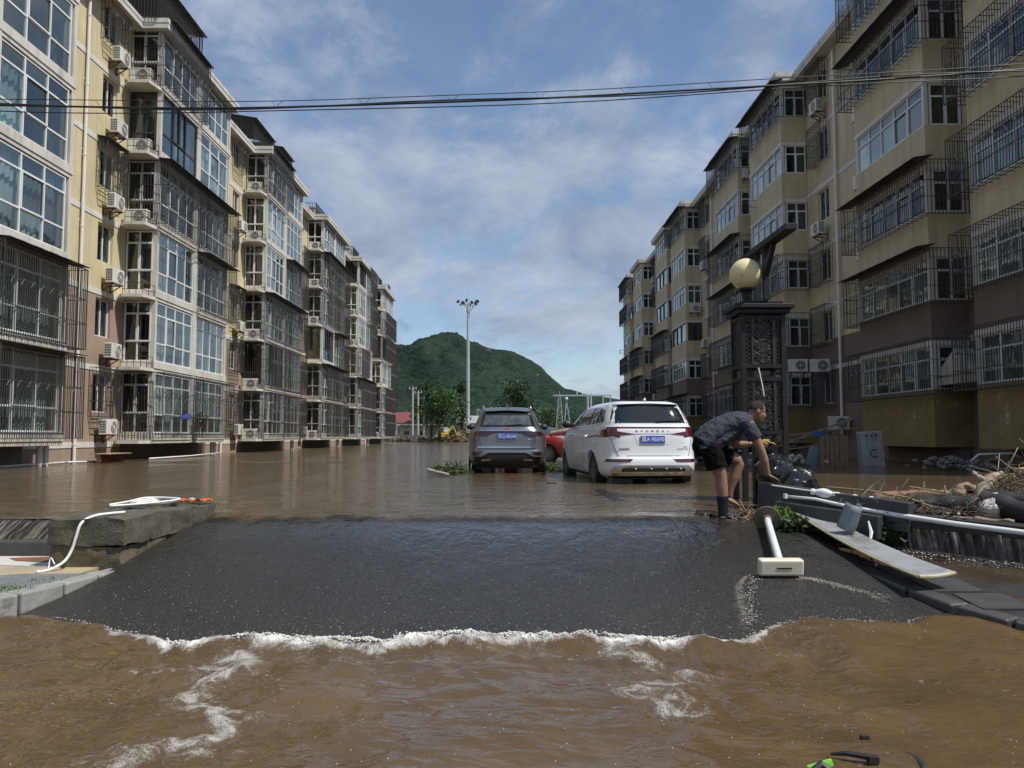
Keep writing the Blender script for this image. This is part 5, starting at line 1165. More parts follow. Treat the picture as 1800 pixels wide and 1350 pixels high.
V.line('antenna', [(0, 1.66), (.01, 1.67)], .01, M['p_white']); MB().add([(-.02, .55, 1.725), (.02, .55, 1.725), (0, .75, 1.728), (0, .56, 1.79)], [(0, 1, 3), (1, 2, 3), (2, 0, 3)]).build('antenna_fin', M['p_white'], V.t)
V.t.scale = (1.07, 1, .985); V.t.location.x += .07
# grey sport utility, square-on
G = Car('sport_utility', 'grey metallic sport utility car standing in flood water, rear square to the camera', 
        [(.24, .80, .16, 4.4), (.33, .88, .05, 4.52), (.46, .92, .0, 4.6), (.58, .935, .0, 4.62), (.66, .935, .035, 4.62), (.80, .93, .055, 4.6), (.98, .915, .06, 4.56), (1.08, .88, .075, 4.5), (1.15, .84, .11, 4.4)],
        [(1.15, .80, .13, 3.85), (1.25, .765, .20, 3.65), (1.40, .70, .31, 3.3), (1.54, .635, .42, 2.9), (1.60, .59, .48, 2.7), (1.63, .55, .52, 2.6)],
        .80, (.92, 3.62), .355, M['p_silver'], (-.02, 19., -.09), R(0), 3.2)
G.patch('rear_window', [(-.715, 1.195), (.715, 1.195)], [(-.60, 1.56), (0, 1.585), (.60, 1.56)], M['carglass'], .007)
G.patch('rear_glass', [(-.55, 1.24), (.55, 1.24)], [(-.50, 1.47), (.50, 1.47)], mat('reflecting_glass', (.07, .085, .085), .08, var=.8, vscale=7., spec=.8), .011)
G.patch('spoiler', [(-.60, 1.565), (0, 1.592), (.60, 1.565)], [(-.54, 1.628), (0, 1.63), (.54, 1.628)], M['p_silver'], .08)
G.line('wiper', [(-.02, 1.225), (.34, 1.25)], .012, M['ptrim'], off=.02)
G.patch('tailgate_crease', [(-.60, 1.095), (.60, 1.095)], [(-.62, 1.125), (.62, 1.125)], M['chrome'], .012)
G.patch('brake_lamp', [(-.05, 1.135), (.05, 1.135)], [(-.05, 1.165), (.05, 1.165)], mat('brake_red', (.55, .02, .015), .2, var=.05), .014)
G.patch('light_bar', [(-.82, 1.045), (.82, 1.045)], [(-.80, 1.085), (.80, 1.085)], M['ptrim'], .012)
G.sym('tail_lamp', [(-.845, .985), (-.50, .965), (-.44, .985)], [(-.80, 1.075), (-.44, 1.055), (-.30, 1.052)], M['lamp_d'], .015)
for sg in (-1, 1): G.patch('tail_lamp', [(.12, .985), (.34, 1.0)], [(.16, 1.075), (.30, 1.06)], M['lamp_d'], .008, side=sg)
G.plate(0, .965, '京Q·082A8')
G.patch('small_badge', [(.47, .892), (.57, .892)], [(.47, .908), (.57, .908)], M['chrome'], .006)
G.line('tailgate_gap', [(-.66, 1.0), (-.60, .76), (-.54, .715), (.54, .715), (.60, .76), (.66, 1.0)], .006, M['ptrim'], off=-.001)
G.patch('bumper_lip', [(-.66, .70), (.66, .70)], [(-.68, .725), (.68, .725)], M['chrome'], .030)
G.patch('lower_bumper', [(-.80, .26), (.80, .26)], [(-.84, .47), (-.58, .50), (-.42, .60), (.42, .60), (.58, .50), (.84, .47)], M['black'], .012)
G.patch('bumper_arch', [(-.86, .47), (-.58, .49), (-.42, .585), (.42, .585), (.58, .49), (.86, .47)], [(-.86, .50), (-.60, .525), (-.44, .625), (.44, .625), (.60, .525), (.86, .50)], M['p_silver'], .030, nu=40)
G.sym('reflector', [(-.80, .53), (-.64, .53)], [(-.80, .60), (-.56, .62)], M['lamp_d'], .014)
G.sym('exhaust_trim', [(-.60, .385), (-.38, .40)], [(-.58, .42), (-.36, .43)], M['chrome'], .030)
G.patch('skid_plate', [(-.34, .40), (.34, .40)], [(-.50, .465), (.50, .465)], M['steel'], .028)
for sg in (-1, 1):
    G.patch('side_window', [(.50, 1.24), (1.6, 1.19), (3.4, 1.19)], [(.70, 1.45), (1.6, 1.55), (2.75, 1.54)], M['carglass'], .006, side=sg, nu=26)
    m = MB(); m.tube([(sg*.55, .62, 1.62), (sg*.56, .72, 1.705), (sg*.56, 1.6, 1.725), (sg*.56, 2.4, 1.71), (sg*.55, 2.5, 1.64)], .02, 6); m.build('roof_rail', M['chrome'], G.t, smooth='all')
    G.mirror(.84, 3.15, 1.22, sg, M['ptrim'])
MB().add([(-.03, .62, 1.685), (.03, .62, 1.685), (0, .85, 1.69), (0, .63, 1.77)], [(0, 1, 3), (1, 2, 3), (2, 0, 3)]).build('antenna_fin', M['p_silver'], G.t)
G.t.scale = (1.05, 1, 1.01)
# red saloon behind, nose to the right
D = Car('saloon_car', 'red saloon car seen between the grey and the white car', 
        [(.20, .74, .16, 4.2), (.30, .82, .04, 4.4), (.45, .855, .0, 4.48), (.65, .86, .02, 4.5), (.82, .85, .05, 4.46), (.93, .82, .12, 4.3)],
        [(.93, .78, .7, 3.3), (1.1, .70, .95, 3.05), (1.28, .60, 1.35, 2.7), (1.38, .52, 1.6, 2.45)],
        .80, (.85, 3.45), .31, M['p_red'], (-1.0, 30.4, -.05), R(-124), 2.9)
for sg in (-1, 1):
    D.patch('side_window', [(1.0, .98), (2.0, .97), (2.98, .97)], [(1.42, 1.27), (2.0, 1.32), (2.55, 1.29)], M['carglass'], .006, side=sg, nu=26)
    D.mirror(.78, 2.75, 1.0, sg, M['p_red']); D.line('door_gap', [(2.0, .92), (2.0, .35)], .004, M['ptrim'], side=sg)
wsm = MB().grid(lambda u, v: (lambda z: (lambda w, a, b: (w*.82*(2*u-1), (a+b)/2+(b-a)/2*max(0, 1-abs(.82*(2*u-1))**6)**(1/6)+.008, z))(*D.par(z)))(.97+.36*v), 14, 6).build('windscreen', M['carglass'], D.t, smooth='all')
D.patch('rear_window', [(-.55, .98), (.55, .98)], [(-.45, 1.3), (.45, 1.3)], M['carglass'], .008); D.sym('tail_lamp', [(-.80, .72), (-.5, .72)], [(-.78, .86), (-.5, .86)], M['lamp_r'], .01)
# ------------------------------------------------------------------ gate pillar with globe lamp
M['iron'] = mat('dark_ironwork', (.013, .0135, .015), .6, metal=.0, spec=.35, var=.5, vscale=6, bump=.15, bscale=60, stain=((.075, .068, .06), .6, 5., .6))
M['iron2'] = mat('scroll_ironwork', (.040, .037, .034), .55, metal=.2, var=.4, vscale=9)
gp = thing('gate_pillar', 'tall black wrought-iron gate pillar with scrollwork panels behind the bending man', 'gate pillar', (3.55, 11.25, -.3))
O = (-3.55, -11.25, .3); x0, x1, y0, y1 = 3.24, 3.87, 11.0, 11.52
for x in (x0+.035, x1-.035):
    for y in (y0+.035, y1-.035): bevel(MB().box(x-.035, x+.035, y-.035, y+.035, -.4, 2.60).build('post', M['iron'], gp, O), .006)
for (xa, xb, ya, yb) in ((x0+.07, x1-.07, y0+.005, y0+.055), (x0+.07, x1-.07, y1-.055, y1-.005), (x0+.005, x0+.055, y0+.07, y1-.07), (x1-.055, x1-.005, y0+.07, y1-.07)):
    for z in (.58, .92, 1.66, 1.84, 2.52): MB().box(xa, xb, ya, yb, z, z+.055).build('rail', M['iron'], gp, O)
bevel(MB().box(x0-.05, x1+.05, y0-.05, y1+.05, 2.60, 2.665).build('cap', M['iron'], gp, O), .01); bevel(MB().box(x0-.10, x1+.10, y0-.10, y1+.10, 2.667, 2.73).build('cap', M['iron'], gp, O), .01); bevel(MB().box(x0+.02, x1-.02, y0+.02, y1-.02, 2.732, 2.79).build('cap', M['iron'], gp, O), .01)
def ring_(mb, f, a, z, r, t=.010, sq=1., a0=0, a1=360):
    mb.tube([f(a+r*math.cos(R(q)), z+r*sq*math.sin(R(q))) for q in np.linspace(a0, a1, 17)], t, 5, False)
def spiral(mb, f, a, z, r, sg, up, t=.010):
    mb.tube([f(a+sg*r*(1-q/560)*math.cos(R(q)), z+up*r*(1-q/560)*math.sin(R(q))) for q in range(0, 430, 22)], t, 5)
def panel(f, W, z0, z1, parent):
    mb = MB(); H = z1-z0; n = 4; wm = W*.60; a0 = W*.24
    for q in (W*.215, W*.79): mb.bar(f(q, z0), f(q, z1), .022)
    for (s0, s1) in ((.02, W*.20), (W*.81, W-.02)):
        k = 11; dz = H/k
        for i in range(k): mb.bar(f(s0, z0+i*dz), f(s1, z0+(i+1)*dz), .009); mb.bar(f(s1, z0+i*dz), f(s0, z0+(i+1)*dz), .009)
    c = W*.5
    for i in range(n):
        zc = z0+H*(i+.5)/n; ring_(mb, f, c, zc, H*.085); ring_(mb, f, c, zc, H*.04)
        for sg in (-1, 1): spiral(mb, f, c+sg*W*.17, zc+H*.06, W*.085, sg, 1); spiral(mb, f, c+sg*W*.17, zc-H*.06, W*.085, sg, -1); mb.bar(f(c+sg*H*.085, zc), f(c+sg*W*.17, zc), .010)
        if i: ring_(mb, f, c, z0+H*i/n, W*.07, .010, 1.6)
    mb.bar(f(c, z0), f(c, z1), .010)
    return mb.build('scroll_panel', M['iron2'], parent, O)
for z0, z1 in ((.98, 1.66), (1.895, 2.52)):
    panel(lambda a, z: (x0+.06+a, y0+.03, z), x1-x0-.12, z0, z1, gp); panel(lambda a, z: (x0+.03, y0+.06+a, z), y1-y0-.12, z0, z1, gp); panel(lambda a, z: (x0+.06+a, y1-.03, z), x1-x0-.12, z0, z1, gp); panel(lambda a, z: (x1-.03, y0+.06+a, z), y1-y0-.12, z0, z1, gp)
for y in (10.98, 11.36): MB().box(3.56, 3.64, y-.04, y+.04, 2.79, 3.52).build('upright', M['iron'], gp, O); 
for y, d in ((10.98, -.34), (11.36, .34)): MB().beam((3.6, y, 3.12), (3.6, y+d, 3.50), .06, .06).build('brace', M['iron'], gp, O)
bevel(MB().box(3.52, 3.68, 9.95, 12.35, 3.52, 3.60).build('beam', M['iron'], gp, O), .006)
lm = thing('globe_lamp', 'cream glass globe lamp on a short black stem atop the gate pillar', 'lamp', (3.36, 11.12, 2.73)); M['globe'] = mat('cream_globe', (.74, .66, .36), .35, var=.08, vscale=6, coat=.2, stain=((.5, .43, .24), .6, 9., .6))
MB().ell((0, 0, .45), (.222, .222, .222), 32).build('globe', M['globe'], lm, smooth='all'); MB().lathe([(.001, .245), (.10, .245), (.11, .22), (.06, .18), (.045, .1), (.05, .06), (.09, .02), (.09, 0)], 16).build('stem', M['iron'], lm, smooth=True)
o = MB().tube([(3.46, 10.95, 1.84), (3.50, 10.93, 1.6), (3.52, 10.92, 1.45)], .009, 6).build('white_stick', M['pvc'], None); tag(o, 'thin white stick leaning on the front of the gate pillar', 'stick')
iv = MB(); ri_ = random.Random(9)
for i in range(70): leaves(iv, (3.20+ri_.uniform(-.05, .05), 10.2+ri_.uniform(-.05, .05), ri_.uniform(-.1, .85)), (.05, .05, .05), 6, .022, ri_)
tag(iv.build('hanging_weed', M['leafC']), 'wet weed strands clinging to the gate post behind the man', 'weed', kind='stuff')
bevel(tag(MB().box(3.13, 3.22, 10.15, 10.25, -.3, .95).build('gate_post', M['iron']), 'short dark steel post wrapped in weed behind the man', 'post'), .01)

# ------------------------------------------------------------------ the man bending over
M['skin'] = mat('skin', (.26, .145, .095), .5, var=.22, vscale=18, bump=.1, bscale=90); M['shirt'] = mat('navy_tee', (.032, .037, .052), .85, var=.3, vscale=60, bump=.5, bscale=34, c2=(.038, .043, .058), c2scale=40, c2lo=.5, c2hi=.7); M['shorts'] = mat('black_shorts', (.0055, .0055, .006), .95, var=.4, vscale=10, bump=.3, bscale=18, spec=.1); M['boot'] = mat('rubber_boot', (.012, .014, .018), .6, var=.25, vscale=8, spec=.3); M['hair'] = mat('cropped_hair', (.022, .019, .017), .8, var=.4, vscale=40, bump=.8, bscale=220); M['eyew'] = mat('eye_white', (.6, .58, .55), .3, var=.02)
def fuse(name, mb, vox, mtl, parent, loc, smooth=6, wr=0):
    ob = mb.build(name+'_src', mtl); m = ob.modifiers.new('r', 'REMESH'); m.mode = 'VOXEL'; m.voxel_size = vox
    s_ = ob.modifiers.new('s', 'SMOOTH'); s_.iterations = smooth; s_.factor = .5
    if wr:
        tx = bpy.data.textures.new('folds', 'CLOUDS'); tx.noise_scale = wr[1]; tx.noise_depth = 2; d = ob.modifiers.new('d', 'DISPLACE'); d.texture = tx; d.strength = wr[0]; d.mid_level = .5; d.texture_coords = 'LOCAL'
    dg = bpy.context.evaluated_depsgraph_get(); me = bpy.data.meshes.new_from_object(ob.evaluated_get(dg)); me.name = name; bpy.data.objects.remove(ob)
    me.materials.clear(); me.materials.append(mtl); me.polygons.foreach_set('use_smooth', [True]*len(me.polygons)); return put(me, name, parent, loc)
PX, PY = 2.45, 9.2
man = thing('person', 'person in grey T-shirt, black shorts and one black boot bending to lean on a slab', 'person', (PX, PY, -.05)); OL = (-PX, -PY, .05)
YN, YF = 9.04, 9.36     # near (right) and far (left) side
b = MB()
# torso, neck, head
b.tube([(2.30, 9.2, .78), (2.42, 9.2, .93), (2.58, 9.2, 1.03), (2.70, 9.2, 1.05), (2.77, 9.2, 1.07)], [(.12, .085), (.13, .09), (.15, .105), (.14, .10), (.08, .07)], 14)
b.tube([(2.72, 9.2, 1.07), (2.80, 9.2, 1.115), (2.865, 9.2, 1.15)], [.07, .058, .056], 10)
HM = Matrix.Rotation(R(14), 3, 'Y'); HC = Vector((2.885, 9.2, 1.185))
b.ell(HC+HM @ Vector((-.012, 0, .022)), (.094, .076, .092), 18, HM); b.ell(HC+HM @ Vector((.028, 0, -.045)), (.062, .060, .070), 16, HM); b.ell(HC+HM @ Vector((.05, 0, -.095)), (.034, .036, .026), 12, HM)
b.tube([HC+HM @ Vector(q) for q in ((.078, 0, .010), (.098, 0, -.022), (.107, 0, -.040), (.085, 0, -.048))], [.008, .011, .014, .008], 8); b.ell(HC+HM @ Vector((.070, 0, .018)), (.016, .055, .012), 12, HM)
for q in (-.066, -.076): b.ell(HC+HM @ Vector((.080, 0, q)), (.011, .024, .006), 10, HM)
for sg in (-1, 1): b.ell(HC+HM @ Vector((-.012, sg*.077, -.012)), (.020, .008, .033), 10, HM); b.ell(HC+HM @ Vector((.055, sg*.042, -.030)), (.022, .018, .02), 10, HM)
# right arm down to the slab
def arm(sh, el, wr_, r=(.060, .052, .046, .030)): b.tube([sh, Vector(sh).lerp(Vector(el), .5), el, Vector(el).lerp(Vector(wr_), .35), wr_], [r[0], r[1]+.004, r[2], r[2]+.004, r[3]], 12)
arm((2.73, YN, 1.05), (2.87, YN-.02, .715), (2.945, YN+.02, .46)); arm((2.72, YF, 1.04), (2.66, YF+.06, .79), (2.86, YF+.02, .805))
def hand(w_, d, up, side, curl=.3, L=.085, parent=None):
    w_ = Vector(w_); d = Vector(d).normalized(); up = Vector(up); up = (up-d*up.dot(d)).normalized(); sd = d.cross(up)*side
    b.tube([w_-d*.02, w_+d*.03, w_+d*.075, w_+d*.095], [(.026, .018), (.038, .016), (.042, .015), (.038, .012)] if abs(sd.y) > .5 else [(.018, .026), (.016, .036), (.015, .04), (.012, .036)], 10)
    for i, ln in enumerate((.068, .078, .073, .056)):
        o = (i-1.5)*.0205; p = w_+d*.088+sd*o; q1 = p+d*ln*.5+sd*o*.25-up*curl*.01; q2 = q1+(d*.8-up*curl).normalized()*ln*.32; q3 = q2+(d*.55-up*curl*1.6).normalized()*ln*.28
        b.tube([p-d*.02, p, q1, q2, q3], [.0095, .0095, .009, .0082, .0065], 8)
    p = w_+d*.02-sd*.032; b.tube([p, p+d*.03-sd*.022, p+d*.062-sd*.030-up*.006, p+d*.085-sd*.026-up*.012], [.013, .0115, .010, .0075], 8)
hand((2.945, YN+.02, .455), (.85, .10, -.38), (.35, 0, .9), 1, .35)
hand((2.86, YF+.02, .805), (1, -.05, .12), (0, 0, 1), -1, 1.2)
# near standing leg (in boot), far bent leg (bare)
HN = (2.30, YN+.07, .74); HFp = (2.33, YF-.06, .77)
b.tube([HN, (2.36, YN+.01, .62), (2.405, YN, .44), (2.415, YN, .32), (2.425, YN, .2), (2.43, YN, .06)], [.104, .094, .068, .067, .060, .045], 14)
b.tube([HFp, (2.50, YF-.02, .70), (2.685, YF, .605), (2.70, YF, .575), (2.645, YF, .42), (2.60, YF, .30), (2.575, YF, .19)], [.105, .098, .074, .070, .066, .050, .038], 14)
b.tube([(2.545, YF, .165), (2.575, YF, .15), (2.63, YF, .125), (2.675, YF, .10)], [(.034, .034), (.04, .038), (.042, .03), (.040, .018)], 10)
for i, ln in enumerate((.045, .038, .034, .03, .024)):
    o = (i-2)*.016; b.tube([(2.665, YF+o, .103), (2.665+ln*.6, YF+o*1.05, .092), (2.665+ln, YF+o*1.05, .083)], [.011, .010, .008], 7)
fuse('body', b, .0075, M['skin'], man, OL, 5)
h = MB(); h.ell(HC+HM @ Vector((-.015, 0, .026)), (.0965, .0785, .091), 22, HM); ho = fuse('hair', h, .006, M['hair'], man, OL, 1, (.005, .008))
me = ho.data; keep = []     # hairline: cut the cap away from the face and neck
import bmesh
bm = bmesh.new(); bm.from_mesh(me); Hi = HM.inverted()
dead = [v for v in bm.verts if (lambda q: q.x > .052-.25*max(0, q.z-.03) and q.z < .085 or q.z < -.005+.35*max(0, q.x+.03) or (q.z < .01 and q.x > -.01))(Hi @ (v.co-HC))]
bmesh.ops.delete(bm, geom=dead, context='VERTS'); bm.to_mesh(me); bm.free()
for sg in (-1, 1):
    MB().ell(HC+HM @ Vector((.071, sg*.031, .0)), (.012, .014, .008), 10, HM).build('eye', M['eyew'], man, OL, 'all'); MB().ell(HC+HM @ Vector((.081, sg*.032, .0)), (.004, .006, .006), 8, HM).build('pupil', M['black'], man, OL, 'all'); MB().ell(HC+HM @ Vector((.080, sg*.032, .022)), (.006, .020, .005), 8, HM).build('eyebrow', M['hair'], man, OL, 'all')
t = MB(); t.tube([(2.235, 9.2, .80), (2.33, 9.2, .895), (2.45, 9.2, .985), (2.58, 9.2, 1.05), (2.68, 9.2, 1.075), (2.76, 9.2, 1.095), (2.79, 9.2, 1.115)], [(.20, .15), (.198, .15), (.19, .14), (.19, .125), (.185, .112), (.13, .09), (.082, .072)], 18)
t.tube([(2.19, 9.2, .73), (2.30, 9.2, .78), (2.46, 9.2, .87), (2.58, 9.2, .94), (2.66, 9.2, .98)], [(.195, .10), (.195, .10), (.185, .09), (.165, .08), (.14, .06)], 14)
t.tube([(2.71, YN+.03, 1.06), (2.75, YN, .97), (2.80, YN-.012, .865)], [.085, .082, .082], 14); t.tube([(2.70, YF-.03, 1.05), (2.69, YF+.03, .95), (2.675, YF+.05, .87)], [.085, .082, .078], 14)
fuse('shirt', t, .008, M['shirt'], man, OL, 4, (.030, .06))
s_ = MB(); s_.tube([(2.20, 9.2, .81), (2.29, 9.2, .80), (2.36, 9.2, .86)], [(.165, .11), (.178, .135), (.168, .12)], 16); s_.ell((2.25, 9.2, .78), (.125, .175, .125), 16); s_.ell((2.34, 9.2, .80), (.12, .185, .13), 16)
s_.tube([(2.29, YN+.03, .78), (2.335, YN+.01, .65), (2.365, YN, .53)], [.125, .118, .118], 16); s_.tube([(2.32, YF-.05, .77), (2.46, YF-.03, .70), (2.60, YF-.01, .635)], [.125, .118, .112], 16)
fuse('shorts', s_, .010, M['shorts'], man, OL, 4, (.032, .05))
bt = MB(); bt.tube([(2.418, YN, .225), (2.42, YN, .20), (2.425, YN, .10), (2.425, YN, .03), (2.43, YN, -.03)], [.068, .066, .058, .056, .054], 16); bt.tube([(2.385, YN, -.005), (2.45, YN, .005), (2.53, YN, -.005), (2.605, YN, -.008), (2.64, YN, -.02)], [(.046, .04), (.05, .05), (.05, .044), (.046, .036), (.024, .02)], 14); bt.obox((2.505, YN, -.045), (.27, .088, .018))
fuse('boot', bt, .008, M['boot'], man, OL, 3)
# yellow glove he is reaching with, black sack
yb_ = MB(); yb_.tube([(2.93, YF-.02, .815), (3.0, YF-.02, .828), (3.06, YF-.02, .822)], [(.016, .022), (.012, .036), (.011, .038)], 10)
for k_, (dy, ln) in enumerate(((-.028, .07), (-.010, .085), (.010, .08), (.027, .06))): yb_.tube([(3.05, YF-.02+dy, .822), (3.05+ln*.6, YF-.02+dy*1.2, .815), (3.05+ln, YF-.02+dy*1.2, .795)], [.010, .009, .006], 7)
yb_.tube([(2.97, YF-.055, .82), (3.0, YF-.075, .81), (3.03, YF-.085, .79)], [.010, .009, .006], 7)
fuse('yellow_glove', yb_, .006, mat('yellow_rubber', (.40, .27, .05), .6, var=.25, vscale=20), None, (0, 0, 0), 2); tag(bpy.data.objects['yellow_glove'], "limp yellow rubber glove held in the bending person's far hand", 'glove')
M['sack'] = mat('black_plastic', (.010, .010, .011), .16, var=.2, bump=.9, bscale=9, spec=.7)
sk = MB(); sk.ell((3.52, 9.95, .30), (.36, .24, .24), 40); sk.ell((3.30, 9.9, .45), (.20, .2, .26), 30)
for i, v in enumerate(sk.v):
    q = Vector(v); n = Vector((fbm(q.x*5, q.y*5, q.z*5), fbm(q.x*5+7, q.y*5, q.z*5), fbm(q.x*5, q.y*5+9, q.z*5)))*.06; k = Vector((abs(mnoise.noise(q*9)), 0, abs(mnoise.noise(q*11+Vector((3, 3, 3))))))*.05; sk.v[i] = tuple(q+n-k)
tag(sk.build('rubbish_sack', M['sack'], smooth='all'), 'shiny black plastic rubbish sack behind the slab the man leans on', 'sack')

# ------------------------------------------------------------------ wreckage on the right
M['slate'] = mat('wet_dark_stone', (.045, .046, .049), .42, var=.4, vscale=5, bump=.25, bscale=60, stain=((.14, .135, .125), .5, 4., .6))
M['duct'] = mat('black_foam_duct', (.014, .015, .017), .75, var=.3, vscale=9, bump=.3, bscale=40); M['fibre'] = mat('fibre_board', (.27, .285, .30), .4, var=.2, vscale=3, bump=.1, bscale=80, c2=(.17, .165, .15), c2scale=2.2, c2lo=.5, c2hi=.6); M['boardedge'] = mat('board_edge', (.42, .36, .20), .7, var=.3, vscale=9)
M['hood'] = mat('grey_lamp_shell', (.22, .25, .29), .4, metal=.2, var=.1, vscale=6); M['creamp'] = mat('cream_plastic', (.66, .62, .48), .45, var=.08, vscale=6, stain=((.4, .34, .22), .5, 8., .64))
a, q = Vector((2.90, 9.2, .22)), Vector((4.05, 8.05, .08))
sl = tag(bevel(MB().beam(a, q, .16, .30).build('stone_slab', M['slate']), .012), 'long dark stone beam the man rests his hand on', 'stone beam')
sl = tag(bevel(MB().beam(Vector((2.98, 8.92, .06)), Vector((3.72, 8.02, -.02)), .10, .24).build('stone_slab', M['slate']), .012), 'shorter dark stone beam lying below the long one, over the leaves', 'stone beam')
# fallen white baluster rail
br = thing('baluster_rail', 'fallen white plastic baluster rail with a turned bulb on the dark beam', 'railing', (3.3, 8.75, .3)); OB = (-3.3, -8.75, -.3)
d0, d1 = Vector((3.30, 8.66, .295)), Vector((4.10, 8.14, .205))
def lath_along(p, d, prof, mtl, parent, loc, nm, n=16):
    Q = Vector((0, 0, 1)).rotation_difference(d.normalized()).to_matrix().to_4x4(); MB().lathe(prof, n, Matrix.Translation(p) @ Q).build(nm, mtl, parent, loc, smooth=True)
lath_along(d0, d1-d0, [(.001, -.02), (.03, -.02), (.036, 0), (.03, .02), (.028, .03), (.042, .06), (.052, .10), (.05, .14), (.036, .18), (.026, .20)], M['pvc'], br, OB, 'bulb')
lath_along(d0, d1-d0, [(.024, .20), (.03, .21), (.03, .27), (.022, .275), (.022, .40), (.028, .405), (.028, .44), (.022, .45), (.022, .56), (.03, .565), (.03, .60), (.02, .61), (.02, .95), (.001, .955)], M['pvc'], br, OB, 'shaft')
o = MB().tube([(2.96, 8.98, .345), (3.30, 8.68, .30)], .008, 6).build('rod', M['pvc'], br, OB); MB().lathe([(.001, 0), (.022, 0), (.022, .05), (.001, .05)], 10, Matrix.Translation((3.02, 8.72, .22))).build('fitting', M['pvc'], br, OB)
tag(MB().tube([(3.05, 8.80, .235), (3.3, 8.6, .22), (3.6, 8.35, .15), (3.9, 8.1, .105), (4.3, 7.70, .055), (4.75, 7.26, .015), (5.6, 6.45, -.02)], [.018, .018, .022, .026, .026, .026, .026], 12).build('white_pipe', M['pvc'], smooth='all'), 'long bent white plastic pipe lying along the retaining wall edge', 'pipe')
tag(bevel(MB().beam((3.72, 8.42, .03), (5.9, 6.3, -.06), .09, .08).build('iron_rail', M['steel_d']), .008), 'dark steel rail lying beneath the white pipe', 'rail')
for i in range(4):
    tag(MB().tube([(3.62+.05*i, 8.60+.03*i, .14-.01*i), (4.5+.06*i, 7.85+.05*i, .06), (5.7+.05*i, 6.75+.06*i, -.01)], .012, 5).build('iron_bar', M['steel_d']), ['black bar of the fallen grille next to the white pipe', 'second black bar of the fallen grille from the white pipe', 'third black bar of the fallen grille from the white pipe', 'black bar of the fallen grille farthest from the white pipe'][i], 'bar', 'bars of the fallen grille')
def duct(name, pts, r, label, rib):
    P = [Vector(p) for p in pts]; S_ = []; Rr = []
    for a, b_ in zip(P, P[1:]):
        for t in np.linspace(0, 1, 12, endpoint=False): S_.append(a.lerp(b_, t)); Rr.append(r*(1+.06*math.cos(len(S_)*math.pi*2/rib)))
    S_.append(P[-1]); Rr.append(r); o = MB().tube(S_, Rr, 18, False); o.tube([S_[1], S_[0]], [r*.72, r*.78], 18, False)
    m = o.build(name, M['duct'], smooth='all'); sm = m.modifiers.new('s', 'SOLIDIFY'); sm.thickness = .02; return tag(m, label, 'duct', 'black foam ducts')
duct('black_duct', [(4.30, 8.62, .17), (4.45, 8.5, .16), (4.62, 8.42, .17), (4.84, 8.30, .165)], .112, 'thick black foam duct lying along the middle of the debris', 12)
duct('black_duct', [(4.96, 8.36, .22), (5.06, 8.22, .19), (5.14, 8.02, .13), (5.28, 7.70, .08)], .115, 'curved black foam duct at the right edge of the debris', 14)
duct('black_duct', [(5.10, 8.62, .24), (5.24, 8.45, .22), (5.42, 8.25, .18)], .10, 'black foam duct half hidden behind the curved one', 12)
# floodlight shell
# the shell of a floodlight
fl = thing('lamp_shell', 'upturned grey metal floodlight shell hanging by the rail', 'floodlight', (3.39, 7.92, .10)); fl.rotation_euler = (R(18), R(8), R(22))
m = MB(); prof = [(-.085, -.06), (-.08, .03), (-.05, .065), (0, .075), (.05, .065), (.08, .03), (.085, -.06)]
m.grid(lambda u, v: (np.interp(u, np.linspace(0, 1, 7), [p[0] for p in prof])*(1-.12*v), -np.interp(u, np.linspace(0, 1, 7), [p[1] for p in prof])*(1-.1*v)-.0, -.13+.26*v), 24, 4)
o = m.build('shell', M['hood'], fl, smooth='all'); so_ = o.modifiers.new('s', 'SOLIDIFY'); so_.thickness = .008
MB().obox((0, .01, .03), (.12, .08, .16)).build('housing', M['black'], fl); MB().lathe([(.008, 0), (.008, .006), (.001, .007)], 8, Matrix.Translation((.03, -.078, .05)) @ Matrix.Rotation(R(90), 4, 'X')).build('screw', M['chrome'], fl)
tag(MB().tube([(3.40, 7.92, -.02), (3.30, 7.72, -.2), (3.22, 7.5, -.25), (3.32, 7.2, -.27), (3.5, 7.05, -.24), (3.46, 6.9, -.26)], .006, 5).build('loose_wire', M['steel']), 'loose grey wire looping from the floodlight shell down to the board', 'wire')
tag(MB().tube([(3.55, 7.9, .06), (3.54, 7.82, -.04), (3.50, 7.76, -.12), (3.52, 7.70, -.2), (3.46, 7.58, -.25)], [.008, .018, .01, .016, .004], 6).build('plastic_strip', M['pvc']), 'torn white plastic strip dangling right of the floodlight shell', 'plastic strip')
# fallen board bridging pavement and beam
bd = thing('fallen_board', 'long warped grey board sloping from the beam down onto the kerb', 'board', (3.35, 7.6, -.1)); OD = (-3.35, -7.6, .1)
def brd(u, v):
    p0, p1 = Vector((3.20, 8.80, .085)), Vector((3.42, 6.50, -.245)); p = p0.lerp(p1, u); p.z -= .035*math.sin(math.pi*u)-.02*u**6; wv_ = Vector((.34, .08, .015)); p += wv_*(v-.35)*(1-.25*(1-u)); p.z += .05*(v-.5)**2; return p
m = MB().grid(brd, 40, 6).build('panel', M['fibre'], bd, OD, 'all'); s1 = m.modifiers.new('s', 'SOLIDIFY'); s1.thickness = .022; s1.offset = -1
MB().tube([brd(u, 0)+Vector((-.004, 0, -.011)) for u in np.linspace(0, 1, 30)], .013, 6).build('edge_strip', M['boardedge'], bd, OD); MB().tube([brd(1, v)+Vector((0, -.004, -.011)) for v in np.linspace(0, 1, 8)], .013, 6).build('edge_strip', M['boardedge'], bd, OD)
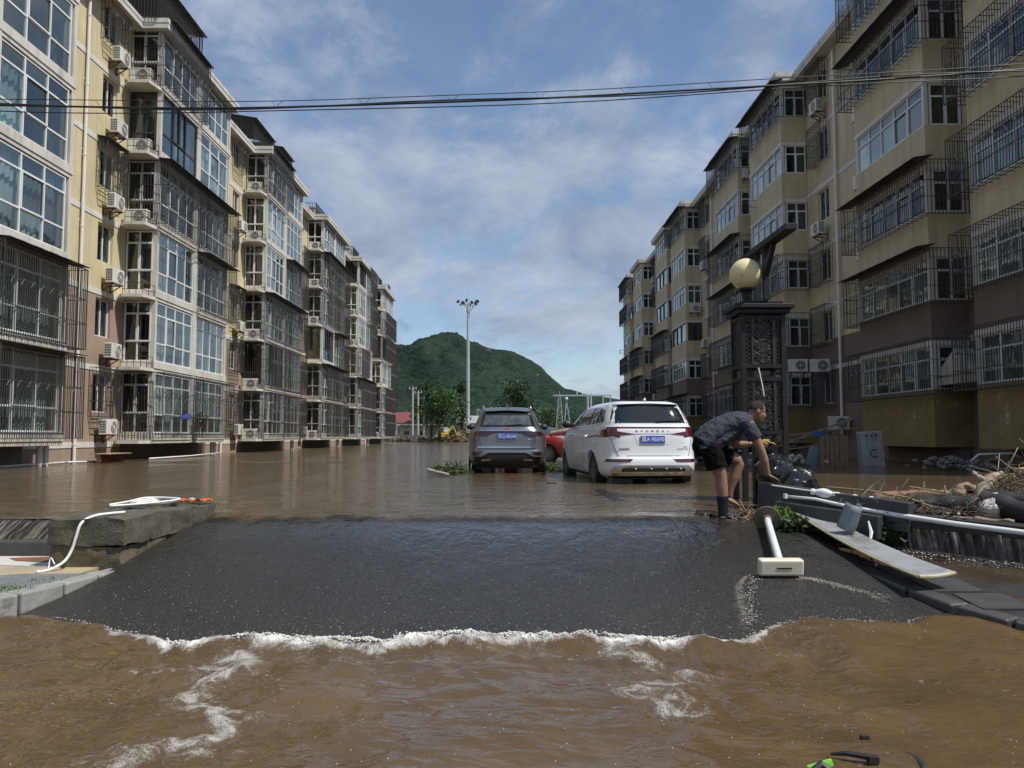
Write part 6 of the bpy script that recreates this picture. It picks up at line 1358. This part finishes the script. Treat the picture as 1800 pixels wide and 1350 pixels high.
# toppled sign post
sp_ = thing('toppled_post', 'toppled white post with a round base plate and a cream box head in the current', 'post', (2.6, 8.0, -.15)); OS = (-2.6, -8.0, .15)
pa, pb = Vector((2.745, 8.50, .02)), Vector((2.395, 7.10, -.205))
lath_along(pa, pb-pa, [(.001, -.01), (.135, -.012), (.14, 0), (.135, .012), (.05, .016), (.04, .06), (.001, .06)], M['mossy2'], sp_, OS, 'base_plate', 24)
for x in (.0,): pass
MB().tube([pa, pb], .035, 14).build('shaft', M['pvc'], sp_, OS, True)
hm_ = Matrix.Rotation(R(8), 3, 'X'); hc = Vector((2.365, 6.99, -.235))
hd = bevel(MB().obox(hc, (.385, .09, .145), hm_).build('box_head', M['creamp'], sp_, OS), .02, 3); MB().obox(hc+hm_ @ Vector((.02, -.046, .0)), (.13, .006, .012), hm_).build('slot', M['black'], hd)
# logs, roots, planks
def log(name, label, pts, rs, mtl, n=12):
    m = MB().tube(pts, rs, n)
    for i, v in enumerate(m.v):
        q = Vector(v); m.v[i] = tuple(q+Vector((fbm(q.x*9, q.y*9, q.z*9), fbm(q.x*9+5, q.y*9, q.z*9), fbm(q.x*9, q.y*9+7, q.z*9)))*.022+Vector((fbm(q.x*30, q.y*30, q.z*30), fbm(q.x*30+5, q.y*30, q.z*30), fbm(q.x*30, q.y*30+7, q.z*30)))*.007)
    return tag(m.build(name, mtl, smooth='all'), label, 'log')
def sub(p, k=9):
    P = [Vector(x) for x in p]; o = []
    for a, b_ in zip(P, P[1:]): o += [a.lerp(b_, t) for t in np.linspace(0, 1, k, endpoint=False)]
    return o+[P[-1]]
def lg(name, label, p, r0, r1, mtl):
    S_ = smooth_path(p, 9); log(name, label, S_, list(np.linspace(r0, r1, len(S_))), mtl)
lg('log', 'smooth reddish log lying in front of the upper water', [(4.1, 9.0, .20), (4.6, 9.1, .24), (5.05, 9.15, .24)], .055, .035, mat('red_wood', (.22, .11, .06), .7, var=.3, vscale=7, bump=.3))
lg('log', 'bleached forked root standing up in the debris', [(5.05, 8.55, .16), (5.12, 8.6, .36), (5.24, 8.65, .44), (5.38, 8.7, .47)], .075, .04, M['wood2'])
lg('log', 'grey stump end beside the bleached root', [(4.86, 8.65, .24), (5.0, 8.75, .33), (5.2, 8.9, .3)], .07, .05, M['wood'])
lg('log', 'stubby side root splitting from the bleached one', [(5.14, 8.6, .34), (5.1, 8.62, .44), (5.02, 8.64, .50)], .05, .025, M['wood2'])
lg('log', 'brown branch lying behind the pale root', [(5.2, 8.9, .18), (5.7, 8.95, .3), (6.3, 9.0, .45)], .05, .03, M['wood'])
lg('log', 'pale broken branch at the right edge of the debris', [(5.6, 8.8, .5), (6.0, 8.7, .56), (6.4, 8.6, .55)], .045, .03, M['wood2'])
lg('log', 'short dark log under the black duct', [(4.2, 8.35, .06), (4.6, 8.12, .06), (5.0, 7.9, .05)], .03, .024, M['wood'])
heap('twig_heap', 'tangle of dry reeds and twigs over the roots on the right', (5.75, 8.7, .10), .75, .45, .55, 420, M['straw'], 51, (.25, .7), (.003, .007))
heap('twig_heap', 'brown twigs strewn between the ducts and the water', (4.9, 8.62, .08), .95, .35, .16, 160, M['wood'], 52, (.2, .6), (.006, .016))
heap('twig_heap', 'dry reeds lying across the white baluster', (3.95, 8.45, .2), .45, .25, .12, 46, M['straw'], 53, (.2, .6), (.003, .005))
heap('twig_heap', 'muddy roots and litter at the barefoot man\'s feet', (2.78, 9.12, -.06), .38, .3, .12, 150, M['wood'], 54, (.1, .4), (.004, .012))
heap('twig_heap', 'dark silt-covered brush under the long stone beam', (3.15, 8.75, -.2), .4, .25, .25, 120, M['wood'], 55, (.2, .6), (.005, .014))
for i, (p, lb) in enumerate((([(4.28, 8.8, .22), (4.7, 8.75, .22), (4.95, 8.7, .21)], 'pale green reed stalk lying above the thick black duct'), ([(4.5, 8.95, .33), (4.85, 8.8, .27), (5.1, 8.6, .2)], 'bright green reed stalk slanting toward the bleached root'), ([(3.55, 8.9, .33), (3.9, 8.6, .31), (4.2, 8.4, .25), (4.35, 8.2, .17)], 'olive cane lying across the long stone beam'))):
    tag(MB().tube(sub(p), .009, 6).build('reed', mat('reed_green%d' % i, ((.35, .42, .16), (.16, .30, .04), (.25, .23, .10))[i], .6, var=.2)), lb, 'reed', 'loose reed stalks')
o = MB(); o.ell((4.86, 8.72, .26), (.05, .03, .03), 10); tag(o.build('green_bottle', mat('green_plastic', (.06, .40, .12), .35, var=.1), smooth='all'), 'bright green crushed plastic scrap in the debris', 'plastic')
pb_ = MB(); pb_.ell((5.0, 8.22, .15), (.16, .10, .11), 20); pb_.ell((4.88, 8.28, .11), (.13, .08, .06), 16); pb_.ell((5.02, 8.24, .24), (.07, .06, .06), 14)
for i, v in enumerate(pb_.v): q = Vector(v); pb_.v[i] = tuple(q+Vector((mnoise.noise(q*16), mnoise.noise(q*16+Vector((5, 5, 5))), mnoise.noise(q*16+Vector((9, 1, 2)))))*.035)
tag(pb_.build('plastic_bag', mat('dirty_bag', (.45, .43, .39), .4, var=.3, vscale=9, spec=.6)), 'dirty white plastic bag caught between the black ducts', 'bag')
dm_ = MB(); rd_ = random.Random(90); M['deadleaf'] = leafmat('dead_leaf', (.035, .026, .017), (.12, .085, .045), .1)
for i in range(60):
    x = rd_.uniform(3.9, 6.4); y = 8.75-.28*(x-3.9)*.6+rd_.gauss(0, .2); leaves(dm_, (x, y, .09+.10*max(0, x-4.6)*rd_.random()), (.16, .12, .05), 26, .028, rd_)
tag(dm_.build('dead_leaves', M['deadleaf']), 'matted dead leaves and silt through the debris on the right', 'debris', kind='stuff')
heap('twig_heap', 'fine grey twigs spread along the whole debris line', (4.9, 8.5, .10), 1.3, .35, .22, 420, mat('grey_twig', (.13, .105, .08), .9, var=.4, vscale=9), 56, (.12, .5), (.002, .007))
heap('twig_heap', 'pale broken stalks sticking up behind the curved duct', (5.9, 8.9, .2), .6, .4, .5, 160, mat('pale_stalk', (.30, .25, .17), .8, var=.3, vscale=9), 57, (.3, .9), (.003, .006))
# leafy plants under the beam
def plant(label, c, r, n, sz, seed, mtl):
    rnd = random.Random(seed); t = thing('leafy_plant', label, 'plant', (c[0], c[1], c[2]-.15)); l = MB(); leaves(l, (0, 0, .15), r, n, sz, rnd); l.build('foliage', mtl, t); s_ = MB()
    for _ in range(9): a = rnd.uniform(0, 6.28); s_.tube([(0, 0, 0), (r[0]*.4*math.cos(a), r[1]*.4*math.sin(a), .12), (r[0]*.8*math.cos(a), r[1]*.8*math.sin(a), .15+r[2]*rnd.uniform(-.6, .8))], .005, 4)
    s_.build('stem', M['weed'], t)
plant('glossy green leaves growing below the stone beam by the toppled post', (2.93, 8.66, .02), (.16, .12, .13), 150, .045, 61, M['weed']); plant('broad dark leaves between the toppled post and the board', (3.03, 8.45, -.08), (.18, .14, .14), 120, .06, 62, M['leafB']); plant('long leaves hanging under the steel rail by the falling water', (3.85, 8.18, -.08), (.2, .1, .18), 150, .06, 63, M['leafC']); plant('dark creeping leaves at the wall foot beside the board', (3.3, 8.3, -.2), (.2, .15, .10), 120, .05, 64, M['leafB'])
# spouts of water
for i, (x, y, lb) in enumerate(((4.22, 7.60, 'left thin spout of water falling from the rail'), (4.52, 7.40, 'right thin spout of water falling from the rail'))):
    m = MB().tube([(x, y, -.02), (x-.01, y-.05, -.10), (x-.02, y-.09, -.22), (x-.03, y-.10, -.31)], [.022, .018, .016, .010], 10)
    for k, v in enumerate(m.v): q = Vector(v); m.v[k] = tuple(q+Vector((mnoise.noise(q*40), mnoise.noise(q*40+Vector((5, 5, 5))), 0))*.006)
    tag(m.build('water_spout', M['fall'], smooth='all'), lb, 'water', 'water spouts')
# wake round the toppled head
rw_ = random.Random(77)
m_, t_, N_, L_ = nmat('aerated_water'); o_ = N_('ShaderNodeOutputMaterial'); p_ = N_('ShaderNodeBsdfPrincipled'); p_.inputs['Roughness'].default_value = .2; p_.inputs['Base Color'].default_value = (.26, .235, .20, 1); g_ = N_('ShaderNodeNewGeometry'); n_ = N_('ShaderNodeTexNoise', i_Scale=24., i_Detail=7., i_Roughness=.7); L_(g_.outputs['Position'], n_.inputs['Vector'])
fa_ = N_('ShaderNodeAttribute'); fa_.attribute_name = 'foam'; ad_ = N_('ShaderNodeMath', operation='ADD'); L_(n_.outputs[0], ad_.inputs[0]); L_(fa_.outputs['Fac'], ad_.inputs[1]); mr_ = N_('ShaderNodeMapRange'); L_(ad_.outputs[0], mr_.inputs[0]); mr_.inputs[1].default_value = .62; mr_.inputs[2].default_value = 1.1; tr_ = N_('ShaderNodeBsdfTransparent'); ms_ = N_('ShaderNodeMixShader'); L_(mr_.outputs[0], ms_.inputs[0]); L_(tr_.outputs[0], ms_.inputs[1]); L_(p_.outputs[0], ms_.inputs[2]); L_(ms_.outputs[0], o_.inputs[0]); M['wake'] = m_
def wave(path, wd, hh, label):
    P = smooth_path([(x, y, ramp_z(y)) for x, y in path], 14); n = len(P)
    def f(u, v):
        i = min(n-1, round(u*(n-1))); p = P[i]; d = (P[min(n-1, i+1)]-P[max(0, i-1)]).normalized(); s = Vector((d.y, -d.x, 0)).normalized(); k = (v-.5)*2; e = min(1, u*8)*(1-u**3*.8)
        q = p+s*k*wd*(.5+.7*u)*(1+.3*fbm(u*7, 3)); return (q.x, q.y, ramp_z(q.y)-.006+hh*e*math.exp(-(k*1.7)**2)*(1+.5*fbm(q.x*9, q.y*9))+.010*e*mnoise.noise(Vector((q.x*30, q.y*30, 2)))*(1-k*k))
    o = MB().grid(f, n-1, 20).build('wake', M['wake'], smooth='all'); a = o.data.attributes.new('foam', 'FLOAT', 'POINT')
    val = []
    for i in range(n):
        for j in range(21): k = (j/20-.5)*2; val.append(.45*math.exp(-((k-.2)*2)**2)*(1-.5*i/n))
    if len(a.data) == len(val): a.data.foreach_set('value', val)
    tag(o, label, 'water', kind='stuff')
wave([(2.30, 7.02), (2.10, 6.98), (1.97, 6.8), (1.88, 6.5), (1.80, 6.1), (1.74, 5.85)], .10, .035, 'ragged bow wave curling round the left of the cream box head')
wave([(2.45, 6.96), (2.62, 6.93), (2.78, 6.8), (2.95, 6.6), (3.05, 6.35)], .09, .025, 'low bow wave trailing off right of the cream box head')
fm = MB()
for i in range(420):
    if i < 260: t = rw_.random(); x = 2.2-.42*t**.7+rw_.gauss(0, .03); y = 7.03-1.1*t
    else: t = rw_.random(); x = 2.55+.5*t+rw_.gauss(0, .03+.03*t); y = 6.95-.5*t
    bub(fm, (x, y, ramp_z(y)+.008+.02*rw_.random()), rw_.uniform(.0015, .004), (1.4, 1.5, .7))
tag(fm.build('foam', M['foam'], smooth='all'), 'specks of foam in the wake of the cream box head', 'foam', kind='stuff')

# ------------------------------------------------------------------ hose, rag and grass on the block
M['hose'] = mat('white_hose', (.74, .74, .72), .4, var=.06, vscale=5)
hs = MB()
for k in range(4):
    hs.tube(smooth_path([(-4.18+.02*k, 8.50-.06*k, .152+.012*k), (-4.05, 8.72-.05*k, .158+.014*k), (-3.92-.03*k, 8.95, .165+.016*k), (-3.78+.04*k, 9.08-.05*k, .175+.01*k), (-3.72+.02*k, 8.90-.05*k, .16+.012*k), (-3.85, 8.62-.04*k, .155+.01*k), (-4.02-.03*k, 8.42-.04*k, .152+.008*k)]), .011, 8)
h2 = MB(); h2.tube(smooth_path([(-3.74, 7.86, .156), (-3.80, 7.72, .158), (-3.88, 7.56, .15), (-3.93, 7.43, .10), (-3.96, 7.40, -.02), (-3.99, 7.39, -.14), (-4.03, 7.34, -.24), (-4.10, 7.24, -.295), (-4.16, 7.14, -.30)], 6), .0135, 8)
h2.tube(smooth_path([(-4.07, 7.26, -.25), (-4.13, 7.3, -.2), (-4.13, 7.27, -.29), (-4.10, 7.2, -.30)], 4), .006, 6)
tag(hs.build('white_hose', M['hose'], smooth='all'), 'loose coils of white hose lying on the concrete block', 'hose', 'white hoses')
tag(h2.build('white_hose', M['hose'], smooth='all'), 'white hose end hanging down the front of the concrete block', 'hose', 'white hoses')
rg = MB(); rg.grid(lambda u, v: (-3.78+.42*u, 9.02+.14*v+.03*math.sin(u*9), .165+.04*abs(math.sin(u*11+v*3))*(.4+.6*fbm(u*5, v*5))+.015*fbm(u*12, v*12)), 40, 14)
tag(rg.build('orange_rag', mat('orange_cloth', (.55, .11, .03), .8, var=.2, vscale=9), smooth='all'), 'crumpled orange rag lying behind the coiled hose', 'rag')
rg = MB(); rg.ell((-3.56, 9.05, .185), (.04, .03, .02), 8); tag(rg.build('grey_rag', M['conc_g'], smooth='all'), 'small grey rag bunched on top of the orange one', 'rag')
gr = MB(); rr_ = random.Random(14)
def tuft(mb, c, r, n, h):
    for _ in range(n):
        p = Vector((c[0]+rr_.gauss(0, r), c[1]+rr_.gauss(0, r*.6), c[2])); d = Vector((rr_.gauss(0, .5), rr_.gauss(0, .5), 1)).normalized()*h*rr_.uniform(.5, 1.2); s_ = Vector((rr_.gauss(0, 1), rr_.gauss(0, 1), 0)).normalized()*.004; mb.add([p-s_, p+s_, p+d*.6+s_*.6, p+d+Vector((d.x, d.y, -.02))*.4, p+d*.6-s_*.6], [(0, 1, 2, 3, 4)])
for c, n in (((-3.85, 8.9, .14), 130), ((-3.55, 9.0, .14), 90), ((-4.1, 8.6, .14), 60), ((-3.38, 9.25, .1), 40)): tuft(gr, c, .1, n, .05)
for c, n in (((-3.95, 6.35, -.30), 90), ((-4.05, 6.15, -.30), 60), ((-4.6, 6.9, -.30), 30), ((-3.88, 6.75, -.3), 20)): tuft(gr, c, .10, n, .04)
tag(gr.build('grass_tufts', M['weed']), 'small grass tufts on the block and along the left kerb', 'grass', kind='stuff')

# ------------------------------------------------------------------ sunken bicycle in the foreground
bk = thing('sunken_bicycle', 'drowned bicycle whose dark wheel and green guard break the brown water at bottom right', 'bicycle', (1.6, 3.72, -.6)); BO = (-1.6, -3.72, .6)
wc = Vector((1.62, 3.70, -.632)); ang = np.linspace(0, 2*math.pi, 49)
MB().tube([(wc.x+.245*math.cos(a), wc.y+.235*math.sin(a), wc.z+.020+.034*math.cos(a-.45)) for a in ang], .022, 8, False).build('tyre', M['tyre'], bk, BO, 'all')
MB().tube([(wc.x+.215*math.cos(a), wc.y+.205*math.sin(a), wc.z+.0+.02*math.cos(a-.45)) for a in ang], .008, 6, False).build('rim', M['rim'], bk, BO)
MB().tube([(1.49, 3.775, -.567), (1.55, 3.745, -.552), (1.64, 3.70, -.552)], [.006, .012, .014], 8).build('crank', M['black'], bk, BO); MB().obox((1.65, 3.695, -.56), (.045, .035, .03)).build('hub', M['black'], bk, BO)
bevel(MB().obox((1.72, 3.935, -.553), (.045, .02, .03)).build('pedal', M['black'], bk, BO), .005)
o = MB().grid(lambda u, v: (1.335+.10*u, 3.66-.06*u+.06*v, -.55+.02*math.sin(math.pi*v)-.06*(1-u)), 10, 6).build('guard', mat('lime_plastic', (.25, .75, .06), .35, var=.05), bk, BO, 'all'); MB().tube([(1.33, 3.585, -.575), (1.38, 3.60, -.545), (1.42, 3.58, -.575)], .02, 8).build('handlebar_grip', M['black'], bk, BO)

# ------------------------------------------------------------------ junk along the foot of the right block
wm = thing('washing_machine', 'tilted shade-darkened white washing machine with a letter C painted on it under the right block', 'washing machine', (11.0, 24.1, -.05), R(-12)); wm.rotation_euler = (R(2), R(-4), R(-14))
bevel(MB().box(-.32, .32, -.3, .3, -.1, 1.08).build('cabinet', mat('dirty_shaded_enamel', (.27, .28, .28), .5, var=.3, vscale=4, streak=((.12, .1, .07), .7)), wm), .03); put(text_mesh('C', .36, M['black']), 'lettering', wm, (.02, -.303, .42))  # white enamel greyed to put deep shade into its colour, plus dirt streaks
for x in (-.14, .0, .14): MB().lathe([(.035, 0), (.035, .02), (.001, .025)], 10, Matrix.Rotation(R(90), 4, 'X')).build('knob', M['black'], wm, (x, -.3, .97))
cr_ = thing('wooden_crate', 'slatted wooden crate leaning beside the washing machine', 'crate', (9.9, 24.2, -.1), R(12))
for x in np.linspace(-.4, .4, 6): MB().box(x-.055, x+.055, -.02, .02, 0, 1.0).build('slat', M['wood'], cr_)
for z in (.15, .5, .85): MB().box(-.48, .48, .021, .06, z-.05, z+.05).build('batten', M['wood'], cr_)
tag(bevel(MB().obox((9.3, 24.3, .28), (.34, .08, .62), Matrix.Rotation(R(16), 3, 'Y')).build('blue_tub', mat('shaded_blue_plastic', (.13, .18, .21), .5, var=.3)), .03), 'pale blue plastic panel leaning left of the wooden crate', 'panel'); tag(bevel(MB().obox((9.6, 24.6, .95), (.34, .3, .2)).build('blue_box', mat('blue_plastic', (.025, .09, .22), .5, var=.1)), .02), 'small blue plastic box on top of the wooden crate', 'box')  # panel's pale blue darkened, deep shade put into the colour
for i, (a, b_, lb) in enumerate((((5.6, 26, .55), (11.2, 25.5, 1.15), 'longest dark plank sloping along the foot of the right block'), ((6.2, 26.4, .4), (10.9, 25.8, .95), 'lower dark plank lying beside the longest one'), ((8.5, 25.6, .5), (11.0, 25.4, 1.45), 'steep dark plank propped against the right block'), ((7.8, 25.9, .3), (10.6, 25.2, .7), 'thin dark plank in front of the others'))): tag(MB().beam(a, b_, .14, .05).build('plank', M['wood']), lb, 'plank', 'planks under the right block')
def litter(name, label, c, r, n, seed, mtl, s0, s1):
    rnd = random.Random(seed); m = MB()
    for _ in range(n):
        p = Vector((c[0]+rnd.gauss(0, r[0]), c[1]+rnd.gauss(0, r[1]), c[2]+abs(rnd.gauss(0, r[2])))); b0_ = len(m.v); q = rnd.uniform(s0, s1); m.ell(p, (q, q*rnd.uniform(.4, 1), q*rnd.uniform(.3, .8)), 7)
        for k in range(b0_, len(m.v)): v = Vector(m.v[k]); m.v[k] = tuple(v+Vector((mnoise.noise(v*23), mnoise.noise(v*23+Vector((7, 7, 7))), mnoise.noise(v*23+Vector((3, 1, 8)))))*q*.6)
    return tag(m.build(name, mtl), label, 'litter', kind='stuff')
M['pale_l'] = mat('pale_litter', (.45, .45, .43), .5, var=.5, vscale=5); litter('litter_heap', 'pale plastic litter floating left of the wooden crate', (7.4, 24.2, .08), (.8, .4, .16), 110, 71, M['pale_l'], .05, .13); litter('litter_heap', 'dark rubbish heap behind the gate pillar by the right block', (6.6, 25.6, .2), (1.0, .5, .35), 130, 72, M['ptrim'], .12, .3); litter('litter_heap', 'small wreckage heap in the water under the near bay', (12.0, 20.9, .05), (.7, .3, .12), 70, 73, mat('mixed_litter', (.16, .15, .14), .5, var=.6, vscale=6), .05, .14)
tag(MB().tube([(11.8, 20.6, .1), (12.1, 20.5, .42), (12.9, 20.4, .45), (13.2, 20.4, .3)], .03, 6).build('bent_tube', M['galv'], smooth='all'), 'bent pale metal tube rising from the wreckage under the near bay', 'tube')
place_ac((13.9, 33.5, 1.1), R(-105), 'air conditioner standing in a frame at the foot of the right block by the drainpipe', 'air conditioners on the right block'); place_ac((13.75, 35.0, 3.75), R(-100), 'right one of two air conditioners low on the recess wall beside the gate pillar', 'air conditioners on the right block'); place_ac((12.95, 35.4, 3.75), R(-100), 'left one of two air conditioners low on the recess wall beside the gate pillar', 'air conditioners on the right block')
place_ac((9.1, 45.5, .45), R(-92), 'air conditioner standing low behind the right rear corner of the white car', 'air conditioners on the right block')
pp_ = thing('potted_plant', 'green potted plant standing inside the ground-floor grille of the left block', 'plant', (-13.42, 34.9, 1.22)); l_ = MB(); leaves(l_, (0, 0, .42), (.3, .34, .26), 170, .07, random.Random(5)); l_.build('foliage', M['leafC'], pp_); MB().lathe([(.001, 0), (.10, 0), (.14, .22), (.12, .22), (.001, .2)], 12).build('pot', mat('clay_pot', (.25, .10, .06), .8, var=.2), pp_)
tag(MB().grid(lambda u, v: (-13.35+.03*math.sin(u*14), 32.6+1.0*u, 1.62+.16*v-.05*math.sin(u*7)+.02*v), 20, 3).build('blue_cloth', mat('blue_cloth', (.05, .07, .32), .8, var=.2), smooth='all'), 'blue cloth hung inside the ground-floor grille of the left block', 'cloth')
# brick stack at the left block, scraps floating
bs = thing('brick_stack', 'low stack of dark red bricks in the water under the left downpipe', 'brick stack', (-13.9, 27.2, -.1)); brk = MB().box(-.11, .11, -.05, .05, 0, .06).mesh('brick', mat('red_brick', (.17, .06, .04), .85, var=.4, vscale=5, bump=.3)); rbk = random.Random(2)
for i in range(7):
    for j in range(6): put(brk, 'brick', bs, (.4+rbk.uniform(-.03, .03), -.7+i*.24, j*.063), (0, 0, R(90+rbk.uniform(-6, 6))))
MB().box(.1, .7, -.8, .9, .385, .41).build('cover_board', M['wood2'], bs)
tag(MB().tube([(-14.6, 18., .03), (-14.3, 23, .03), (-14., 25.5, .06), (-13.8, 28, .02)], .035, 8).build('drain_pipe', M['pvc'], smooth='all'), 'thin white pipe floating along the near foot of the left block', 'pipe'); tag(MB().tube([(-13.7, 30.6, .03), (-13.5, 34, .05), (-13.3, 37.2, .12)], .03, 8).build('drain_pipe', M['pvc'], smooth='all'), 'white pipe floating under the second balcony stack', 'pipe')
tag(bevel(MB().obox((.83, 15.2, .012), (.16, .1, .03), Matrix.Rotation(R(20), 3, 'Z')).build('brick_scrap', M['rust']), .01), 'reddish scrap floating between the two cars', 'scrap')
heap('twig_heap', 'weeds and driftwood caught at the left wheel of the grey car', (-1.35, 19.0, .0), .5, .6, .3, 90, M['leafC'], 81, (.2, .6), (.008, .02)); heap('twig_heap', 'weeds and litter caught between the two cars', (1.25, 20.5, .0), .5, .6, .18, 90, M['leafC'], 82, (.2, .6), (.008, .02))
tag(bevel(MB().obox((-1.55, 17.8, .1), (.5, .3, .03), Matrix.Rotation(R(14), 3, 'Y')).build('plank_scrap', M['wood2']), .006), 'pale plank scrap floating left of the grey car', 'plank')
lg('log', 'pale log lying across the bonnet of the red car', [(1.5, 28.3, .98), (1.95, 28.2, 1.06), (2.4, 28.2, 1.16)], .09, .07, M['wood2'])
